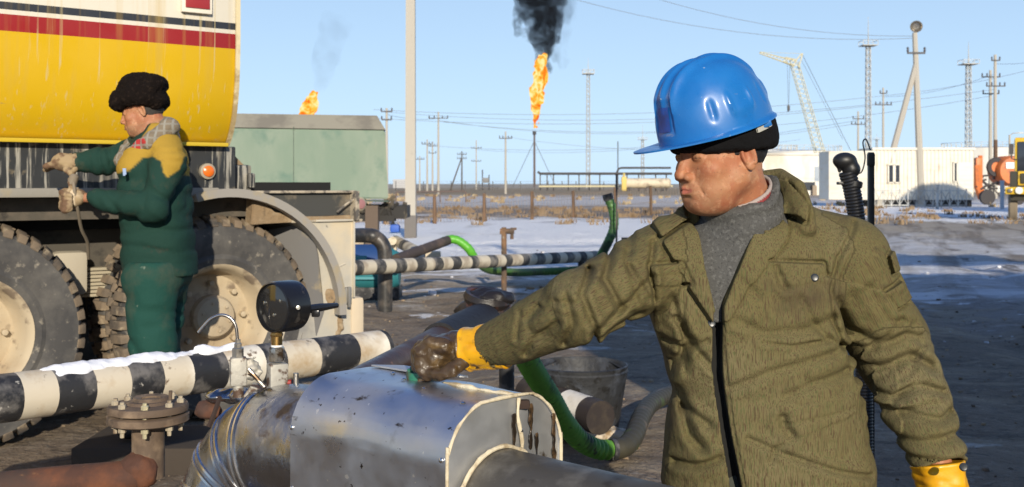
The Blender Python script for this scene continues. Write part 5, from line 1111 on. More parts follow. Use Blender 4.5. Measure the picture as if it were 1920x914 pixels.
h4 = ribbed(bez(hp, 70), .05, .05, .0012, 18).build('dark_hose', mat('oily_hose', (.045, .040, .024), .6, layers=(((.09, .15, .04), 3, .57, .7), ((.12, .09, .06), 8, .56, .66)))); tag(h4, 'dark oily hose curling away to the right from the ribbed green hose', 'hose')
MB().tube([P(1144, 844, 5.395), P(1152, 844, 5.405)], .056, 18).build('joint_collar', KB, h4)
# oily pipe under the glove, with the black valve at its far end
op = thing('oily_pipe', G(905, 760), 'oily dark brown pipe rising behind the housing to a black hand valve', 'pipe')
OILP = mat('oily_brown_pipe', (.055, .030, .018), .4, layers=(((.12, .07, .042), 4, .5, .66), ((.03, .02, .015), 8, .55, .65), ((.25, .12, .06), 20, .66, .72)), bump=((20, .5, .004),), rvar=7)
a, b = P(660, 716, 2.95), P(900, 612, 4.0); m = MB(); m.tube([a, a.lerp(b, .3), a.lerp(b, .7), b], [.032, .043, .062, .074], 28); m.build('pipe', OILP, op)
MB().tube([a.lerp(b, .62), a.lerp(b, 1.02)], [.069, .082], 24).build('black_sleeve', mat('sleeve_black', (.012, .011, .012), .6, bump=((18, .6, .008),)), op)
BV = mat('black_valve', (.018, .014, .013), .45, layers=(((.1, .04, .025), 9, .55, .64),), bump=((25, .6, .006),))
dv = 4.1; lump('valve_body', P(905, 590, dv), (.10, .09, .07), BV, op, .01, .3, 12, 3); 
MB().tube([P(912, 552, dv), P(912, 590, dv), P(914, 640, dv)], [.05, .045, .05], 16).build('valve_neck', FR, op)
hw = MB(); hw.lathe([(.068, -.018), (.085, -.02), (.092, 0), (.085, .02), (.068, .018)], P(914, 560, dv), Vector((.15, -.2, 1)), 28, closed=True)
for k in range(3): a_ = k*1.047; hw.tube([P(914, 560, dv)+Vector((math.cos(a_)*.08, math.sin(a_)*.08, 0)), P(914, 560, dv)-Vector((math.cos(a_)*.08, math.sin(a_)*.08, 0))], .013, 8)
hw.tube([P(914, 575, dv), P(914, 548, dv)], .02, 8); hw.build('handwheel', BV, op)
lump('tar_clot', P(917, 560, dv-.01), (.088, .07, .034), mat('tar_black', (.012, .009, .008), .5, layers=(((.07, .03, .02), 12, .56, .66),), bump=((30, .8, .006),)), op, .008, .5, 16, 7)
MB().tube([P(950, 700, 4.3), Vector((P(950, 700, 4.3).x, 4.3, -.1))], .03, 12).tube([P(950, 600, 4.3), P(950, 700, 4.3)], .03, 12).build('support_post', KB, op)
MB().tube(bez([P(925, 585, dv), P(945, 590, dv), P(960, 600, dv+.1), P(980, 625, dv+.2)], 16), .03, 10).build('side_branch', BV, op)
# the fuelling hose and post behind the shoulder
d = 4.4; bh = thing('black_fuel_hose', GX(1600, d), 'black corrugated hose with a valve head standing up behind the shoulder', 'hose')
BK = mat('hose_black', (.012, .012, .013), .45)
ribbed(bez([GX(1622, d)-Vector((0, 0, .05)), P(1618, 560, d), P(1608, 440, d), P(1604, 395, d), P(1597, 355, d), P(1588, 322, d)], 60), .034, .013, .0014, 16).build('hose', BK, bh)
q = lambda x, y, dd=0: P(x, y, d+dd)
f = lambda p: smin(smin(ell(p, np.array(q(1584, 302)), (.048, .036, .034)), ell(p, np.array(q(1596, 318)), (.036, .034, .036)), .01), cap(p, np.array(q(1570, 300)), np.array(q(1574, 322)), .010, .006), .008)
cc = q(1584, 308); V, Q = surfnet(f, np.arange(cc.x-.08, cc.x+.08, .004), np.arange(cc.y-.06, cc.y+.06, .004), np.arange(cc.z-.08, cc.z+.08, .004)); link('valve_head', qmesh('head', V, Q), BK, bh, ang=180)
MB().box(q(1577, 344), (.03, .03, .012), bev=.003).lathe([(.036, -.01), (.036, .01), (.03, .014), (.03, -.014)], q(1600, 345), (.2, 0, 1), 16, closed=True).build('clamp', BK, bh)
MB().tube(bez([q(1606, 326), q(1616, 322), q(1622, 296), q(1618, 268), q(1624, 262), q(1632, 282)], 30), .0028, 6).build('wire', BK, bh)
ps = MB().box(Vector((P(1633, 0, 4.6).x, 4.6, (CH+(HZ-286)/F*4.6)/2)), (.024, .024, CH+(HZ-286)/F*4.6), bev=.003).box(P(1633, 300, 4.58), (.03, .02, .05), bev=.003).build('black_post', BK); tag(ps, 'thin black post standing next to the black corrugated hose', 'post')
# ================================================================ people
def A3_(v): return np.array(tuple(v), 'f')
def pp_(x, y, d): return A3_(P(x, y, d))
def head_sdf(q, wide=1.0, full=0.0):
    """q in head space: x right, y forward, z up, origin between the ears at eye height"""
    x = q.copy(); x[:, 0] = np.abs(x[:, 0])
    d = ell(q, (0, -.012, .030), (.0775, .1, .092))
    d = smin(d, ell(q, (0, .028, -.035), (.062*wide, .062, .086)), .025)
    d = smin(d, cap(x, (.052, -.004, -.052), (.018, .062, -.096), .021+full*.005, .020), .03)
    d = smin(d, ell(q, (0, .066, -.098), (.027, .020, .019)), .02)
    d = smin(d, ell(x, (.044, .057, -.030), (.027, .024, .024)), .018)
    d = smin(d, ell(x, (.036, .048, -.070), (.026, .03, .032)), .02)
    d = smin(d, cap(x, (.006, .084, .018), (.036, .074, .020), .009, .008), .02)
    d = smax(d, -ell(x, (.033, .101, .000), (.020, .019, .012)), .012)
    d = smin(d, ell(x, (.032, .0775, -.001), (.0175, .012, .0115)), .005)
    d = smax(d, -(cap(x, (.022, .0925, -.004), (.044, .084, -.003), .0012)), .002)
    d = smin(d, ell(q, (0, .028, -.098), (.040+full*.010, .046, .026+full*.006)), .02)
    # nose
    d = smin(d, cap(q, (0, .088, .006), (0, .104, -.034), .0078, .0108), .013)
    d = smin(d, ell(q, (0, .1065, -.038), (.0130, .0105, .0105)), .007)
    d = smin(d, ell(x, (.0165, .096, -.0425), (.0095, .0120, .0092)), .005)
    d = smax(d, -ell(x, (.0062, .108, -.0505), (.0036, .006, .003)), .003)
    d = smax(d, -cap(x, (.024, .098, -.036), (.042, .078, -.080), .0010, .0006), .007)
    # mouth
    d = smin(d, ell(q, (0, .078, -.070), (.032, .021, .024)), .014)
    d = smin(d, smin(cap(x, (.0, .0995, -.0650), (.025, .084, -.0705), .0055, .002), cap(x, (0, .0980, -.0760), (.022, .084, -.0735), .0075, .003), .002), .004)
    d = smax(d, -cap(x, (0, .1035, -.0702), (.026, .0865, -.0718), .0011), .0025)
    d = smax(d, -ell(q, (0, .099, -.0865), (.018, .008, .004)), .008)
    # ear
    ea = .35; ce, se = math.cos(ea), math.sin(ea); e = x-np.array((.080, -.014, -.004), 'f')
    e2 = np.stack([e[:, 0]*ce+e[:, 1]*se*.9, -e[:, 0]*se+e[:, 1]*ce-.2*e[:, 2], e[:, 2]], 1)
    rr = np.hypot(e2[:, 1]/.0155, e2[:, 2]/.031)
    disc = ell(e2, (0, 0, 0), (.0065, .0175, .033))
    helix = np.hypot(e2[:, 0]-.004, (rr-.86)*.018)-.0036
    ear = smin(smax(disc, -ell(e2, (.008, .002, .001), (.008, .0095, .019)), .003), np.where(e2[:, 2] > -.02, helix, 1), .003)
    ear = smin(ear, ell(e2, (.001, .003, -.026), (.005, .008, .008)), .004)
    ear = smin(ear, ell(e2, (.002, .013, -.004), (.004, .004, .006)), .003)
    return smin(d, ear, .004)
def tohead(p, o, R): return (p-o)@R
def seg_co(p, a, b):
    u = (b-a)/np.linalg.norm(b-a); v = np.cross(u, (0, .3, 1.)); v /= np.linalg.norm(v); w_ = np.cross(u, v); q = p-a
    return np.stack([q@v, q@w_, q@u], 1)
def folds(p, a, b, fa, fp, seed, amp):
    q = seg_co(p, a, b); n = vnoise(q, (fp, fp, fa), seed)+.45*vnoise(q, (fp*1.9, fp*1.9, fa*1.8), seed+3)
    return amp*(np.minimum(np.abs(n)*2.2, 1.1)-.45)
def loft(p, tab, d0, s):
    """tab rows: (py, px left, px right, half depth, depth centre)"""
    Z = np.array([CH-(r[0]-HZ)/s for r in tab]); o = np.argsort(Z); Z = Z[o]
    xl = np.array([(r[1]-960)/s for r in tab])[o]; xr = np.array([(r[2]-960)/s for r in tab])[o]; hd = np.array([r[3] for r in tab])[o]; yc = np.array([r[4] for r in tab])[o]
    z = p[:, 2]; L_ = np.interp(z, Z, xl); R_ = np.interp(z, Z, xr); a = (R_-L_)/2; b = np.interp(z, Z, hd); c = (L_+R_)/2; y = np.interp(z, Z, yc)
    k = (np.abs((p[:, 0]-c)/a)**2.5+np.abs((p[:, 1]-y)/b)**2.5)**(1/2.5); d = (k-1)*np.minimum(a, b)
    return np.maximum(d, np.maximum(Z[0]-z, z-Z[-1]))
def XZ(x, y, d=2.33): q = P(x, y, d); return (q.x, q.z)

# ------------------------------------------------ the man in the blue helmet
D1 = 2.35; S1_ = F/D1
SH_R, EL_R, WR_R = pp_(1248, 490, 2.43), pp_(1085, 575, 2.28), pp_(930, 648, 2.46)
SH_L, EL_L, WR_L = pp_(1588, 487, 2.45), pp_(1672, 655, 2.50), pp_(1760, 866, 2.36)
HD = pp_(1350, 289, 2.37); RH = rotm(math.radians(115), math.radians(5), math.radians(0))
NK = pp_(1405, 420, 2.44)
man = thing('person', (float(NK[0]), float(NK[1]), 0), 'man in a blue hard hat and olive field jacket reaching over the valve housing', 'person')
def body1(p):
    h = head_sdf(tohead(p, HD, RH), 1.06, 1.0)
    n0 = HD+RH@np.array((0, -.035, -.055), 'f'); d = smin(h, cap(p, n0, NK+np.array((0, .02, 0)), .060, .068), .022)
    ch, hp = pp_(1410, 560, 2.45), pp_(1450, 880, 2.47)
    d = smin(d, cap(p, ch, hp, .12, .12), .05); d = smin(d, cap(p, NK, ch, .06, .12), .04)
    for a, b, c in ((SH_R, EL_R, WR_R), (SH_L, EL_L, WR_L)):
        d = smin(d, cap(p, NK, a, .05, .05), .03); d = smin(d, cap(p, a, b, .048, .038), .02); d = smin(d, cap(p, b, c, .038, .026), .01)
    d = smin(d, cap(p, WR_R, pp_(832, 662, 2.52), .026, .024, flat=((0, 0, 1), .7)), .01); d = smin(d, cap(p, WR_L, pp_(1772, 950, 2.34), .026, .026), .01)
    for sx in (-.1, .1):
        hip = hp+np.array((sx, 0, -.02)); kn = np.array((hip[0]+sx*.3, hip[1]-.05, .45)); an = np.array((kn[0], hip[1]+.02, .09)); d = smin(d, cap(p, hip, kn, .085, .06), .04); d = smin(d, cap(p, kn, an, .058, .04), .02); d = smin(d, cap(p, an, an+np.array((0, -.12, -.05)), .04, .035), .02)
    return d
def mix_axis(lo, hi, f0, f1, fine, coarse): return np.concatenate([np.arange(lo, f0, coarse), np.arange(f0, f1, fine), np.arange(f1, hi, coarse)])
V, Q = surfnet(body1, mix_axis(-.22, 1.1, HD[0]-.125, HD[0]+.13, .0023, .016), mix_axis(2.0, 2.75, HD[1]-.125, HD[1]+.125, .0023, .016), mix_axis(-.02, 1.6, HD[2]-.155, HD[2]+.13, .0023, .016), st=4, margin=1.2)
me = qmesh('body', V, Q); hq = tohead(V.astype('f'), HD, RH); ax_ = np.abs(hq[:, 0])
lip = np.clip(1-np.maximum(np.hypot((ax_)/.026, (hq[:, 2]+.0708)/.0085)-.8, 0)*6, 0, 1)*(hq[:, 1] > .075)
brow = np.clip(1-np.abs(hq[:, 2]-(.0225-.15*(ax_-.03)))/.005, 0, 1)*(ax_ > .012)*(ax_ < .05)*(hq[:, 1] > .05); lash = np.clip(1-np.abs(hq[:, 2]+.0035)/.0016, 0, 1)*(ax_ > .018)*(ax_ < .047)*(hq[:, 1] > .07)
hair = np.clip((.012-np.abs(hq[:, 2]*0))*0, 0, 1)
red = np.exp(-((ax_-.05)/.02)**2-((hq[:, 2]+.03)/.022)**2)*(hq[:, 1] > .02)*.6+np.exp(-((ax_-.08)/.02)**2-((hq[:, 2])/.03)**2)*.8+np.exp(-(ax_/.02)**2-((hq[:, 2]+.04)/.02)**2)*(hq[:, 1] > .09)*.7+.45*(hq[:, 2] < -.06)*(hq[:, 1] < .03)
st_ = np.exp(-((hq[:, 2]+.058)/.008)**2-(ax_/.03)**2)*(hq[:, 1] > .08)*.5+np.exp(-((hq[:, 2]+.1)/.02)**2)*(hq[:, 1] > .04)*.25
for n_, v_ in (('lip', lip), ('dark', np.maximum(brow*.8, lash)), ('red', np.clip(red, 0, 1)), ('stubble', st_)): setattr_f(me, n_, v_)
def skin_extra(N, L, tc, noise): return attr_mix(N, L, 's', (('red', (.40, .135, .07)), ('stubble', (.25, .15, .10)), ('lip', (.34, .10, .08)), ('dark', (.03, .02, .017))), (.41, .205, .105))
SKIN = mat('weathered_skin', (0, 0, 0), .56, extra=skin_extra, layers=(((.36, .125, .065), 16, .42, .70, 6), ((.54, .29, .165), 60, .52, .75), ((.22, .11, .07), 150, .62, .72)), bump=((420, .5, .0008), (95, .5, .002)), spec=.35)
SKIN.node_tree.nodes['Principled BSDF'].inputs['Subsurface Weight'].default_value = .12; SKIN.node_tree.nodes['Principled BSDF'].inputs['Subsurface Radius'].default_value = (.6, .2, .1); SKIN.node_tree.nodes['Principled BSDF'].inputs['Subsurface Scale'].default_value = .012
link('body', me, SKIN, man, ang=180)
# eyes
for s in (-1, 1):
    c = HD+RH@np.array((s*.032, .0725, -.001), 'f'); MB().lathe([(0, -.0125), (.009, -.0088), (.0125, 0), (.009, .0088), (0, .0125)], c, RH[:, 1], 20).build('eyeball', mat('eye', (.12, .09, .07), .15), man)
# short black hair at the nape and temples
def hair1(p):
    q = tohead(p, HD, RH); d = ell(q, (0, -.014, .028), (.0800, .1025, .094))-.0015*fbm(p, 260, 2, 3)
    lim = smax(q[:, 1]+.022+.25*(q[:, 2]), -(q[:, 2]+.052), .006); lim2 = smax(q[:, 1]-.018, -(q[:, 2]+.004), .004); return np.maximum(np.maximum(d, np.minimum(lim, lim2)), q[:, 2]-.04)
V, Q = surfnet(hair1, *[np.arange(HD[k]-.13, HD[k]+.13, .0035) for k in range(3)])
link('hair', qmesh('hair', V, Q), mat('black_hair', (.012, .010, .010), .6, bump=((400, 1, .002),)), man, ang=180)
# knitted hat
def hat1(p):
    q = tohead(p, HD, RH); n = .0012*fbm(p, 120, 2, 7)+.002*fbm(p, 25, 2, 5)
    d = smin(ell(q, (0, -.010, .055), (.0985, .122, .088)), ell(q, (0, -.014, .030), (.0995, .127, .080)), .01); lowz = .004+.035*np.clip(q[:, 1]-.06, 0, 1)-.06*np.clip(-q[:, 1]-.05, 0, .1)
    d = smax(d, lowz-q[:, 2], .014); d = smax(d, -ell(q, (0, -.012, .03), (.0795, .101, .094)), .003); return d-n
V, Q = surfnet(hat1, *[np.arange(HD[k]-.15, HD[k]+.17, .003) for k in range(3)])
link('knit_hat', qmesh('hat', V, Q), mat('black_wool', (.0065, .0065, .0075), .95, bump=((300, .9, .0015), (140, .6, .002)), spec=.15), man, ang=180)
# helmet
HC = pp_(1342, 241, 2.37); HR = rotm(math.radians(115), math.radians(18.5), math.radians(1)); ha, hb_, hh_ = .131, .113, .150
def hpt(th, ph, off=0):
    c, s = math.cos(th), math.sin(th); cp, sp = math.cos(ph), math.sin(ph); cs = abs(cp)**.78; ss = abs(sp)**.95
    r = 1.0; x = s*hb_*cs; y = c*ha*cs; z = ss*hh_
    bump = 0
    lat = x/hb_        # sideways position
    top = max(0, min(1, (z-.055)/.04))
    bump += .0055*top*sum(math.exp(-((lat-k)/.07)**2) for k in (-.26, 0, .26))*(.35+.65*min(1, abs(y)/.05+.5))
    bump += .004*top*math.exp(-(lat/.36)**6)
    for tk, am, wd_ in ((1.05, -.0055, .055), (1.38, .0050, .040), (1.82, .0050, .040), (2.2, -.0045, .05), (2.75, .006, .10)):
        t2 = abs(math.atan2(math.sin(th), math.cos(th))); bump += am*math.exp(-((t2-tk)/wd_)**2)*math.exp(-((z-.052)/.022)**4)
    if 1.38 < t2 < 1.82: bump += .003*math.exp(-((z-.036)/.012)**2)
    if abs(math.atan2(math.sin(th), math.cos(th))) < .30: bump += -.004*math.exp(-((z-.06)/.035)**6)
    k = 1+(bump+off)/.13; return np.array((x*k, y*k, z*k if z > 0 else z), 'f')
m = MB(); nT, nP = 200, 60; outer = []; inner = []
def tow(v): return Vector(tuple((HC+HR@v).tolist()))
for j in range(nP+1):
    ph = math.pi/2*j/nP
    if j == nP: break
    outer.append([m.bm.verts.new(tow(hpt(2*math.pi*i/nT, ph))) for i in range(nT)]); inner.append([m.bm.verts.new(tow(hpt(2*math.pi*i/nT, ph, -.0035))) for i in range(nT)])
def brim(t, k):
    t = math.atan2(math.sin(t), math.cos(t)); f = max(0, math.cos(t)); w_ = .007+.062*(f**2.2)*(1 if abs(t) < 1.5 else 0)
    c, s = math.cos(t), math.sin(t); b = hpt(t, 0); n = np.array((s*.6, c, 0), 'f'); n /= np.linalg.norm(n); return b+n*w_*k+np.array((0, 0, -.007*k+.026*f*f*k-.010*f*f*k*k), 'f')
rows_o = [outer[0]]; rows_i = [inner[0]]
for k in (.2, .45, .7, .9, 1.0):
    rows_o.append([m.bm.verts.new(tow(brim(2*math.pi*i/nT, k))) for i in range(nT)]); rows_i.append([m.bm.verts.new(tow(brim(2*math.pi*i/nT, k)+np.array((0, 0, -.0035), 'f'))) for i in range(nT)])
def strip(a, b):
    for i in range(nT): m.bm.faces.new((a[i], a[(i+1) % nT], b[(i+1) % nT], b[i]))
for R_ in (outer, inner):
    for a, b in zip(R_, R_[1:]): strip(a, b)
    m.bm.faces.new(R_[-1])
for R_ in (rows_o, rows_i):
    for a, b in zip(R_, R_[1:]): strip(b, a)
strip(rows_o[-1], rows_i[-1])
hm = m.build('helmet', mat('helmet_blue', (.010, .135, .43), .30, layers=(((.018, .17, .48), 7, .45, .75), ((.008, .08, .27), 14, .60, .8, 7), ((.25, .36, .52), 60, .685, .72), ((.03, .05, .09), 9, .66, .76, 7), ((.12, .2, .4), (20, 20, 70), .69, .73)), bump=((9, .05, .01), (150, .05, .001)), rvar=12, coat=.2), man, ang=60)
# label panel at the front of the helmet and its brow ridge
m = MB(); g_ = []
for j in range(7):
    z_ = .030+.05*j/6; g_.append([])
    for i in range(7):
        th = -.20+.40*i/6; ph = math.asin(min(1, (z_/hh_)**(1/.95))); g_[-1].append(m.bm.verts.new(tow(hpt(th, ph, .002))))
for a, b in zip(g_, g_[1:]):
    for i in range(6): m.bm.faces.new((a[i], a[i+1], b[i+1], b[i]))
m.build('front_panel', mat('helmet_dark_blue', (.015, .07, .33), .5, layers=(((.03, .05, .2), 40, .5, .65),)), hm)
# grey sweat band and clip
m = MB(); r1 = []; r2 = []; r3 = []; r4 = []
for i in range(64):
    t_ = 1.75+(2*math.pi-3.5)*i/63; b = hpt(t_, 0)
    for R_, k, z_ in ((r1, .985, .012), (r2, .985, -.024), (r3, .955, -.024), (r4, .95, .012)): R_.append(m.bm.verts.new(tow(np.array((b[0]*k, b[1]*k, z_), 'f'))))
for a_, b_ in ((r1, r2), (r2, r3), (r3, r4), (r4, r1)):
    for i in range(63): m.bm.faces.new((a_[i], a_[i+1], b_[i+1], b_[i]))
m.build('head_band', mat('band_grey', (.42, .42, .38), .7, layers=(((.3, .3, .27), 20, .5, .65),)), hm)
c = hpt(-1.95, 0); MB().box(tow(c*np.array((.99, .99, 1), 'f')+np.array((0, 0, -.014), 'f')), (.004, .03, .012), Matrix(HR.tolist())@Matrix.Rotation(-.35, 3, 'Z'), .002).build('clip', MATS['helmet_blue'], hm)
# grey sweater with a turned collar, red shirt edge
TAB1 = [(405, 1330, 1480, .07, 2.45), (430, 1275, 1550, .105, 2.45), (470, 1230, 1598, .125, 2.45), (520, 1217, 1592, .138, 2.45), (600, 1234, 1588, .145, 2.455), (680, 1262, 1605, .15, 2.46), (760, 1276, 1625, .155, 2.465), (830, 1268, 1643, .16, 2.47), (914, 1262, 1660, .165, 2.47), (1020, 1250, 1675, .17, 2.47)]
def torso_core(p):
    d = loft(p, TAB1, 2.35, S1_)
    d = smin(d, cap(p, SH_R, pp_(1352, 428, 2.45), .080, .062), .03); d = smin(d, cap(p, SH_L, pp_(1455, 432, 2.46), .088, .078), .03)
    return d
pA, pB = pp_(1300, 398, 2.41), pp_(1466, 335, 2.41); nrm = np.array((-(pB-pA)[2], 0, (pB-pA)[0])); nrm /= np.linalg.norm(nrm); nrm = nrm+np.array((0, -.42, 0)); nrm /= np.linalg.norm(nrm)
NK2 = pp_(1388, 372, 2.41)
def neckshape(p, r): return cap(p, NK2+np.array((-.002, .0, .03)), NK+np.array((-.012, -.006, -.03)), .066+r, .085+r)
def sweater(p):
    d = torso_core(p)+.030+.002*fbm(p, 22, 2, 4); s = np.maximum(loft(p, TAB1, 2.35, S1_)+.016, -p[:, 2]+.9)
    d = smin(d, s, .01); n = neckshape(p, .014); pl_ = (p-pA)@nrm-.010*vnoise(p, 20, 3)
    roll = smax(n-.004, pl_, .012); roll = roll-.0035*np.cos(np.clip(pl_, -.2, 0)*150)*np.exp(pl_*14)
    d = smin(d, roll, .02); return np.maximum( np.where(pl_ > -.05, np.maximum(d, -neckshape(p, .002)), d), -(p[:, 2]-1.105))
def ax3(lo, hi, h): return [np.arange(lo[k], hi[k], h) for k in range(3)]
V, Q = surfnet(sweater, *ax3((NK[0]-.22, 2.24, .80), (NK[0]+.24, 2.62, 1.46), .0045)); 
link('sweater', qmesh('sweater', V, Q), mat('grey_wool', (.085, .085, .082), .95, layers=(((.14, .14, .135), 120, .5, .7, 3), ((.05, .05, .05), 200, .55, .7, 2)), bump=((350, .9, .0015), (45, .4, .003)), spec=.15), man, ang=180)
def shirt(p):
    pl_ = (p-pA)@nrm; return np.maximum(np.maximum(neckshape(p, .004), -neckshape(p, -.003)), np.abs(pl_+.004+.06*np.clip((p[:, 0]-NK[0])*-1-.02, -1, 1)*0)-.013)
V, Q = surfnet(shirt, *ax3((NK[0]-.16, 2.28, 1.2), (NK[0]+.14, 2.6, 1.46), .0028)); me = qmesh('shirt', V, Q); setattr_f(me, 'edge', ((V-pA)@nrm > .0035).astype('f'))
link('shirt_collar', me, mat('red_shirt', (0, 0, 0), .8, extra=lambda N, L, tc, noise: attr_mix(N, L, 's', (('edge', (.35, .3, .28)),), (.22, .03, .03)), bump=((200, .4, .001),)), man, ang=180)
# field jacket
def poly(pts, d=2.33): return [XZ(x, y, d) for x, y in pts]
VCUT = poly([(1296, 405), (1312, 428), (1319, 500), (1336, 575), (1345, 600), (1356, 560), (1398, 468), (1428, 410), (1450, 350), (1470, 300), (1280, 300)])
GAP = poly([(1352, 570), (1354, 700), (1368, 800), (1391, 925), (1406, 1010), (1388, 1010), (1368, 915), (1350, 800), (1336, 700), (1334, 585)])
RFLAP = poly([(1354, 590), (1362, 700), (1375, 800), (1398, 925), (1412, 1030), (1700, 1030), (1700, 560), (1400, 480)])
LAPL = poly([(1300, 414), (1286, 424), (1241, 449), (1256, 476), (1292, 540), (1338, 610), (1343, 596), (1322, 515), (1314, 440)])
LAPR = poly([(1484, 424), (1476, 450), (1440, 492), (1398, 540), (1364, 596), (1350, 603), (1352, 575), (1392, 470), (1424, 415), (1446, 372)])
COLR = poly([(1437, 350), (1462, 322), (1492, 340), (1518, 385), (1513, 418), (1500, 405), (1482, 402), (1462, 400), (1440, 385)])
COLL = poly([(1232, 420), (1258, 398), (1296, 388), (1304, 410), (1278, 424), (1243, 446)])
RAISE = [(LAPL, .012), (LAPR, .013), (COLR, .016), (COLL, .012), (poly([(1216, 497), (1277, 495), (1291, 528), (1268, 537), (1222, 533)]), .007), (poly([(1222, 520), (1276, 520), (1282, 640), (1240, 646)]), .003),
         (poly([(1442, 491), (1550, 497), (1556, 533), (1528, 526), (1500, 532), (1458, 538)]), .008), (poly([(1436, 520), (1560, 520), (1560, 640), (1440, 640)]), .0035), (poly([(1446, 769), (1608, 738), (1614, 776), (1480, 816), (1462, 812)]), .0085), (poly([(1440, 800), (1615, 770), (1640, 930), (1450, 940)]), .003),
         (poly([(1655, 546), (1694, 527), (1718, 561), (1682, 577)], 2.4), .010), (poly([(1664, 480), (1680, 470), (1692, 507), (1674, 512)], 2.4), .009)]
CRE = [  # drawn creases of the cloth: (points, half width px, depth m)
 ([(1622, 420), (1580, 485), (1562, 545), (1568, 610), (1590, 655)], 5, .007), ([(1228, 455), (1216, 500), (1226, 560)], 6, .010), ([(1190, 445), (1172, 490), (1190, 560)], 7, .006),
 ([(1452, 500), (1462, 530), (1470, 538)], 7, .010), ([(1425, 640), (1475, 646), (1535, 640)], 4, .005), ([(1462, 780), (1468, 800), (1478, 812)], 9, .013), ([(1300, 640), (1268, 700), (1256, 730)], 8, .010), ([(1290, 780), (1300, 825), (1318, 845)], 9, .012), ([(1275, 740), (1295, 775), (1330, 800)], 8, .009),
 ([(1370, 725), (1440, 695), (1520, 675), (1595, 655)], 8, .007), ([(1380, 600), (1430, 622), (1500, 618), (1570, 600)], 9, .006), ([(1400, 820), (1460, 845), (1560, 880), (1640, 900)], 6, .007), ([(1350, 860), (1310, 880), (1275, 884)], 8, .009), ([(1440, 860), (1450, 835), (1462, 830)], 6, .006),
 ([(1270, 600), (1300, 650), (1335, 690)], 7, .008), ([(1262, 560), (1285, 620), (1290, 700)], 7, .007), ([(1245, 640), (1290, 660), (1325, 640)], 6, .007), ([(1500, 560), (1520, 600), (1550, 634)], 7, .006), ([(1605, 660), (1560, 640), (1480, 655)], 6, .005),
 ([(1470, 740), (1530, 715), (1600, 700)], 8, .006), ([(1380, 520), (1420, 560), (1430, 600)], 9, .005), ([(1500, 700), (1540, 760), (1550, 830)], 10, .004),
 # outstretched sleeve
 ([(1222, 520), (1180, 560), (1110, 620)], 7, .010), ([(1150, 470), (1130, 520), (1160, 575)], 7, .009), ([(1105, 505), (1085, 545), (1112, 610), (1110, 640)], 7, .012), ([(1075, 560), (1040, 560)], 6, .006), ([(1058, 548), (1070, 600), (1056, 640)], 6, .009), ([(1040, 600), (1000, 640), (985, 670)], 6, .008), ([(1010, 575), (985, 600)], 6, .007), ([(975, 590), (968, 640)], 5, .006), ([(1205, 590), (1150, 610), (1090, 650)], 6, .007), ([(1180, 500), (1215, 560)], 6, .007),
 # hanging sleeve
 ([(1590, 660), (1640, 655), (1700, 628), (1748, 640)], 9, .012), ([(1605, 700), (1660, 690), (1710, 668), (1752, 690)], 9, .013), ([(1618, 735), (1668, 742), (1720, 720), (1768, 735)], 8, .011), ([(1640, 772), (1690, 768), (1745, 778), (1778, 770)], 8, .010), ([(1650, 812), (1700, 818), (1760, 805), (1790, 810)], 8, .008), ([(1668, 850), (1720, 846), (1790, 842)], 6, .006), ([(1560, 560), (1600, 620), (1640, 640)], 8, .008), ([(1620, 540), (1660, 600), (1720, 612)], 9, .006), ([(1690, 600), (1640, 650)], 7, .007), ([(1742, 640), (1700, 700)], 7, .007), ([(1662, 760), (1720, 700)], 6, .006), ([(1600, 450), (1570, 520)], 10, .004)]
CREW = [(np.array([XZ(x, y, 2.33 if i < 22 else (2.3 if x < 1240 else 2.4)) for x, y in pts]), w_*.95/876., dp*.95) for i, (pts, w_, dp) in enumerate(CRE)]
def jacket_core(p):
    rip = .5*fbm(p, (5, 5, 9), 2, 6)
    t = torso_core(p)
    d = t-folds(p, np.array((.5, 2.4, .7)), np.array((.42, 2.4, 1.4)), 9, 6, 4, .006)
    a = cap(p, SH_R, EL_R, .086, .069); a = smin(a, cap(p, EL_R, WR_R, .069, .052), .02); a = a-folds(p, WR_R, SH_R, 7, 7, 8, .007)*np.clip(((SH_R-p)@((SH_R-WR_R)/np.linalg.norm(SH_R-WR_R)))/.1+.3, 0, 1)
    b = cap(p, SH_L, EL_L, .094, .084); b = smin(b, cap(p, EL_L, WR_L, .084, .058), .025); b = b-folds(p, SH_L, WR_L, 14, 7, 12, .0070)*np.clip((SH_L[2]-p[:, 2])/.12, 0, 1)
    d = smin(d, a, .018); d = smin(d, b, .012)
    # collar standing round the nape
    c_ = [pp_(1512, 400, 2.36), pp_(1496, 352, 2.41), pp_(1462, 330, 2.48), pp_(1400, 338, 2.53), pp_(1335, 370, 2.50), pp_(1290, 395, 2.44)]
    k = np.full(len(p), 9, 'f')
    for q0, q1 in zip(c_, c_[1:]): k = np.minimum(k, cap(p, q0, q1, .017, .017))
    k2 = np.full(len(p), 9, 'f')
    for q0, q1 in zip(c_, c_[1:]): k2 = np.minimum(k2, cap(p, q0-np.array((0, 0, .03)), q1-np.array((0, 0, .03)), .022, .022))
    return smin(d, smin(k, k2, .015), .014)
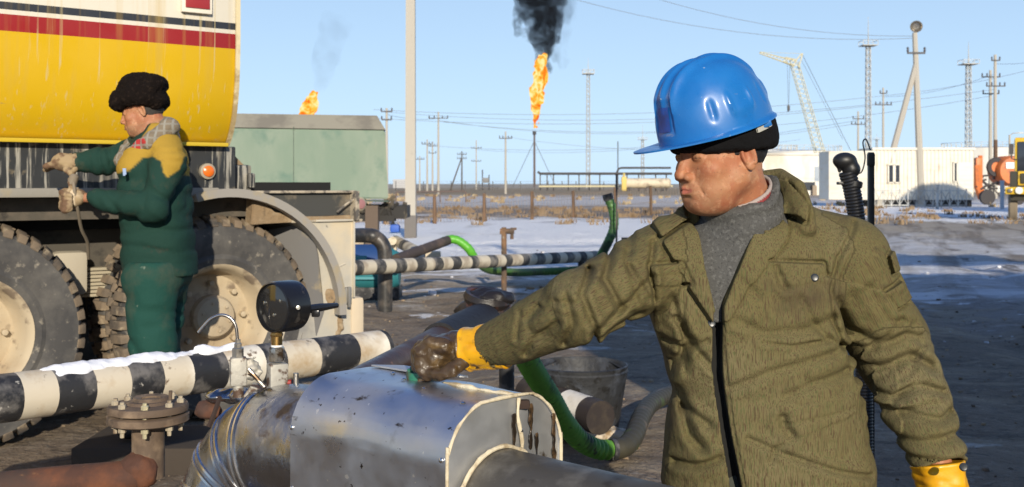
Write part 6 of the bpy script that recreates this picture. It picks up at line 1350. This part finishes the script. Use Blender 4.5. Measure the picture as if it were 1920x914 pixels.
def jacket(p):
    d = jacket_core(p); p2 = p[:, [0, 2]]; front = p[:, 1]-2.42
    fmask = p[:, 1] < 2.43; dd = d.copy()
    near_ = np.abs(d) < .05; idx = np.nonzero(near_ & fmask)[0]
    if len(idx):
        q = p2[idx]; e = dd[idx]
        for i_, (c, w_, dp) in enumerate(CREW):
            l_ = line2(q, c); e = e+dp*np.exp(-(l_/w_)**2)-dp*.45*np.exp(-((l_-w_*2.1)/(w_*1.3))**2)
        e0 = e
        for pg, h_ in RAISE: pd_ = poly2(q, pg); e = np.minimum(e+(.009 if h_ > .005 else .003)*np.exp(-((pd_-.004)/.004)**2), np.maximum(e0-h_, pd_))
        e = np.minimum(e, np.maximum(e0-.006, poly2(q, RFLAP)))
        e = np.maximum(e, -np.maximum(poly2(q, GAP), p[idx, 1]-2.36))
        dd[idx] = e
    cut = np.maximum(poly2(p2, VCUT), front+.0); dd = np.maximum(dd, -cut)
    dd = np.maximum(dd, -neckshape(p, .018)); dd = np.maximum(dd, -cap(p, WR_R, WR_R+(WR_R-EL_R)*.3, .045, .045)); dd = np.maximum(dd, -((WR_R-p)@((WR_R-EL_R)/np.linalg.norm(WR_R-EL_R))))if False else dd
    for a_, b_ in ((EL_R, WR_R), (EL_L, WR_L)):
        u = (b_-a_)/np.linalg.norm(b_-a_); t_ = (p-b_)@u; l_ = np.linalg.norm(p-b_, axis=1)
        dd = np.where(l_ < .12, np.maximum(dd, t_-.012), dd); dd = np.where(l_ < .12, np.maximum(dd, -cap(p, b_-u*.03, b_+u*.1, .047)), dd)
    return np.maximum(dd, CH-(1012-HZ)/S1_-p[:, 2])
V, Q = surfnet(jacket, np.arange(-.10, 1.06, .0036), np.arange(2.12, 2.68, .0042), np.arange(.62, 1.44, .0036), margin=1.1); V = V.astype('f')
me = qmesh('jacket', V, Q)
ra = cap(V, SH_R+(EL_R-SH_R)*.12, EL_R, .08, .069); ra = np.minimum(ra, cap(V, EL_R, WR_R, .069, .06)); la = np.minimum(cap(V, SH_L+(EL_L-SH_L)*.2, EL_L, .09, .084), cap(V, EL_L, WR_L, .084, .07)); to = loft(V, TAB1, 2.35, S1_)
tcv = V.copy(); s1_ = (ra < to+.01); s2_ = (la < to+.01) & ~s1_
up_ = (V-EL_R)@(EL_R-WR_R) > 0; tcv[s1_ & up_] = seg_co(V[s1_ & up_], EL_R, SH_R)+3; tcv[s1_ & ~up_] = seg_co(V[s1_ & ~up_], WR_R, EL_R)+5
up_ = (V-EL_L)@(EL_L-WR_L) > 0; tcv[s2_ & up_] = seg_co(V[s2_ & up_], EL_L, SH_L)+7; tcv[s2_ & ~up_] = seg_co(V[s2_ & ~up_], WR_L, EL_L)+9
setattr_v(me, 'grain', tcv); gap_sh = ((poly2(V[:, [0, 2]], GAP) < .001) & (V[:, 1] < 2.40) & (jacket_core(V) < -.006)).astype('f'); setattr_f(me, 'gap_shade', gap_sh)  # mask of the front gap, where shade is painted as near-black colour
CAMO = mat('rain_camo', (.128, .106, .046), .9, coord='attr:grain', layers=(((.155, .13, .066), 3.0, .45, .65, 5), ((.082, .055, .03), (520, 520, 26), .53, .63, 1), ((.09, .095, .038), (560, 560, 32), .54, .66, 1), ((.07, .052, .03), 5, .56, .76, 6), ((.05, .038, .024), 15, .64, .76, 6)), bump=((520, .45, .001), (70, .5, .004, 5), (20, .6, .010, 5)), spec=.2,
  extra=lambda N, L, tc, noise: attr_mix(N, L, 's', (('gap_shade', (.012, .011, .009)),), (.129, .107, .046)))
jo = link('jacket', me, [CAMO, mat('jacket_gap_shade', (.010, .010, .009), .95)], man, ang=180)
li_ = np.zeros(len(me.loops), 'i4'); me.loops.foreach_get('vertex_index', li_); fl_ = gap_sh[li_].reshape(-1, 4).min(1) > .5 if len(li_) == 4*len(me.polygons) else np.zeros(len(me.polygons), bool)
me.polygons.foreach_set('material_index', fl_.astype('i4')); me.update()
# jacket seams and buttons
BT = mat('dark_button', (.03, .035, .04), .35)
def onfront(x, y, d0=2.2):
    q = P(x, y, 1.0)-Vector((0, 0, CH)); pts = np.array([[q.x*t, t, CH+q.z*t] for t in np.arange(d0, 2.6, .0015)], 'f'); v = jacket(pts); k = np.argmax(v < 0); return Vector(pts[k].tolist())
for x, y in ((1334, 607), (1527, 521), (1806, 876)):
    c = onfront(x, y); MB().lathe([(0, .004), (.006, .005), (.0085, .003), (.0085, 0)], c, (0, -1, .1), 16).build('button', BT, man)
# trousers and boots
def trousers(p):
    hp = pp_(1450, 880, 2.47); d = cap(p, hp+np.array((-.09, .02, -.02)), hp+np.array((.09, .02, -.02)), .115, .115)
    for sx in (-.1, .1):
        hip = hp+np.array((sx, 0, -.02)); kn = np.array((hip[0]+sx*.3, hip[1]-.05, .45)); an = np.array((kn[0], hip[1]+.02, .12)); d = smin(d, cap(p, hip, kn, .115, .09), .03); d = smin(d, cap(p, kn, an, .09, .07), .02)
    return np.maximum(d-folds(p, np.array((.5, 2.4, .1)), np.array((.5, 2.4, .8)), 9, 6, 3, .008), np.maximum(.09-p[:, 2], p[:, 2]-.87))
V, Q = surfnet(trousers, np.arange(.25, .95, .012), np.arange(2.2, 2.72, .012), np.arange(.06, .88, .012)); link('trousers', qmesh('trousers', V, Q), mat('work_trousers', (.05, .055, .045), .9, bump=((60, .5, .004),)), man, ang=180)
for sx in (-.13, .13):
    c = np.array((pp_(1450, 880, 2.47)[0]+sx, 2.49, 0)); f = lambda p: np.maximum(smin(cap(p, c+np.array((0, 0, .06)), c+np.array((0, -.15, .045)), .052, .046), cap(p, c+np.array((0, 0, .06)), c+np.array((0, 0, .2)), .05, .055), .02), -p[:, 2])
    V, Q = surfnet(f, np.arange(c[0]-.08, c[0]+.08, .009), np.arange(c[1]-.24, c[1]+.09, .009), np.arange(-.02, .28, .009)); link('boot', qmesh('boot', V, Q), mat('boot_black', (.02, .018, .016), .5), man, ang=180)
# gloves
def finger(p, pts, r0, r1):
    d = np.full(len(p), 9, 'f'); n = len(pts)-1
    for i in range(n): d = smin(d, cap(p, pts[i], pts[i+1], r0+(r1-r0)*i/n, r0+(r1-r0)*(i+1)/n), .003)
    return d
CR0, CR1 = pp_(948, 645, 2.45), pp_(876, 655, 2.50)
def glove_r(p):
    d = cap(p, CR1, pp_(834, 657, 2.525), .042, .040, flat=((.1, -.4, 1), .80)); d = smin(d, ell(p, pp_(854, 652, 2.51), (.045, .042, .036)), .02)
    for i in range(4):
        dd = 2.47+.0245*i; k = (0, 3, 1, -6)[i]; d = smin(d, finger(p, [pp_(834, 650-k, dd), pp_(807-k*.5, 644, dd+.005), pp_(788-k, 660, dd+.012), pp_(788-k, 684, dd+.012), pp_(798, 700, dd+.01)], .0185, .0155), .012)
    d = smin(d, ell(p, pp_(818, 668, 2.51), (.040, .045, .034)), .02)
    d = smin(d, finger(p, [pp_(870, 675, 2.47), pp_(850, 694, 2.45), pp_(828, 703, 2.455), pp_(809, 700, 2.47)], .0185, .013), .008)
    return d-.003*(np.abs(fbm(p, (30, 30, 30), 3, 5))*2-.6)
c = pp_(852, 660, 2.5); V, Q = surfnet(glove_r, *[np.arange(c[k]-.13, c[k]+.13, .003) for k in range(3)])
GLV = mat('oily_glove', (.060, .036, .016), .36, layers=(((.13, .08, .03), 16, .48, .62, 6), ((.018, .012, .008), 11, .5, .62), ((.26, .13, .02), 9, .66, .76)), bump=((45, .6, .004, 5), (220, .3, .001)), coat=.08, rvar=16)
gl = link('glove', qmesh('glove', V, Q), GLV, man, ang=180)
def cuff(p, a, b, r0, r1, seed):
    d = cap(p, a, b, r0, r1); u = (b-a)/np.linalg.norm(b-a); L0 = np.linalg.norm(b-a); t = (p-a)@u
    n = .0025*(np.abs(vnoise(p, (28, 28, 60), seed))*2-.6); q = seg_co(p, a, b); ang = np.arctan2(q[:, 0], q[:, 1]); rr = np.hypot(q[:, 0], q[:, 1])/(1+.05*np.cos(ang*5+1))
    R_ = r0+(r1-r0)*np.clip(t/L0, 0, 1)+.003*np.exp(-((t-.004)/.004)**2)+.002*np.exp(-((t-L0+.004)/.004)**2)
    return np.maximum(np.maximum(rr-R_-n, -t), t-L0)*.9
YC = mat('yellow_cuff', (.72, .37, .006), .38, layers=(((.62, .27, .004), 14, .48, .66), ((.12, .06, .015), 13, .60, .68, 7), ((.05, .03, .01), 30, .66, .72)), bump=((50, .4, .002), (260, .3, .0008)), rvar=20)
f = lambda p: cuff(p, CR1, CR0, .0475, .052, 3)
c = (CR0+CR1)/2; V, Q = surfnet(f, *[np.arange(c[k]-.09, c[k]+.09, .0028) for k in range(3)]); link('cuff', qmesh('cuff', V, Q), YC, gl, ang=180)
f = lambda p: np.hypot(((p-(CR1*1.0))@((CR0-CR1)/np.linalg.norm(CR0-CR1)))*1.0, np.linalg.norm(np.cross(p-CR1, (CR0-CR1)/np.linalg.norm(CR0-CR1)), axis=1)-.0455)-.0052
V, Q = surfnet(f, *[np.arange(CR1[k]-.07, CR1[k]+.07, .0028) for k in range(3)]); link('cuff_seam', qmesh('seam', V, Q), GLV, gl, ang=180)
CL0, CL1 = pp_(1759, 868, 2.357), pp_(1775, 950, 2.34)
def glove_l(p):
    pc = pp_(1782, 1000, 2.33); d = cap(p, CL1, pc, .036, .040, flat=((0, 1, 0), .62))
    for i in range(4):
        x = 1752+i*20; l_ = (60, 72, 68, 50)[i]; d = smin(d, finger(p, [pp_(x+4, 1020, 2.33), pp_(x, 1020+l_*.45, 2.325), pp_(x-4, 1020+l_*.8, 2.345), pp_(x-8, 1020+l_, 2.37)], .0135, .011), .004)
    return smin(d, finger(p, [pp_(1752, 975, 2.32), pp_(1735, 1000, 2.30), pp_(1735, 1030, 2.30)], .015, .012), .008)-.002*fbm(p, 40, 2, 3)
c = pp_(1775, 1010, 2.33); V, Q = surfnet(glove_l, np.arange(c[0]-.1, c[0]+.1, .004), np.arange(c[1]-.09, c[1]+.09, .004), np.arange(c[2]-.13, c[2]+.12, .004)); g2 = link('glove', qmesh('glove', V, Q), MATS['yellow_cuff'], man, ang=180)
f = lambda p: cuff(p, CL1, CL0, .05, .055, 9)
c = (CL0+CL1)/2; V, Q = surfnet(f, *[np.arange(c[k]-.09, c[k]+.09, .003) for k in range(3)]); link('cuff', qmesh('cuff', V, Q), YC, g2, ang=180)

# ------------------------------------------------ the man at the truck
D2 = 5.5; S2_ = F/D2
def p2_(x, y, dd=0): return pp_(x, y, D2+dd)
H2 = p2_(267, 208); R2 = rotm(math.radians(97), math.radians(12), 0)
N2 = p2_(302, 262); TAB2 = [(240, 283, 316, 0.065, 5.5), (262, 258, 328, 0.125, 5.5), (285, 237, 342, 0.175, 5.5), (315, 229, 349, 0.190, 5.5), (360, 229, 354, 0.185, 5.5), (410, 233, 357, 0.180, 5.5), (460, 234, 361, 0.180, 5.5), (512, 236, 365, 0.185, 5.5), (518, 238, 364, 0.185, 5.5)]
SN, EN, WN = p2_(316, 305, -.16), p2_(286, 390, -.24), p2_(180, 371, -.22); SF, EF, WF = p2_(250, 290, .16), p2_(196, 303, .12), p2_(142, 305, .08)
HIP = p2_(296, 512); 
man2 = thing('person', (float(HIP[0]), 5.5, .14), 'man in a black fur hat and green jacket working beside the tanker truck', 'person')
def legs2(p, r):
    d = cap(p, HIP+np.array((0, -.06, 0)), HIP+np.array((0, .06, 0)), .125+r, .125+r)
    for i, (sy, kx, ax2) in enumerate(((-.1, 300, 312), (.1, 285, 280))):
        hip = HIP+np.array((0, sy, -.02)); kn = np.array(((kx-960)/S2_, 5.5+sy*1.1, .62)); an = np.array(((ax2-960)/S2_, 5.5+sy*1.1, .24)); d = smin(d, cap(p, hip, kn, .105+r, .085+r), .04); d = smin(d, cap(p, kn, an, .085+r, .07+r), .02)
    return d
def body2(p):
    d = smin(head_sdf(tohead(p, H2, R2), 1.0, .2), cap(p, H2+R2@np.array((0, -.035, -.06), 'f'), N2, .056, .065), .02)
    d = smin(d, cap(p, N2, HIP, .09, .12), .05)
    for a, b, c in ((SN, EN, WN), (SF, EF, WF)): d = smin(d, cap(p, N2, a, .05, .05), .03); d = smin(d, cap(p, a, b, .045, .036), .02); d = smin(d, cap(p, b, c, .036, .026), .01)
    d = smin(d, cap(p, WN, p2_(135, 372, -.2), .026, .024), .01); d = smin(d, cap(p, WF, p2_(115, 306, .06), .026, .024), .01)
    d = smin(d, legs2(p, -.04), .03)
    for kx, sy in ((312, -.11), (280, .11)): d = smin(d, cap(p, np.array(((kx-960)/S2_, 5.5+sy, .22)), np.array(((kx-960)/S2_-.13, 5.5+sy, .18)), .035), .02)
    return d
V, Q = surfnet(body2, mix_axis(-2.36, -1.5, H2[0]-.14, H2[0]+.12, .0042, .018), mix_axis(5.15, 5.85, H2[1]-.11, H2[1]+.11, .0045, .018), mix_axis(.13, 1.92, H2[2]-.16, H2[2]+.13, .0042, .018), margin=1.2)
me = qmesh('body', V, Q); hq = tohead(V.astype('f'), H2, R2); ax_ = np.abs(hq[:, 0])
setattr_f(me, 'lip', np.clip(1-np.maximum(np.hypot(ax_/.025, (hq[:, 2]+.0708)/.0085)-.8, 0)*6, 0, 1)*(hq[:, 1] > .075)); setattr_f(me, 'red', np.clip(np.exp(-((ax_-.045)/.025)**2-((hq[:, 2]+.03)/.03)**2), 0, 1)*.8)
setattr_f(me, 'dark', np.clip(np.exp(-((hq[:, 2]+.0565)/.005)**2-(ax_/.026)**2)*(hq[:, 1] > .085), 0, 1)*.85+np.clip(1-np.abs(hq[:, 2]-.02)/.005, 0, 1)*(ax_ > .012)*(ax_ < .05)*(hq[:, 1] > .05)*.8); setattr_f(me, 'stubble', (hq[:, 2] < -.07)*.35)
link('body', me, SKIN, man2, ang=180)
for s in (-1, 1):
    c = H2+R2@np.array((s*.032, .0725, -.001), 'f'); MB().lathe([(0, -.0125), (.009, -.0088), (.0125, 0), (.009, .0088), (0, .0125)], c, R2[:, 1], 16).build('eyeball', MATS['eye'], man2)
def hair2(p):
    q = tohead(p, H2, R2); d = ell(q, (0, -.014, .028), (.081, .1035, .095))-.002*fbm(p, 200, 2, 3); return np.maximum(np.maximum(d, smax(q[:, 1]+.024+.25*q[:, 2], -(q[:, 2]+.05), .006)), q[:, 2]-.04)
V, Q = surfnet(hair2, *[np.arange(H2[k]-.13, H2[k]+.13, .006) for k in range(3)]); link('hair', qmesh('hair', V, Q), mat('greying_hair', (.05, .045, .04), .7, bump=((300, 1, .003),)), man2, ang=180)
def fur(p):
    q = tohead(p, H2-np.array((.008, 0, .016), 'f'), rotm(math.radians(97), 0, 0)); n = .004*fbm(p, 24, 3, 3)+.005*vnoise(p, 95, 8)
    d = ell(q, (0, .004, .124), (.096, .112, .088)); d = smin(d, cap(q, (-.055, .098, .052), (.055, .098, .052), .043), .02); d = smin(d, cap(q, (-.055, .098, .075), (.055, .098, .075), .040), .02); d = smin(d, cap(q, (-.082, -.05, .070), (-.082, .04, .070), .040), .02); d = smin(d, cap(q, (-.078, -.05, .110), (-.078, .03, .100), .040), .02); d = smin(d, cap(q, (.082, -.05, .080), (.082, .03, .085), .04), .02); d = smin(d, cap(q, (-.05, -.082, .065), (.05, -.082, .065), .050), .02); d = smin(d, cap(q, (-.05, -.072, .145), (.05, -.072, .145), .052), .02)
    return (smax(d, -ell(tohead(p, H2, R2), (0, -.012, .03), (.0795, .102, .094)), .004)-n)*.85
V, Q = surfnet(fur, *[np.arange(H2[k]-(.2, .2, .06)[k], H2[k]+(.2, .2, .24)[k], .0058) for k in range(3)]); V = V.astype('f')
link('fur_hat', qmesh('fur', V, Q), mat('black_fur', (.010, .007, .006), .95, layers=(((.03, .02, .015), 60, .55, .7),), bump=((260, 1, .006), (90, .8, .008)), spec=.1), man2, ang=180)
def jacket2_core(p):
    d = loft(p, TAB2, D2, S2_); d = smin(d, cap(p, p2_(300, 270, -.05), SN, .10, .085), .03); d = smin(d, cap(p, p2_(290, 270, .05), SF, .10, .08), .03)
    d = d-folds(p, np.array((-1.8, 5.5, .9)), np.array((-1.75, 5.5, 1.6)), 12, 4, 4, .011)
    a = cap(p, SN, EN, .078, .066); a = smin(a, cap(p, EN, WN, .066, .046), .03)-folds(p, WN, SN, 14, 6, 5, .014)
    b = cap(p, SF, EF, .075, .064); b = smin(b, cap(p, EF, WF, .064, .050), .03)-folds(p, WF, SF, 22, 7, 9, .014)
    return smin(smin(d, a, .015), b, .02)
def jacket2(p):
    d = jacket2_core(p); d = np.maximum(d, -cap(p, H2, N2-np.array((0, 0, .02)), .07, .078))
    return np.maximum(d, CH-(516-HZ)/S2_-p[:, 2])
V, Q = surfnet(jacket2, np.arange(-2.34, -1.46, .0095), np.arange(5.1, 5.86, .0095), np.arange(.88, 1.76, .0095)); V = V.astype('f')
YK = [XZ(x, y, 5.4) for x, y in ((305, 232), (330, 262), (350, 300), (335, 334), (328, 330), (321, 304), (300, 295), (276, 298), (254, 321), (218, 324), (212, 300), (240, 285), (262, 268))]
me = qmesh('jacket', V, Q); YK = [XZ(x, y, 5.4) for x, y in ((290, 215), (330, 235), (356, 290), (350, 318), (333, 334), (326, 325), (321, 304), (302, 295), (278, 297), (256, 320), (214, 328), (206, 296), (240, 282), (268, 262))]
arm_ = np.minimum(cap(V, SF+(EF-SF)*.15, EF, .08, .07), cap(V, EF, WF, .07, .06)) < .004
setattr_f(me, 'yoke', np.clip(.5-poly2(V[:, [0, 2]], YK)/.006, 0, 1)*(~arm_ | (V[:, 1] < 5.52)))
link('jacket', me, mat('green_workwear', (0, 0, 0), .85, extra=lambda N, L, tc, noise: attr_mix(N, L, 's', (('yoke', (.38, .24, .035)),), (.012, .042, .032)), layers=(((.09, .08, .05), 5, .58, .85, 6), ((.05, .045, .035), 11, .62, .8)), bump=((40, .5, .006, 5), (200, .4, .002)), spec=.2), man2, ang=180)
V, Q = surfnet(lambda p: np.maximum(np.maximum(legs2(p, .02)-folds(p, np.array((-1.75, 5.5, .2)), np.array((-1.75, 5.5, .9)), 12, 5, 7, .013), .24-p[:, 2]), p[:, 2]-1.02), np.arange(-2.1, -1.5, .011), np.arange(5.15, 5.85, .011), np.arange(.2, 1.04, .011))
link('trousers', qmesh('trousers', V, Q), mat('teal_trousers', (.013, .060, .047), .85, layers=(((.05, .07, .05), 5, .5, .68, 6), ((.16, .2, .16), 13, .68, .74)), bump=((40, .5, .006, 5),), spec=.2), man2, ang=180)
for kx, sy in ((312, -.11), (280, .11)):
    x_ = (kx-960)/S2_; f = lambda p: np.maximum(smin(cap(p, (x_, 5.5+sy, .21), (x_-.16, 5.5+sy, .195), .055, .048), cap(p, (x_, 5.5+sy, .21), (x_, 5.5+sy, .34), .05, .06), .02), .14-p[:, 2])
    V, Q = surfnet(f, np.arange(x_-.26, x_+.1, .012), np.arange(5.5+sy-.09, 5.5+sy+.09, .012), np.arange(.12, .42, .012)); link('boot', qmesh('boot', V, Q), mat('boot_black', (.02, .018, .016), .5), man2, ang=180)
bl = MB().box((-1.80, 5.5, .05), (.62, .5, .17), bev=.01).build('timber_block', mat('old_timber', (.05, .038, .028), .9, bump=((30, .5, .004),))); tag(bl, 'low timber block under the boots of the man in the fur hat', 'timber block')
# scarf
def scarf(p):
    a, b, c = p2_(312, 236, .06), p2_(283, 264, -.16), p2_(228, 300, -.08); a2 = p2_(318, 238, -.10)
    d = cap(p, a2, b, .040, .036); d = smin(d, cap(p, b, c, .036, .032), .02); d = smin(d, cap(p, a, a2, .042), .02); d = smin(d, cap(p, p2_(250, 268, .12), c, .035), .02)
    return d-.006*(np.abs(fbm(p, 16, 2, 4))*2-.5)
V, Q = surfnet(scarf, np.arange(-2.1, -1.6, .007), np.arange(5.2, 5.8, .007), np.arange(1.45, 1.76, .007)); V = V.astype('f'); me = qmesh('scarf', V, Q)
RP = [XZ(x, y, 5.35) for x, y in ((246, 262), (268, 256), (276, 268), (254, 284))]; setattr_f(me, 'plaid', (poly2(V[:, [0, 2]], RP) < .01).astype('f'))
def scarf_extra(N, L, tc, noise):
    wv = []
    for dr in ('X', 'Z'):
        q = N.new('ShaderNodeTexWave'); q.bands_direction = dr; q.inputs['Scale'].default_value = 9; q.inputs['Distortion'].default_value = 1.0; L.new(tc, q.inputs[0]); wv.append(q.outputs['Fac'])
    cur = attr_mix(N, L, 's', (('plaid', (.42, .03, .03)),), (.2, .16, .11))
    for k, c in zip(wv, ((.30, .29, .25), (.26, .24, .2))):
        mr = N.new('ShaderNodeMapRange'); mr.inputs[1].default_value = .75; mr.inputs[2].default_value = .9; mr.inputs[4].default_value = .8; L.new(k, mr.inputs[0]); mx = N.new('ShaderNodeMix'); mx.data_type = 'RGBA'; L.new(mr.outputs[0], mx.inputs[0]); L.new(cur, mx.inputs[6]); mx.inputs[7].default_value = (*c, 1); cur = mx.outputs[2]
    return cur
link('scarf', me, mat('plaid_scarf', (0, 0, 0), .95, extra=scarf_extra, bump=((120, .6, .004),)), man2, ang=180)
MB().tube([p2_(232, 316, -.25), p2_(233, 330, -.25)], .006, 8).tube([p2_(234.5, 316, -.25), p2_(235.5, 328, -.25)], .005, 8).build('pen', mat('pen_blue', (.3, .4, .6), .3), man2)
# his work gloves
def glove_f(p):
    d = ell(p, p2_(118, 304, .06), (.062, .04, .045)); d = smin(d, cap(p, p2_(138, 305, .07), p2_(118, 304, .06), .045), .02)
    for i in range(4): d = smin(d, finger(p, [p2_(112, 300+i*3, .03+i*.022), p2_(98, 308+i*2, .03+i*.022), p2_(86, 313+i*1.5, .035+i*.02)], .016, .013), .008)
    return smin(d, finger(p, [p2_(124, 318, .02), p2_(134, 326, .0), p2_(140, 318, -.01)], .018, .014), .01)-.006*fbm(p, 30, 2, 4)
def glove_n(p):
    d = ell(p, p2_(132, 374, -.21), (.038, .042, .055)); d = smin(d, cap(p, p2_(148, 371, -.21), p2_(132, 372, -.21), .04), .02)
    for i in range(4): d = smin(d, finger(p, [p2_(122, 358+i*9, -.22), p2_(117, 362+i*9, -.25), p2_(122, 367+i*9, -.275), p2_(131, 368+i*8, -.27)], .016, .013), .006)
    return smin(d, finger(p, [p2_(135, 356, -.22), p2_(132, 345, -.23), p2_(130, 337, -.22)], .017, .012), .01)-.005*fbm(p, 30, 2, 7)
TG = mat('dirty_canvas_glove', (.34, .25, .14), .9, layers=(((.14, .08, .045), 13, .46, .58, 6), ((.5, .4, .27), 8, .58, .7)), bump=((50, .6, .004),))
for f, c in ((glove_f, p2_(115, 308, .06)), (glove_n, p2_(134, 368, -.21))):
    V, Q = surfnet(f, *[np.arange(c[k]-.13, c[k]+.13, .0055) for k in range(3)]); gl2 = link('glove', qmesh('glove', V, Q), TG, man2, ang=180)
f = lambda p: np.maximum(np.maximum(cap(p, p2_(140, 371, -.21), p2_(178, 370, -.22), .046, .052)-.004*fbm(p, 26, 2, 8), -(p[:, 0]-p2_(142, 0)[0])), p[:, 0]-p2_(178, 0)[0])
c = p2_(160, 371, -.22); V, Q = surfnet(f, *[np.arange(c[k]-.09, c[k]+.09, .0055) for k in range(3)]); link('cuff', qmesh('cuff', V, Q), mat('cream_cuff', (.62, .5, .34), .85, layers=(((.4, .28, .16), 14, .55, .7),), bump=((60, .5, .003),)), gl2, ang=180)
cb = MB().tube(bez([p2_(137, 335, -.22), p2_(140, 360, -.25), p2_(146, 395, -.2), p2_(153, 430, -.1), p2_(164, 455, 0), p2_(166, 485, .1)], 30), .008, 8).lathe([(.0, -.02), (.022, -.02), (.022, .02), (.012, .03), (0, .03)], p2_(137, 338, -.22), (.3, 0, 1), 12).build('cable', mat('dusty_cable', (.22, .18, .13), .8)); tag(cb, 'dusty cable with a metal plug held by the man in the fur hat', 'cable')
